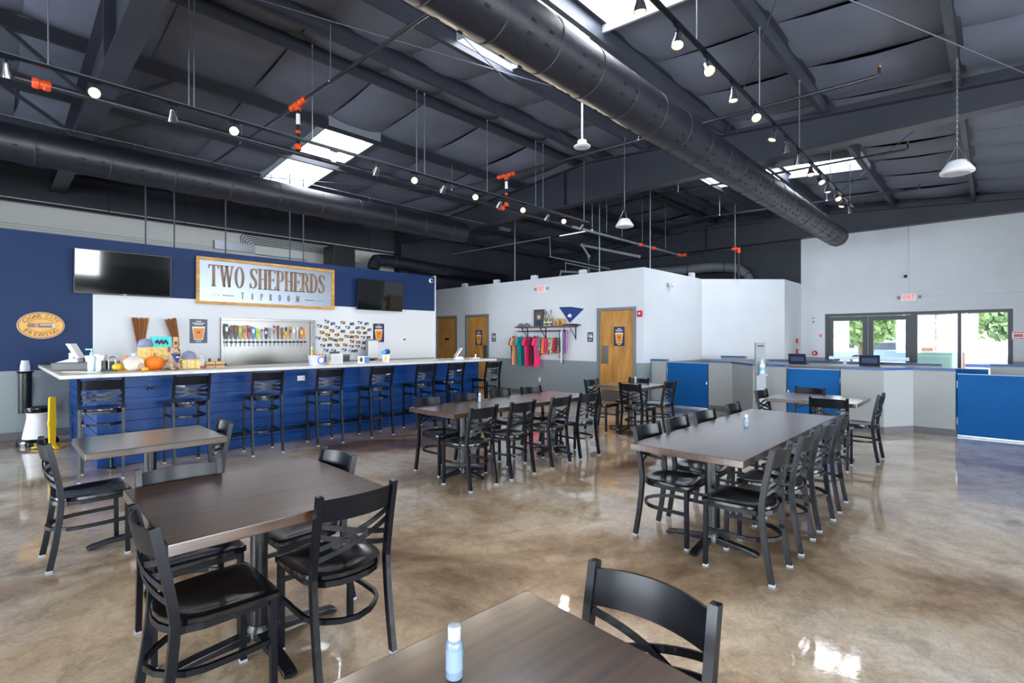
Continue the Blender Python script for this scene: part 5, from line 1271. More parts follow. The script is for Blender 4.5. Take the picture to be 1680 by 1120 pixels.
# ================================================================ MERCHANDISE SHELF ON THE RESTROOM WALL
WX = BATHX
yl, yr = onX(845, 537, WX - 0.28)[1], onX(949, 536, WX)[1]
zs_ = onX(949, 534, WX)[2]
yc = (yl + yr) / 2; hw = (yl - yr) / 2
sh = thing('merchandise_shelf', 'dark wooden wall shelf with black brackets and hanging rail', 'shelf', (WX - 0.001, yc, zs_), R(-90))
mb = MB(); mb.b2(-hw, hw, -0.29, -0.0005, -0.035, 0.0); mb.build('board', M_SHELF, sh, bevel=0.003)
for x in (-hw + 0.22, -0.1, hw - 0.08):
    mb = MB(); mb.b2(x - 0.015, x + 0.015, -0.008, -0.0005, -0.36, -0.0355); mb.bar([(x, -0.25, -0.045), (x, -0.006, -0.32)], 0.014, 0.014); mb.b2(x - 0.015, x + 0.015, -0.27, -0.008, -0.0435, -0.0355); mb.build('bracket', M_BLKPL, sh)
mb = MB(); mb.tube([(-hw + 0.02, -0.20, -0.13), (hw - 0.25, -0.20, -0.13)], 0.013, 8); mb.build('hanging_rail', M_BLKPL, sh, smooth=True)
for x in (-hw + 0.22, -0.1, hw - 0.3):
    mb = MB(); mb.b2(x - 0.006, x + 0.006, -0.206, -0.194, -0.1175, -0.036); mb.build('rail_hanger', M_BLKPL, sh)
RZ, RX = zs_ - 0.13, WX - 0.201
def ylat(u): return onX(u, 560, RX)[1]
def garment(label, u, c, length, wid, name='t_shirt', sleeve=True, z_top=-0.12, m=None, yaw=72):
    """a garment on a hanger seen almost edge on"""
    t = thing(name, label, 'shirt' if name == 't_shirt' else 'apron', (RX, ylat(u), RZ), R(-90 + yaw), 'garments on the hanging rail')
    mm = m or mat('cloth_%d_%d_%d' % c, c, 0.85, noise=0.08, nscale=18)
    rng = random.Random(int(u * 10)); N = 10; V = []; F = []
    cols = [-wid / 2 + wid * i / N for i in range(N + 1)]
    rowsz = [z_top - 0.03 - length * k / 8 for k in range(9)]
    for side in (1, -1):
        for k, z in enumerate(rowsz):
            for i, x in enumerate(cols):
                sl = 0.055 * abs(x / (wid / 2)) if k == 0 else 0
                fold = 0.012 * math.sin(i * 2.1 + k * 0.5 + u) * min(1, 0.3 + k / 5)
                V.append((x * (1 - 0.05 * math.sin(k * 0.4)), side * (0.022 + 0.006 * k / 8) * (1 - (x / (wid / 2)) ** 2 * 0.8) + fold, z - sl))
    S = len(rowsz) * (N + 1)
    for o in (0, S):
        for k in range(8):
            for i in range(N):
                a = o + k * (N + 1) + i; q = (a, a + 1, a + N + 2, a + N + 1); F.append(q if o else q[::-1])
    for k in range(8):
        for i in (0, N):
            a = k * (N + 1) + i; F.append((a, a + N + 1, a + N + 1 + S, a + S))
    for i in range(N): F.append((i, i + 1, i + 1 + S, i + S))
    mb = MB(); mb.add(V, F); mb.build('body', mm, t, smooth=True)
    if sleeve:
        for s in (-1, 1):
            mb = MB(); mb.sweep([(s * (wid / 2 - 0.03), 0, z_top - 0.09), (s * (wid / 2 + 0.03), 0, z_top - 0.19), (s * (wid / 2 + 0.045), 0, z_top - 0.27)], [(0.075 * math.cos(a), 0.03 * math.sin(a)) for a in [2 * PI * k / 8 for k in range(8)]], up=(0, 1, 0)); mb.build('sleeve', mm, t, smooth=True)
    h = MB(); h.tube([(0, 0, 0.013), (0.018, 0, 0.028), (0.03, 0, 0.012), (0.018, 0, -0.02), (0, 0, -0.045), (0, 0, z_top + 0.0)], 0.0035, 6); h.tube([(-wid * 0.42, 0, z_top - 0.065), (0, 0, z_top), (wid * 0.42, 0, z_top - 0.065)], 0.006, 6); h.build('hanger', M_BLKPL, t)
    return t
garment('dark olive shirt at the left end of the hanging rail', 843, (96, 84, 66), 0.78, 0.34, yaw=104)
garment('peach shirt, second from the left on the hanging rail', 846.5, (236, 164, 126), 0.78, 0.38, yaw=100)
garment('teal shirt on the hanging rail', 856, (0, 158, 162), 0.80, 0.40, yaw=97)
garment('bright pink shirt right of the teal shirt', 867.5, (240, 46, 112), 0.80, 0.40, yaw=97)
garment('charcoal shirt right of the bright pink shirt', 877.5, (44, 44, 56), 0.68, 0.38, yaw=100)
garment('second bright pink shirt behind the charcoal shirt', 881, (242, 52, 118), 0.82, 0.36, yaw=102)
def bandana(label, u, m, length=0.42, w=0.16, z_top=-0.19):
    t = thing('hanging_bandana', label, 'bandana', (RX, ylat(u), RZ), R(-90 + 75), 'bandanas clipped on the rail')
    N = 6; V = []; F = []
    for side in (0.006, -0.006):
        for k in range(7):
            z = z_top - length * k / 6
            for i in range(N + 1):
                f = -1 + 2 * i / N; ww = w / 2 * (0.45 + 0.55 * k / 6)
                V.append((f * ww, side + 0.018 * math.sin(f * 4 + u) * (0.4 + k / 8), z + (0.05 * abs(f) if k == 6 else 0)))
    S = 7 * (N + 1)
    for o in (0, S):
        for k in range(6):
            for i in range(N): a = o + k * (N + 1) + i; q = (a, a + 1, a + N + 2, a + N + 1); F.append(q if o else q[::-1])
    for k in range(6):
        for i in (0, N): a = k * (N + 1) + i; F.append((a, a + N + 1, a + N + 1 + S, a + S))
    for i in range(N):
        F.append((i, i + 1, i + 1 + S, i + S)); a = 6 * (N + 1) + i; F.append((a, a + 1, a + 1 + S, a + S))
    mb = MB(); mb.add(V, F); mb.build('cloth', m, t, smooth=True)
    h = MB(); h.tube([(0, 0, 0.012), (0.016, 0, 0.024), (0.026, 0, 0.01), (0.0, 0, -0.04), (0, 0, z_top + 0.012)], 0.003, 6); h.bar([(-0.05, 0, z_top + 0.006), (0.05, 0, z_top + 0.006)], 0.008, 0.012); h.build('clip_hanger', M_BLKPL, t)
PRT = [('slate blue patterned', print_mat('print_slate', [(120, 128, 148), (90, 100, 124), (160, 164, 176)], 60)), ('grey and navy', print_mat('print_navygrey', [(86, 92, 112), (170, 172, 180), (50, 56, 80)], 70)),
       ('bright orange', mat('cloth_orange', (244, 116, 52), 0.8)), ('magenta', mat('cloth_magenta', (206, 44, 108), 0.8)), ('yellow and blue floral', print_mat('print_floral', [(240, 208, 40), (30, 110, 170), (60, 150, 70), (244, 240, 220), (30, 60, 90)], 55)),
       ('white and green floral', print_mat('print_white', [(226, 230, 226), (90, 150, 80), (60, 110, 150), (236, 210, 60)], 55)), ('bright red', mat('cloth_red', (206, 26, 50), 0.8)), ('purple plaid', print_mat('print_plaid', [(96, 70, 120), (140, 130, 160), (50, 44, 70)], 70)), ('dark navy dotted', print_mat('print_dots', [(22, 30, 52), (22, 30, 52), (200, 120, 50), (40, 60, 90)], 60))]
for i, (nm, m) in enumerate(PRT):
    bandana('%s bandana hanging from the merchandise rail' % nm, (883.5, 887, 892, 896.5, 901.5, 906, 910, 913.5, 917)[i], m, 0.45 if i in (0, 1, 2, 4, 5) else 0.40)
def leash(label, u, c, ln, loop=False, r=0.009):
    t = thing('dog_leash', label, 'leash', (RX, ylat(u), RZ), R(-90), 'leashes on the merchandise rail')
    m = mat('leash_%d_%d_%d' % c, c, 0.6)
    mb = MB(); mb.tube([(-0.012, -0.02, -ln), (-0.012, -0.018, -0.05), (-0.006, -0.012, 0.016), (0.0, 0.012, 0.02), (0.012, 0.02, -0.03), (0.014, 0.02, -ln * 0.8)], r, 6); mb.build('strap', m, t, smooth=True)
    mb = MB(); mb.tube([(-0.012 + 0.02 * math.sin(a), -0.02, -ln - 0.05 + 0.05 * math.cos(a)) for a in [2 * PI * k / 12 for k in range(12)]], r * 0.7, 6, closed=True); mb.build('loop', m, t, smooth=True)
    mb = MB(); mb.lathe([(0.008, -ln * 0.8 - 0.06), (0.011, -ln * 0.8 - 0.03), (0.008, -ln * 0.8)], 8, (0.014, 0.02, 0)); mb.build('clasp', M_CHROME, t)
leash('dark green leash left of the white leash', 919.0, (16, 74, 70), 0.62)
leash('white leash with brown end hanging from the rail', 922, (232, 234, 236), 0.72, r=0.014)
leash('navy leash right of the white leash', 925.5, (44, 60, 112), 0.74, r=0.014)
leash('magenta leash at the right end of the rail', 929.5, (196, 60, 170), 0.68)
# on top of the shelf
SZ = zs_ + 0.0005
def ysh(u, d=0.15): return onX(u, 535, WX - d)[1]
for lab, u in (('grey-mauve cap at the left end of the merchandise shelf', 854), ('grey-mauve cap, second from left on the merchandise shelf', 864)):
    ballcap(lab, WX - 0.15, ysh(u), SZ, (112, 106, 118), R(180), 0.9)
t = thing('framed_picture', 'dark framed dog portrait leaning on the merchandise shelf', 'picture', (WX - 0.09, ysh(884.5, 0.09), SZ), R(-90))
k0, k1 = onX(876, 508, WX - 0.09), onX(893, 535, WX - 0.09); w, h = (k0[1] - k1[1]) / 2, k0[2] - zs_
mb = MB(); mb.b2(-w, w, -0.012, 0.012, 0, h); mb.build('frame', mat('dark_grey_frame', (70, 64, 62), 0.6), t, bevel=0.004)
mb = MB(); mb.b2(-w * 0.65, w * 0.65, -0.0145, -0.0125, h * 0.06, h * 0.85); pn = mb.build('print', mat('print_dim', (92, 84, 78), 0.6), t)
mb = MB(); mb.ell((0.0, -0.016, h * 0.55), (w * 0.32, 0.001, h * 0.13), 12, 6); mb.build('dog_head', mat('print_white2', (190, 186, 178), 0.6), pn)
mb = MB(); mb.b2(-w * 0.5, w * 0.5, -0.0165, -0.015, h * 0.08, h * 0.36); mb.build('navy_field', mat('print_navyf', (44, 56, 92), 0.6), pn)
for i, (u, c, nm, ht) in enumerate(((893.5, (120, 170, 120), 'green', 0.30), (897, (40, 60, 110), 'navy', 0.36), (900.5, (226, 170, 50), 'yellow', 0.27), (904, (90, 110, 90), 'olive and white', 0.40))):
    t = thing('toy_bottle', '%s patterned bottle-shaped toy beside the dog portrait' % nm, 'toy', (WX - 0.12, ysh(u, 0.12), SZ), R(-90), 'bottle toys on the shelf')
    mb = MB(); mb.lathe([(0.03, 0), (0.036, 0.01), (0.036, ht * 0.55), (0.014, ht * 0.78), (0.014, ht)], 12); mb.build('body', print_mat('toy_%d' % i, [c, (236, 226, 180), (30, 50, 80), c], 40), t, smooth=True)
    mb = MB(); mb.lathe([(0.017, ht + 0.0005), (0.017, ht + 0.03)], 10); mb.build('cap', mat('toycap_%d' % i, tuple(int(k * 0.7) for k in c), 0.5), t)
for lab, u in (('left of two tan wooden dog-treat jars on the merchandise shelf', 914.5), ('right of two tan wooden dog-treat jars on the merchandise shelf', 923)):
    t = thing('treat_jar', lab, 'jar', (WX - 0.14, ysh(u, 0.14), SZ), 0, 'tan jars on the shelf')
    mb = MB(); mb.lathe([(0.05, 0), (0.058, 0.01), (0.058, 0.14), (0.045, 0.185), (0.02, 0.195)], 14); mb.build('body', M_GOLDW, t, smooth=True)
    mb = MB(); mb.b2(-0.0605, -0.0585, -0.025, 0.025, 0.05, 0.10); mb.build('label', mat('jar_label', (120, 80, 50), 0.6), t)
mb = MB(); V = []
t = thing('folded_cloth', 'dark folded cloth draped at the right end of the merchandise shelf', 'cloth', (WX - 0.15, ysh(938, 0.15), SZ), R(-90))
mb.prism([(-0.22, 0), (0.22, 0), (0.21, 0.02), (0.08, 0.045), (-0.10, 0.04), (-0.21, 0.018)], -0.12, 0.12); mb.build('upper_fold', mat('dark_cloth', (50, 48, 56), 0.9), t, bevel=0.008)
# pennant bandana on the wall
k = [onX(u, v, WX) for u, v in ((918, 504.5), (957.5, 507), (935, 529.5))]
yc = (k[0][1] + k[1][1]) / 2; zc = k[0][2]
t = thing('wall_bandana', 'navy triangular bandana with a white dog emblem on the wall', 'bandana', (WX - 0.001, yc, zc), R(-90))
hw = (k[0][1] - k[1][1]) / 2; dz = k[2][2] - zc; mx_ = yc - k[2][1]
mb = MB(); mb.prism([(-hw, 0), (mx_, dz), (hw, k[1][2] - zc), (0, -0.01)][::-1], -0.008, -0.001); mb.build('cloth', mat('navy_cloth', (34, 62, 128), 0.8), t)
mb = MB(); mb.tube([(-hw, -0.006, 0.0), (0, -0.010, -0.008), (hw, -0.006, k[1][2] - zc)], 0.012, 8); mb.build('rolled_hem', mat('navy_cloth', (34, 62, 128), 0.8), t, smooth=True)
mb = MB(); mb.prism([(mx_ - 0.06, dz * 0.62), (mx_ + 0.05, dz * 0.66), (mx_ + 0.065, dz * 0.52), (mx_ + 0.02, dz * 0.42), (mx_ - 0.03, dz * 0.45), (mx_ - 0.065, dz * 0.52)], -0.0105, -0.0085); mb.build('dog_emblem', mat('white_print', (228, 228, 236), 0.5), t)
p = onX(885.5, 622.5, WX); outlet('white wall outlet below the hanging shirts', (WX - 0.001, p[1], p[2]), R(-90), 0.075, 0.12, False)

# ================================================================ EXIT SIGNS, ALARMS, NOTICES
def exit_sign(label, c, rz, w, h):
    t = thing('exit_sign', label, 'exit sign', c, rz, 'exit signs')
    mb = MB(); mb.b2(-w / 2, w / 2, -0.05, -0.001, -h / 2, h / 2); mb.build('casing', M_WHPL, t, bevel=0.006)
    text_part('lettering', 'EXIT', h * 0.86, mat('exit_red_glow', (255, 40, 30), 0.4, emit=0.55, ecol=(255, 30, 20)), t, 0, -0.002, -0.0525, 0.003, sx=w / h * 0.40)
    for s in (-1, 1):
        a = MB(); a.tube([(s * w / 2, -0.025, 0), (s * (w / 2 + 0.03), -0.03, 0.0)], 0.008, 6); b_ = a.build('lamp_arm', M_WHPL, t)
        a = MB(); a.lathe([(0.03, 0.0), (0.045, 0.05)], 12, (s * (w / 2 + 0.03) - (0.0 if s > 0 else 0.05), -0.03, 0.0), axis='x'); a.build('emergency_lamp', mat('lamp_grey', (150, 152, 156), 0.4), b_)
p = onX(889.5, 474, WX); exit_sign('red EXIT sign above the merchandise shelf', (WX, p[1], p[2]), R(-90), 0.31, 0.20)
p = onX(1491.5, 487.5, XR); exit_sign('red EXIT sign above the entrance doors', (XR, p[1], p[2]), R(-90), 0.34, 0.21)
ez = p
t = thing('wall_conduit', 'thin white conduit from the entrance EXIT sign up and to the right', 'conduit', (XR - 0.012, p[1], p[2]), R(-90))
mb = MB(); mb.tube([(0, 0, 0.11), (0, 0, 1.9)], 0.010, 6); mb.build('riser', M_WHITE, t)
mb = MB(); mb.tube([(0.26, 0, 0.0), (6.0, 0, 0.0)], 0.010, 6); mb.build('run', M_WHITE, t)
p = onX(1486, 453.5, XR); dome('dark-eyed dome camera above the entrance EXIT sign', (XR, p[1], p[2]), R(-90), 0.075)
def alarm(label, c, rz, w, h, white=True):
    t = thing('fire_alarm', label, 'fire alarm', c, rz, 'red fire alarms')
    mb = MB(); mb.b2(-w / 2, w / 2, -0.05, -0.001, -h / 2, h / 2); mb.build('casing', M_RED, t, bevel=0.008)
    mb = MB()
    if white: mb.prism([(-w * 0.22, h * 0.1), (0, h * 0.25), (w * 0.25, h * 0.05), (0, -h * 0.2)], -0.058, -0.0505)
    else: mb.b2(-w * 0.3, w * 0.3, -0.058, -0.0505, -h * 0.1, h * 0.1)
    mb.build('strobe', M_WHPL, t)
p = onX(1050.5, 514.5, WX); alarm('red fire alarm strobe right of the tall wooden door', (WX, p[1], p[2]), R(-90), 0.115, 0.15)
for lab, v in (('upper red fire alarm box on the alcove wall', 559), ('lower red pull station on the alcove wall', 576)):
    p = onY(1306.5, v, 4.207); alarm(lab, (p[0], 4.207, p[2]), 0, 0.12, 0.13 if v < 570 else 0.14, False)
p = onX(1333, 588.5, XR - 0.3)
t = thing('fire_bell', 'round red and white bell low on the entrance wall', 'bell', (XR - 0.001, p[1], 1.12), R(-90))
mb = MB(); mb.lathe([(0.03, -0.08), (0.062, -0.05), (0.07, -0.001)], 18, axis='y'); mb.build('gong', M_RED, t, smooth=True)
mb = MB(); mb.lathe([(0.02, -0.085), (0.028, -0.0805)], 14, axis='y'); mb.build('hub', M_WHPL, t)
def notice(label, u, v, w, h, lines, m=None):
    p = onX(u, v, XR); t = thing('wall_notice', label, 'notice', (XR - 0.001, p[1], p[2]), R(-90))
    mb = MB(); mb.b2(-w / 2, w / 2, -0.004, -0.0005, -h / 2, h / 2); mb.build('sheet', m or M_WHPL, t)
    for x0, x1, z0, z1 in lines:
        mb = MB(); mb.b2(x0 * w, x1 * w, -0.0055, -0.0042, z0 * h, z1 * h); mb.build('print_block', M_RED, t)
notice('white notice with red print left of the entrance doors', 1346.5, 551, 0.15, 0.15, [(-0.4, 0.4, 0.25, 0.4), (-0.3, 0.3, -0.15, 0.15), (-0.4, 0.4, -0.4, -0.3)])
notice('narrow red and white notice high beside the alcove', 1334.5, 525.5, 0.05, 0.17, [(-0.5, 0.5, 0.3, 0.5), (-0.2, 0.2, 0.0, 0.2), (-0.5, 0.5, -0.4, -0.1)])
notice('white notice with red print right of the entrance windows', 1671, 550, 0.22, 0.19, [(-0.45, 0.45, 0.3, 0.42), (-0.35, 0.35, -0.2, 0.15), (-0.45, 0.45, -0.42, -0.32)])
p = onY(1095, 467.5, 5.84)
t = thing('security_camera', 'small white bullet camera on the corridor wall', 'camera', (p[0], 5.839, p[2]))
mb = MB(); mb.b2(-0.05, 0.05, -0.03, 0, -0.05, 0.05); mb.build('base', mat('lamp_grey', (150, 152, 156), 0.4), t, bevel=0.004)
mb = MB(); mb.lathe([(0.04, 0.0), (0.045, 0.14)], 14, (0.03, -0.08, 0.0), axis='x'); mb.build('barrel', M_WHPL, t, smooth=True)
mb = MB(); mb.tube([(0, -0.03, 0), (0.05, -0.075, 0)], 0.014, 8); mb.build('arm', M_WHPL, t)

# ================================================================ CHECK-IN AREA
t = thing('sanitizer_stand', 'grey pedestal with a hand sanitizer dispenser before the low wall', 'dispenser', (9.45, 2.98, 0), R(-50))
mb = MB(); mb.b2(-0.17, 0.17, -0.13, 0.13, 0, 0.012); mb.build('foot_plate', mat('stand_grey', (154, 160, 168), 0.5), t)
mb = MB(); mb.b2(-0.08, 0.08, -0.035, 0.035, 0.0125, 0.93); mb.build('column', mat('stand_grey', (154, 160, 168), 0.5), t, bevel=0.005)
mb = MB(); mb.b2(-0.085, 0.085, -0.01, 0.04, 0.9305, 1.47); hd = mb.build('head_panel', mat('stand_dark', (138, 144, 150), 0.45), t, bevel=0.005)
mb = MB(); mb.b2(-0.055, 0.055, -0.0125, -0.0105, 1.40, 1.43); mb.build('print_strip', mat('charcoal_top', (70, 70, 76), 0.5), hd)
mb = MB(); mb.b2(-0.075, 0.075, -0.13, -0.0105, 0.90, 0.93); mb.build('drip_shelf', mat('stand_grey', (154, 160, 168), 0.5), t)
t2 = thing('pump_bottle', 'clear hand sanitizer pump bottle held on the grey pedestal', 'bottle', (9.45 + 0.07 * math.cos(R(-140)), 2.98 + 0.07 * math.sin(R(-140)), 0.9315), R(-50))
mb = MB(); mb.lathe([(0.04, 0), (0.043, 0.006), (0.043, 0.15), (0.03, 0.185), (0.014, 0.195)], 14); mb.build('body', M_BOTL, t2, smooth=True)
mb = MB(); mb.lathe([(0.018, 0.1955), (0.018, 0.22), (0.006, 0.225), (0.006, 0.255)], 10); mb.build('collar', M_WHPL, t2)
mb = MB(); mb.b2(-0.01, 0.01, -0.06, 0.016, 0.2555, 0.27); mb.build('nozzle', M_WHPL, t2)
mb = MB(); mb.lathe([(0.0436, 0.05), (0.0436, 0.11)], 14, cap=False); mb.build('label', mat('aqua_label', (110, 196, 220), 0.4), t2)
# desk with laptops between the two rows of low walls
t = thing('check_in_desk', 'long dark-edged check-in desk behind the low walls', 'desk', (11.75, 2.1, 0))
mb = MB(); mb.b2(-0.35, 0.35, -1.4, 1.4, 0.985, 1.02); mb.build('desktop', mat('desk_grey', (150, 150, 150), 0.4), t, bevel=0.003)
for s in (-1, 1):
    mb = MB(); mb.b2(-0.33, 0.33, s * 1.36 - 0.02, s * 1.36 + 0.02, 0, 0.9845); mb.build('end_panel', M_PONY, t)
mb = MB(); mb.b2(-0.30, -0.28, -1.33, 1.33, 0.1, 0.9845); mb.build('modesty_panel', M_PONY, t)
def laptop(label, y, yaw):
    t = thing('laptop', label, 'laptop', (11.62, y, 1.0205), R(yaw), 'laptops on the check-in desk')
    mb = MB(); mb.b2(-0.16, 0.16, -0.11, 0.11, 0, 0.018); mb.build('keyboard_base', M_BLKPL, t, bevel=0.003)
    mb = MB(); mb.b2(-0.16, 0.16, -0.004, 0.004, 0.0, 0.21); mtx = Matrix.Translation((0, -0.11, 0.016)) @ Matrix.Rotation(R(18), 4, 'X'); mb.v = [tuple(mtx @ Vector(v)) for v in mb.v]; lid = mb.build('screen_lid', mat('laptop_lid', (40, 46, 62), 0.35), t, bevel=0.002)
    mb = MB(); mb.b2(-0.12, 0.12, -0.0045, -0.0042, 0.05, 0.15); mb.v = [tuple(mtx @ Vector(v)) for v in mb.v]; mb.build('lid_badge', mat('lid_badge', (70, 84, 120), 0.4), lid)
yb = onX(1311, 592, 11.62)[1]; laptop('dark laptop at the left of the check-in desk', yb, -90)
yb = onX(1427, 594, 11.62)[1]; laptop('dark laptop at the right of the check-in desk', yb, -84)
mb = MB(); mb.lathe([(0.03, 0), (0.032, 0.09), (0.02, 0.10)], 12); o = tag(mb.build('paper_cup', M_WHPL, smooth=True), 'small white cup between the two laptops', 'cup'); o.location = (11.62, onX(1386, 596, 11.62)[1], 1.0205)
# ================================================================ DUCTS
def duct(label, y, z, r, x0, x1, seam, slots):
    t = thing('fabric_duct', label, 'duct', (0, y, z))
    mb = MB(); SEG = 28; prof = []
    n = int((x1 - x0) / 0.16); rng = random.Random(int(y * 10))
    V = []; F = []
    for i in range(n + 1):
        x = x0 + (x1 - x0) * i / n
        for k in range(SEG):
            a = 2 * PI * k / SEG; rr = r * (1 + 0.012 * math.sin(k * 1.7 + i * 0.9) * math.sin(i * 0.5) + rng.uniform(-0.006, 0.006) + (0.025 * rng.random() if math.sin(a) > 0.7 else 0))
            V.append((x, rr * math.cos(a), rr * math.sin(a)))
    for i in range(n):
        for k in range(SEG): q = (k + 1) % SEG; F.append((i * SEG + k, i * SEG + q, (i + 1) * SEG + q, (i + 1) * SEG + k))
    F.append(tuple(range(SEG))[::-1]); F.append(tuple(n * SEG + k for k in range(SEG)))
    mb.add(V, F); mb.build('sleeve', M_DUCT, t, smooth=True)
    x = x0 + seam
    while x < x1 - 0.1:
        mb = MB(); mb.lathe([(r * 1.0, x - 0.012), (r * 1.022, x - 0.008), (r * 1.022, x + 0.008), (r * 1.0, x + 0.012)], SEG, axis='x', cap=False); mb.build('seam_ring', mat('dark_seam', (30, 30, 38), 0.5), t, smooth=True)
        x += seam
    if slots:
        mb = MB(); x = x0 + 0.3
        j = 0
        while x < x1 - 0.2:
            for a in slots:
                a2 = R(a); c = Vector((x + (0.12 if j % 2 else 0), r * 1.012 * math.cos(a2), r * 1.012 * math.sin(a2)))
                mb.box(c, (0.045, 0.012, 0.02), mtx=Matrix.Rotation(a2, 3, 'X'))
            x += 0.34; j += 1
        tag(mb.build('air_slots', mat('black_slot', (8, 8, 10), 0.8), t), None, None, None, 'stuff')
    mb = MB(); mb.tube([(x0, 0, r + 0.10), (x1 + 0.8, 0, r + 0.10)], 0.005, 6); mb.build('suspension_cable', mat('pale_cable', (170, 178, 188), 0.3, 0.7), t)
    x = x0 + 0.5
    while x < x1:
        mb = MB(); mb.bar([(x, 0, r * 0.99), (x, 0, r + 0.11)], 0.012, 0.006); mb.build('cable_clip', M_STEEL_DARK, t); x += 1.0
    return t
duct('dark fabric air duct along the bar', 9.44, 4.15, 0.245, -6.0 + 0.05, 8.1, 0.8, (200, 222, 318, 340))
duct('large dark fabric air duct crossing the room on the right', 2.84, 4.10, 0.243, -6.0 + 0.05, 14.75, 0.62, (195, 218, 240, 300, 322, 345))
mb = MB(); mb.b2(9.35, 9.75, 9.38, 9.46, 4.42, 4.50)
tag(mb.build('cable_tag', M_CHROME, bevel=0.003), 'small pale metal tag on the cable beyond the left duct', 'tag')

# ================================================================ TRACK LIGHTS
M_LAMP = mat('warm_lamp', (255, 214, 150), 0.3, emit=14.0, ecol=(255, 196, 118))
M_LAMPW = mat('dim_lamp', (255, 226, 186), 0.3, emit=3.0, ecol=(255, 214, 160))
M_CAN = mat('chrome_can', (120, 122, 128), 0.22, 0.9)
def track(label, y, x0, x1, z):
    t = thing('light_track', label, 'track', (0, y, 0))
    mb = MB(); mb.bar([(x0, 0, z(x0)), (x1, 0, z(x1))], 0.036, 0.022); mb.build('rail', M_BLACK, t)
    mb = MB(); mb.tube([(x0, 0.05, z(x0) + 0.04), (x1, 0.05, z(x1) + 0.04)], 0.012, 6); mb.build('conduit', mat('grey_conduit', (110, 114, 122), 0.4, 0.5), t)
    return t
zl = lambda x: 4.10
zrk = lambda x: 4.17 - 0.020 * (x - 3.3)
track('black light track along the bar side of the room', 6.45, -5.5, 9.2, zl)
track('black light track on the right side of the room', 1.9, -5.5, 11.2, zrk)
def spot(label, x, y, z, aim, lit, group, power=0):
    t = thing('track_spotlight', label, 'spotlight', (x, y, z), 0, group)
    mb = MB(); mb.b2(-0.05, 0.05, -0.016, 0.016, -0.03, -0.0115); mb.lathe([(0.008, -0.075), (0.008, -0.0305)], 8); mb.build('adapter', M_BLACK, t)
    d = Vector(aim).normalized(); c = Vector((0, 0, -0.12))
    q = d.to_track_quat('Z', 'Y').to_matrix()
    def place(mb): mb.v = [tuple(c + q @ Vector(v)) for v in mb.v]; return mb
    mb = MB(); mb.tube([(0, 0, -0.07), (-0.052, 0, -0.085), (-0.052, 0, -0.12)], 0.005, 6); mb.tube([(0, 0, -0.07), (0.052, 0, -0.085), (0.052, 0, -0.12)], 0.005, 6); mb.build('yoke', M_CAN, t)
    mb = place(MB().lathe([(0.018, -0.06), (0.026, -0.04), (0.03, 0.0), (0.045, 0.045), (0.05, 0.075), (0.047, 0.075), (0.042, 0.05), (0.0, 0.045)], 16, cap=False)); can = mb.build('can', M_CAN, t, smooth=True)
    mb = place(MB().lathe([(0.041, 0.058), (0.035, 0.068), (0.012, 0.072)], 16)); mb.build('bulb', M_LAMP if lit else M_LAMPW, can, smooth=True)
    if power:
        l = bpy.data.lights.new('spotlight_beam', 'SPOT'); l.energy = power; l.color = (1.0, 0.86, 0.68); l.spot_size = R(75); l.spot_blend = 0.8; l.shadow_soft_size = 0.04
        o = bpy.data.objects.new('spotlight_beam', l); COL.objects.link(o); o.parent = t
        o.location = c + d * 0.09; o.rotation_euler = d.to_track_quat('-Z', 'Y').to_euler()
NUM = ('first', 'second', 'third', 'fourth', 'fifth', 'sixth', 'seventh', 'eighth', 'ninth', 'tenth', 'eleventh', 'twelfth', 'thirteenth', 'fourteenth')
for i, (u, v, lit) in enumerate(((10, 103, 0), (155, 155, 1), (283, 180, 0), (384, 215, 1), (548, 260, 1), (618, 278, 0), (680, 297, 1), (728, 308, 0), (780, 325, 1), (820, 332, 0), (858, 347, 1), (898, 358, 0), (925, 365, 1), (955, 372, 0))):
    p = onY(u, v, 6.45); x = p[0]
    aim = (-x, -6.45, -2.6) if lit else ((0.25, 1, -0.95) if i % 4 else (0.1, 0.5, -1))
    spot(('lit' if lit else 'bar-facing') + ' track spotlight, %s from the left on the bar-side track' % NUM[i], x, 6.45, zl(x), aim, lit, 'spotlights on the bar-side track', 45)  # heads aimed at the bar glow faintly and cast the same beam
for i, (u, v) in enumerate(((1050, 5), (1112, 62), (1160, 112), (1203, 155), (1238, 188), (1270, 215), (1290, 240), (1310, 268), (1330, 285), (1345, 300), (1358, 313), (1373, 325), (1383, 337), (1393, 350))):
    p = onY(u, v, 1.9); x = p[0]; aim = ((0.2, 0.1, -1), (-0.3, -0.1, -1), (-0.5, -0.6, -1), (0, 0.0, -1), (-0.6, -0.5, -0.9), (-0.2, 0.3, -1), (0.3, 0, -1))[i % 7]
    spot('track spotlight, %s from the camera on the right-hand track' % NUM[i], x, 1.9, zrk(x), aim, i in (0, 1, 2, 4), 'spotlights on the right-hand track', 18 if i % 2 == 0 else 0)
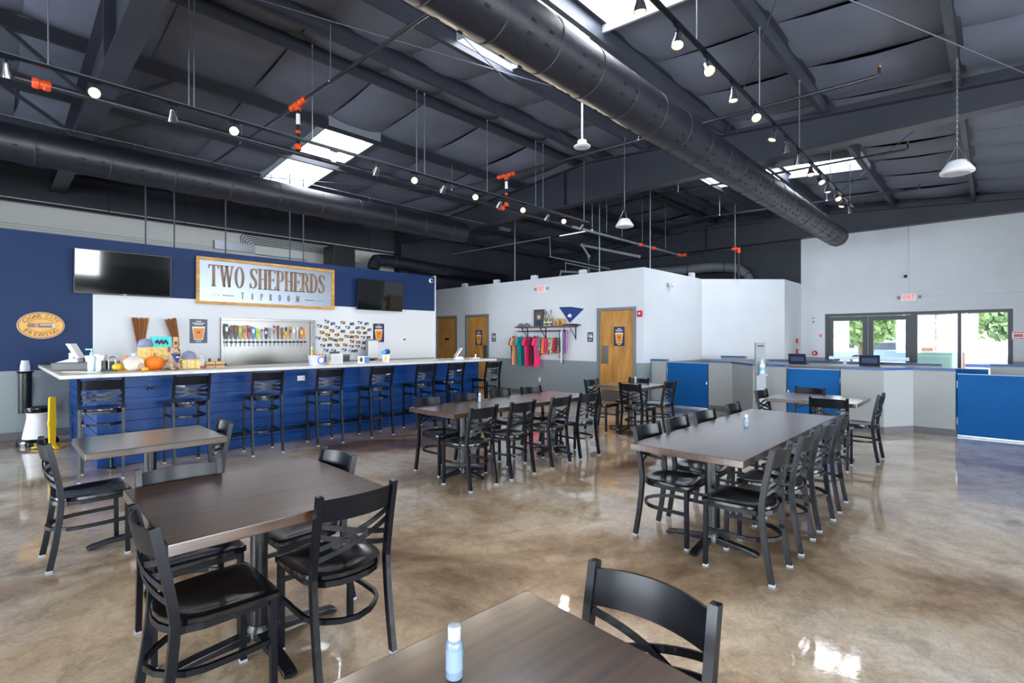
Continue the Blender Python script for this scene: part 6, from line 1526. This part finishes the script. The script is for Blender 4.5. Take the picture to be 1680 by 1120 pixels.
# threaded hanging rods for track, ducts and partitions
M_ROD = mat('threaded_rod', (150, 158, 166), 0.35, 0.7)
rods = [('left_track', [(x, 6.45) for x in (0.4, 1.55, 1.6, 2.95, 4.6, 4.75, 6.1, 7.4, 7.62, 9.0)], 4.11), ('right_track', [(x, 1.9) for x in (4.35, 6.0, 7.6, 9.4, 10.9)], 4.1), ('pipe', [(x, 6.72) for x in (9.7, 10.3, 11.0, 12.0, 12.4, 13.3)], 4.08)]
for nm, pts, z in rods:
    for i, (x, y) in enumerate(pts):
        z_ = zrk(x) if nm == 'right_track' else z; mb = MB(); mb.lathe([(0.006, z_ + 0.012), (0.006, zp(y))], 6, (x, y, 0)); mb.lathe([(0.014, zp(y) - 0.03), (0.014, zp(y) - 0.004)], 6, (x, y, 0))
        tag(mb.build('hanger_rod', M_ROD), {'left_track': 'thin vertical rod of the bar-side light track, %s from the left', 'right_track': 'thin vertical rod of the right-hand light track, %s from the camera', 'pipe': 'thin vertical rod holding the far sprinkler main, %s from the left'}[nm] % NUM[i], 'rod', 'rods of the ' + nm.replace('_', ' '))
for i, x in enumerate((1.94, 2.37, 3.22, 4.46, 4.75)):
    mb = MB(); mb.lathe([(0.013, 3.201), (0.013, zp(10.82))], 6, (x, BARY + 0.07, 0))
    tag(mb.build('hanger_rod', mat('dark_rod', (70, 76, 90), 0.4, 0.4)), 'dark steel rod rising from the bar wall, %s from the left' % NUM[i], 'rod', 'rods above the bar wall')
for i, (x, y) in enumerate(((10.56, 10.0), (10.56, 7.1), (14.4, 5.2), (10.9, 5.9))):
    mb = MB(); mb.lathe([(0.014, 3.201), (0.014, zp(y))], 6, (x, y, 0) if i not in (2,) else (14.42, 5.21, 0))
    tag(mb.build('hanger_rod', M_ROD), 'steel rod rising from the white partition, %s from the left' % NUM[(0, 1, 3, 2)[i]], 'rod', 'rods above the white partitions')

# ================================================================ SPRINKLER PIPES
M_PIPE = mat('dark_sprinkler_pipe', (40, 42, 50), 0.35, 0.2)
M_PIPEL = mat('galvanised_pipe', (150, 156, 164), 0.32, 0.6)
t = thing('sprinkler_main', 'dark sprinkler main with orange couplings beside the light track', 'pipe', (0, 0, 0))
mb = MB(); mb.tube([(-5.9, 6.72, 4.02), (8.9, 6.72, 4.02)], 0.032, 10); mb.build('near_pipe', M_PIPE, t, smooth=True)
mb = MB(); mb.tube([(8.9, 6.72, 4.02), (14.2, 6.72, 4.02)], 0.032, 10); mb.build('far_pipe', M_PIPEL, t, smooth=True)
mb = MB(); mb.tube([(14.25, 6.66, 4.02), (14.25, 5.1, 4.02)], 0.032, 10); mb.build('cross_pipe', M_PIPE, t, smooth=True)
mb = MB(); mb.tube([(14.25, 5.05, 3.97), (14.25, 5.05, 3.25)], 0.03, 10); mb.build('drop_pipe', M_PIPE, t, smooth=True)
def coupling(par, c, axis='x', L=0.07, r=0.052):
    mb = MB(); off = {'x': c[0], 'y': c[1], 'z': c[2]}[axis]; cc = {'x': (0, c[1], c[2]), 'y': (c[0], 0, c[2]), 'z': (c[0], c[1], 0)}[axis]
    mb.lathe([(r * 0.8, off - L), (r, off - L * 0.8), (r, off - L * 0.3), (r * 0.86, off - L * 0.2), (r * 0.86, off + L * 0.2), (r, off + L * 0.3), (r, off + L * 0.8), (r * 0.8, off + L)], 12, cc, axis=axis)
    mb.build('coupling', M_ORANGE, par, smooth=True)
for u in (68, 822): coupling(t, (onY(u, 200, 6.72)[0], 6.72, 4.02))
for x in (11.9, 12.6, 14.15): coupling(t, (x, 6.72, 4.02))
coupling(t, (14.25, 6.6, 4.02), 'y'); coupling(t, (14.25, 5.16, 4.02), 'y'); coupling(t, (14.25, 5.05, 3.96), 'z')
def branch(label, x, y0, z0, y1, z1, riser_y=None, pale=False):
    t = thing('sprinkler_branch', label, 'pipe', (0, 0, 0), 0, 'sprinkler branches'); zf = lambda y: z0 + (z1 - z0) * (y - y0) / (y1 - y0)
    mb = MB(); mb.tube([(x, y0, z0), (x, y1, z1)], 0.021, 8); mb.build('pipe', M_PIPE, t, smooth=True)
    mb = MB(); mb.tube([(x, y0, z0), (x, y0 - 0.03, z0 + 0.01), (x, y0 - 0.03, z0 + 0.09)], 0.014, 8); mb.build('end_elbow', M_PIPE, t, smooth=True)
    mb = MB(); mb.lathe([(0.012, 0.0), (0.018, 0.01), (0.006, 0.03), (0.02, 0.04)], 8, (x, y0 - 0.03, z0 + 0.0905)); mb.build('sprinkler_head', mat('brass', (196, 140, 70), 0.3, 0.8), t)
    if riser_y:
        zr_ = zf(riser_y)
        mb = MB(); mb.tube([(x, riser_y, 4.06), (x, riser_y, zr_ - 0.02)], 0.026, 8); mb.build('riser', M_PIPE, t, smooth=True)
        mb = MB(); mb.tube([(x, riser_y, 4.40), (x, riser_y, 4.54)], 0.0275, 8); mb.build('pipe_label', M_WHPL, t)
        coupling(t, (x, riser_y, 4.10), 'z', 0.04, 0.045)
        coupling(t, (x, riser_y, zr_ - 0.04), 'z', 0.05, 0.045); coupling(t, (x, riser_y - 0.13, zf(riser_y - 0.13)), 'y', 0.1, 0.042); coupling(t, (x, riser_y + 0.13, zf(riser_y + 0.13)), 'y', 0.1, 0.042)
        coupling(t, (x, riser_y, 4.3), 'z', 0.02, 0.032)
    for y in (y0 + (y1 - y0) * 0.3, y0 + (y1 - y0) * 0.75):
        mb = MB(); mb.lathe([(0.006, zf(y) + 0.02), (0.006, zp(y))], 6, (x, y, 0)); mb.lathe([(0.026, zf(y) - 0.012), (0.03, zf(y)), (0.026, zf(y) + 0.02)], 8, (x, y, 0), cap=False); mb.build('hanger', M_ROD, t)
branch('sprinkler branch with an orange tee at the upper left', 2.88, 3.75, 4.60, 10.6, 4.78, 6.72)
branch('sprinkler branch with an orange tee in the middle of the ceiling', 6.86, 0.95, 4.46, 10.8, 4.80, 6.72)
branch('sprinkler branch beyond the girder on the right', 10.95, 1.1, 4.80, 6.6, 4.95)
branch('short sprinkler branch near the entrance wall', 13.4, 1.15, 4.66, 6.6, 4.86)

# ================================================================ PENDANT SPEAKERS
t = thing('pendant_speaker', 'round white pendant speaker on a rigid stem', 'speaker', (5.29, 3.82, 3.98), 0)
mb = MB(); mb.lathe([(0.075, 0.02), (0.105, 0.02), (0.11, 0.03), (0.085, 0.045), (0.06, 0.05), (0.058, 0.10), (0.05, 0.105)], 20); mb.build('housing', M_WHPL, t, smooth=True)
mb = MB(); mb.lathe([(0.075, 0.012), (0.078, 0.0195)], 20); mb.build('grille', mat('grille_grey', (176, 178, 184), 0.6), t)
mb = MB(); mb.lathe([(0.012, 0.1055), (0.012, zr(3.82) - 3.99)], 8); mb.build('stem', M_WHPL, t)
def cone_speaker(label, c, chain):
    t = thing('pendant_speaker', label, 'speaker', c)
    mb = MB(); mb.lathe([(0.13, 0.02), (0.165, 0.025), (0.165, 0.045), (0.10, 0.15), (0.085, 0.165)], 22); mb.build('cone', M_WHPL, t, smooth=True)
    mb = MB(); mb.lathe([(0.125, 0.012), (0.13, 0.0195)], 22); mb.build('grille', mat('grille_grey', (176, 178, 184), 0.6), t)
    for a in (0, 120, 240):
        mb = MB(); mb.tube([(0.12 * math.cos(R(a)), 0.12 * math.sin(R(a)), 0.12), (0, 0, 0.36)], 0.003, 5); mb.build('suspension_wire', M_ROD, t)
    top = zp(c[1]) - c[2]
    if chain:
        z = 0.36; i = 0
        while z < top - 0.02:
            mb = MB(); a = (i % 2) * PI / 2
            mb.tube([(0.009 * math.cos(q) * math.cos(a), 0.009 * math.cos(q) * math.sin(a), z + 0.022 + 0.022 * math.sin(q)) for q in [2 * PI * k / 10 for k in range(10)]], 0.0035, 5, closed=True); mb.build('chain_link', M_ROD, t); z += 0.036; i += 1
    else:
        mb = MB(); mb.tube([(0, 0, 0.36), (0, 0, top)], 0.006, 6); mb.build('cable', M_ROD, t)
cone_speaker('cone-shaped white pendant speaker in the middle of the room', (8.2, 4.96, 3.60), False)
cone_speaker('cone-shaped white pendant speaker on a chain at the right', (8.05, 0.32, 3.50), True)

# ================================================================ PIPES, PANELS AND DUCTS ABOVE THE PARTITIONS
def flex(label, pts, r, m=None):
    t = thing('insulated_duct', label, 'duct'); mb = MB()
    P = []
    for a, b in zip(pts[:-1], pts[1:]):
        for i in range(6): P.append(Vector(a).lerp(Vector(b), i / 6))
    P.append(Vector(pts[-1]))
    for i in range(2):
        P = [P[0]] + [(P[k - 1] + P[k] * 2 + P[k + 1]) / 4 for k in range(1, len(P) - 1)] + [P[-1]]
    mb.tube(P, r, 14); mb.build('jacket', m or M_DUCT, t, smooth=True)
    for k in (len(P) // 4, len(P) // 2, 3 * len(P) // 4):
        d = (P[k + 1] - P[k - 1]).normalized(); mb = MB(); mb.tube([P[k] - d * 0.02, P[k] + d * 0.02], r * 1.04, 14); mb.build('strap', M_STEEL_DARK, t)
flex('dark insulated duct above the corridor at the right', [(15.3, 8.6, 3.75), (15.8, 7.4, 3.8), (16.3, 6.6, 3.88), (16.5, 5.9, 3.8), (16.6, 5.6, 3.5), (16.6, 5.6, 3.1)], 0.16, mat('grey_duct_wrap', (92, 96, 104), 0.6))
flex('dark insulated duct above the right end of the bar wall', [(7.38, 12.4, 3.45), (7.5, 12.45, 3.74), (8.0, 12.5, 3.78), (10.0, 12.6, 3.72), (13.0, 12.8, 3.7)], 0.17)
mb = MB(); p = onY(545, 400, 12.6); mb.b2(6.15, 6.55, 12.3, 12.8, 3.3, 4.02)
t = thing('air_handler', 'black air handler cabinet above the bar wall', 'air handler', (6.6, 12.7, 0))
mb = MB(); mb.b2(-0.35, 0.25, -0.3, 0.3, 3.0, 4.0); mb.build('cabinet', M_BLKPL, t, bevel=0.01)
mb = MB(); mb.b2(0.27, 0.75, -0.25, 0.25, 3.0, 3.62); mb.build('plenum', mat('grey_plenum', (78, 86, 98), 0.5), t, bevel=0.01)
t = thing('electrical_gutter', 'galvanised electrical trough with conduits on the white block wall', 'electrical box', (0, YL - 0.001, 0))
a, b = onY(350, 394, YL), onY(416, 416, YL)
mb = MB(); mb.b2(a[0], b[0], -0.12, -0.0005, b[2], a[2]); mb.build('trough', M_CHROME, t, bevel=0.004)
for k in range(6):
    x0 = onY(394 + 3.6 * k, 396, YL)[0]; zt = 4.22 - 0.045 * k
    P = [(x0, -0.05, a[2])] + [tuple(v) for v in qbez((x0, -0.05, zt - 0.12), (x0, -0.05, zt), (x0 + 0.12, -0.05, zt), 5)] + [(6.9, -0.05, zt)]
    mb = MB(); mb.tube(P, 0.012, 6); mb.build('conduit', mat('grey_conduit', (110, 114, 122), 0.4, 0.5), t, smooth=True)
for k in range(3):
    mb = MB(); mb.tube([(-5.5, -0.04, 3.70 + 0.05 * k), (a[0] - 0.02, -0.04, 3.70 + 0.05 * k)], 0.008, 6); mb.build('conduit', mat('white_conduit', (190, 192, 190), 0.5), t)
    mb = MB(); mb.tube([(b[0] + 0.02, -0.04, 3.62 + 0.06 * k), (6.2, -0.04, 3.62 + 0.06 * k)], 0.010, 6); mb.build('conduit', mat('grey_conduit', (110, 114, 122), 0.4, 0.5), t)
t = thing('wall_pipe', 'dark pipe along the top of the white block wall', 'pipe', (0, 0, 0))
mb = MB(); mb.tube([(-5.8, YL - 0.25, 4.22), (9.0, YL - 0.25, 4.22)], 0.028, 8); mb.build('pipe', M_PIPE, t, smooth=True)
for x in (-3.5, -1, 1.8, 3.2, 4.8, 6.5, 8):
    mb = MB(); mb.lathe([(0.008, 4.25), (0.008, zp(YL - 0.25) + 0.2)], 6, (x, YL - 0.25, 0)); mb.build('hanger', M_PIPE, t)
def pipes(label, pts, r, m):
    t = thing('overhead_pipe', label, 'pipe'); mb = MB(); mb.tube(pts, r, 8); mb.build('pipe', m, t, smooth=True)
    for p in pts[1:-1]:
        mb = MB(); mb.ell(p, (r * 1.35, r * 1.35, r * 1.35), 10, 8); mb.build('elbow', m, t, smooth=True)
XP = 11.3
pp = lambda *uv: [onX(u, v, XP) for u, v in uv]
M_PVC = mat('grey_pvc', (126, 132, 140), 0.45)
pipes('thin pale pipe stepping down above the restroom wall', pp((742, 417), (902, 389), (903, 421), (1000, 441)), 0.016, M_PVC)
pipes('thick grey pipe with a bent end above the restroom wall', pp((1050, 421), (955, 402), (966, 420), (966, 445)), 0.035, M_PVC)
pipes('low grey pipe rising above the restroom wall near its corner', pp((918, 455), (921, 445), (960, 447), (1000, 452)), 0.03, M_PVC)
pipes('short thin pipe frame above the restroom wall', pp((928, 448), (928, 431), (985, 443)), 0.014, M_PVC)
pipes('rust-brown pipe high on the dark end wall', [onX(u, v, XR - 0.42) for u, v in ((1130, 378), (1247, 364))], 0.03, mat('rusty_pipe', (74, 54, 50), 0.6))
mb = MB(); mb.tube([(XR - 0.1, onX(1215, 400, XR)[1], 3.25), (XR - 0.1, onX(1215, 400, XR)[1], 5.2)], 0.02, 8)
tag(mb.build('riser_pipe', M_PIPEL, smooth=True), 'pale vertical pipe on the dark end wall', 'pipe')
t = thing('tube_light', 'slim pale tube light high in the dark area', 'tube light', (11.6, 8.6, 4.55), R(90))
mb = MB(); mb.b2(-0.6, 0.6, -0.03, 0.03, 0.02, 0.05); mb.build('housing', M_STEEL_DARK, t)
mb = MB(); mb.tube([(-0.58, 0, 0.005), (0.58, 0, 0.005)], 0.013, 8); mb.build('tube', mat('tube_glow', (230, 238, 240), 0.4, emit=0.8, ecol=(230, 238, 240)), t)

# ================================================================ OUTSIDE
mb = MB(); mb.b2(XR + 0.26, 75, -45, 45, -0.2, -0.05); struct(mb.build('ground', mat('pale_concrete_lot', (196, 194, 188), 0.9, noise=0.08, nscale=0.3)))
def tree(label, x, y, h, r, seed, c):
    rng = random.Random(seed); t = thing('street_tree', label, 'tree', (x, y, -0.05), 0, 'trees outside the entrance')
    mb = MB(); mb.tube([(0, 0, 0), (0.1, 0.05, h * 0.35), (0.0, 0.1, h * 0.6)], 0.16, 8); mb.build('trunk', mat('bark', (104, 92, 80), 0.9), t, smooth=True)
    for k in range(3):
        a = rng.uniform(0, 6.3); mb = MB(); mb.tube([(0.05, 0.05, h * 0.35), (r * 0.5 * math.cos(a), r * 0.5 * math.sin(a), h * 0.6)], 0.07, 6); mb.build('branch', mat('bark', (104, 92, 80), 0.9), t)
    mb = MB()
    for i in range(1000):
        d = Vector((rng.gauss(0, 1), rng.gauss(0, 1), rng.gauss(0, 1))).normalized() * r * rng.uniform(0.5, 1.0); p = Vector((d.x, d.y, h * 0.44 + d.z * 0.62))
        n = Vector((rng.gauss(0, 1), rng.gauss(0, 1), rng.gauss(0, 1))).normalized(); u = n.orthogonal().normalized() * 0.2; v = n.cross(u)
        mb.add([p - u, p + v * 0.6, p + u, p - v * 0.6], [(0, 1, 2, 3)])
    tag(mb.build('foliage', mat('leaf_%d' % c[1], c, 0.7), t), None, None, None, 'stuff')
tree('leafy tree seen through the right entrance door', 33, 5.2, 5.5, 1.9, 1, (112, 142, 86))
tree('leafy tree seen through the left entrance window', 36, 1.6, 6.0, 2.0, 2, (124, 150, 90))
tree('leafy tree seen through the right entrance window', 31, -1.2, 5.2, 1.6, 3, (116, 144, 94))
tree('yellow-green tree at the right of the entrance windows', 40, -3.0, 6.4, 2.6, 4, (166, 172, 96))
tree('far leafy tree between the entrance doors', 44, 6.6, 6.2, 2.6, 5, (130, 154, 104))
b = thing('street_building', 'low pale building with orange brick bands across the lot', 'building', (50, 12.5, -0.05))
mb = MB(); mb.b2(-3, 3, -6, 6, 0, 4.2); mb.build('wall', mat('cream_wall', (226, 214, 200), 0.8), b)
mb = MB(); mb.b2(-3.4, 3.3, -6.3, 6.3, 4.2005, 4.5); mb.build('roof', mat('roof_tan', (196, 140, 104), 0.8), b)
for z in (2.0, 2.9, 3.7):
    mb = MB(); mb.b2(-3.04, -3.0005, -5.9, 5.9, z, z + 0.22); mb.build('brick_band', mat('orange_brick', (196, 112, 70), 0.8), b)
for y in (-4, -1.5, 1.5, 4):
    mb = MB(); mb.b2(-3.06, -3.001, y - 0.6, y + 0.6, 0.9, 1.9); w = mb.build('window', mat('dark_glass', (70, 84, 96), 0.2), b)
    mb = MB(); mb.b2(-3.08, -3.0605, y - 0.03, y + 0.03, 0.9, 1.9); mb.build('mullion', M_WHPL, w)
def car(label, x, y, rz, c, pickup=False):
    t = thing('parked_car', label, 'car', (x, y, -0.05), rz, 'cars outside')
    m = mat('car_paint_%d_%d' % (c[0], c[2]), c, 0.25, coat=0.5)
    mb = MB(); mb.prism([(-2.2, 0.3), (2.2, 0.3), (2.25, 0.75), (1.3, 0.92), (-2.1, 0.95), (-2.25, 0.6)], -0.88, 0.88); mb.build('body', m, t, bevel=0.06)
    mb = MB(); mb.prism([(-1.6, 0.952), (1.2, 0.952), (0.6, 1.42), (-1.1, 1.45)] if not pickup else [(-0.4, 0.952), (1.2, 0.952), (0.7, 1.55), (-0.3, 1.55)], -0.76, 0.76); cab = mb.build('cabin', m, t, bevel=0.05)
    for s in (-1, 1):
        mb = MB(); mb.prism([(-1.3, 1.0), (0.95, 1.0), (0.52, 1.36), (-0.98, 1.38)] if not pickup else [(-0.3, 1.0), (0.95, 1.0), (0.6, 1.46), (-0.2, 1.46)], s * 0.765 - 0.006, s * 0.765 + 0.006); mb.build('side_window', mat('dark_glass', (70, 84, 96), 0.2), cab)
        for wx in (-1.4, 1.4):
            mb = MB(); mb.lathe([(0.33, s * 0.8 - 0.1), (0.33, s * 0.8 + 0.1)], 18, (wx, 0, 0.33), axis='y'); w = mb.build('wheel', M_BLKPL, t, smooth=True)
            mb = MB(); mb.lathe([(0.18, s * 0.8 + s * 0.1), (0.18, s * 0.8 + s * 0.115)], 12, (wx, 0, 0.33), axis='y'); mb.build('hub_cap', M_CHROME, w)
car('blue car seen low through the right entrance door', 36.5, 4.4, R(80), (120, 150, 190))
car('silver car seen through the right entrance window', 29, -2.0, R(88), (190, 196, 204), True)
car('blue hatchback seen through the left entrance door', 41, 9.6, R(80), (110, 160, 205))
t = thing('utility_box', 'pale green utility cabinet outside the left entrance window', 'utility box', (19.9, 1.3, -0.05))
mb = MB(); mb.b2(-0.35, 0.35, -0.42, 0.42, 0, 1.15); mb.build('cabinet', mat('sage_green', (136, 168, 158), 0.5), t, bevel=0.015)
mb = MB(); mb.b2(-0.38, 0.38, -0.45, 0.45, 1.1505, 1.2); mb.build('lid', mat('sage_green', (136, 168, 158), 0.5), t)
mb = MB(); mb.b2(-0.362, -0.3505, -0.36, 0.36, 0.1, 1.05); mb.build('door', mat('sage_dark', (120, 152, 142), 0.5), t)
t = thing('brick_sign', 'low brown brick sign behind the green utility cabinet', 'sign', (22.5, 1.3, -0.05))
mb = MB(); mb.b2(-0.2, 0.2, -0.6, 0.6, 0, 1.35); mb.build('plinth', mat('brown_brick', (150, 112, 98), 0.8, noise=0.2, nscale=8), t)
mb = MB(); mb.b2(-0.24, 0.24, -0.64, 0.64, 1.3505, 1.45); mb.build('coping', M_BLOCK, t)
t = thing('waste_bin', 'green and blue wheeled bin outside the left entrance door', 'bin', (24.0, 5.15, -0.05))
mb = MB(); mb.prism([(-0.25, 0.05), (0.25, 0.05), (0.32, 0.95), (-0.32, 0.95)], -0.35, 0.35); mb.build('tub', mat('bin_green', (110, 140, 60), 0.5), t, bevel=0.02)
mb = MB(); mb.b2(-0.35, 0.35, -0.38, 0.38, 0.9505, 1.3); mb.build('lid', mat('bin_blue', (30, 90, 140), 0.5), t, bevel=0.02)
t = thing('boat_trailer', 'long low trailer parked behind the right entrance window', 'trailer', (27.0, -0.7, -0.05), R(92))
mb = MB(); mb.b2(-1.6, 1.6, -0.7, 0.7, 0.5, 0.62); mb.build('deck', mat('trailer_blue', (50, 70, 120), 0.5), t)
for s in (-1, 1):
    mb = MB(); mb.lathe([(0.3, s * 0.75 - 0.08), (0.3, s * 0.75 + 0.08)], 16, (0, 0, 0.3), axis='y'); mb.build('wheel', M_BLKPL, t, smooth=True)
mb = MB(); mb.tube([(1.6, 0, 0.55), (2.6, 0, 0.5)], 0.05, 8); mb.build('drawbar', M_CHROME, t)
t = thing('hanging_sign', 'dark green sign panel hung outside the left entrance window', 'sign', (19.0, 1.35, 2.13))
mb = MB(); mb.b2(-0.03, 0.03, -0.35, 0.35, 0, 0.28); mb.build('panel', mat('sign_green', (70, 110, 106), 0.5), t)
for s in (-1, 1):
    mb = MB(); mb.tube([(0, s * 0.3, 0.28), (0, s * 0.3, 1.4)], 0.012, 6); mb.build('hanger', M_STEEL_DARK, t)
mb = MB(); mb.b2(18.9, 19.1, -2.4, 5.4, 3.5, 3.62); tag(mb.build('porch_beam', M_WHITE), 'white beam of the porch outside the entrance', 'beam')
for i, y in enumerate((0.75, 5.1)):
    t = thing('porch_column', 'white porch column outside the %s' % ('left entrance window' if i == 0 else 'left entrance door'), 'column', (19.0, y, -0.05))
    mb = MB(); mb.b2(-0.1, 0.1, -0.1, 0.1, 0, 3.548); mb.build('shaft', M_WHITE, t)
    mb = MB(); mb.b2(-0.14, 0.14, -0.14, 0.14, 0.0, 0.25); mb.build('base', M_WHITE, t)
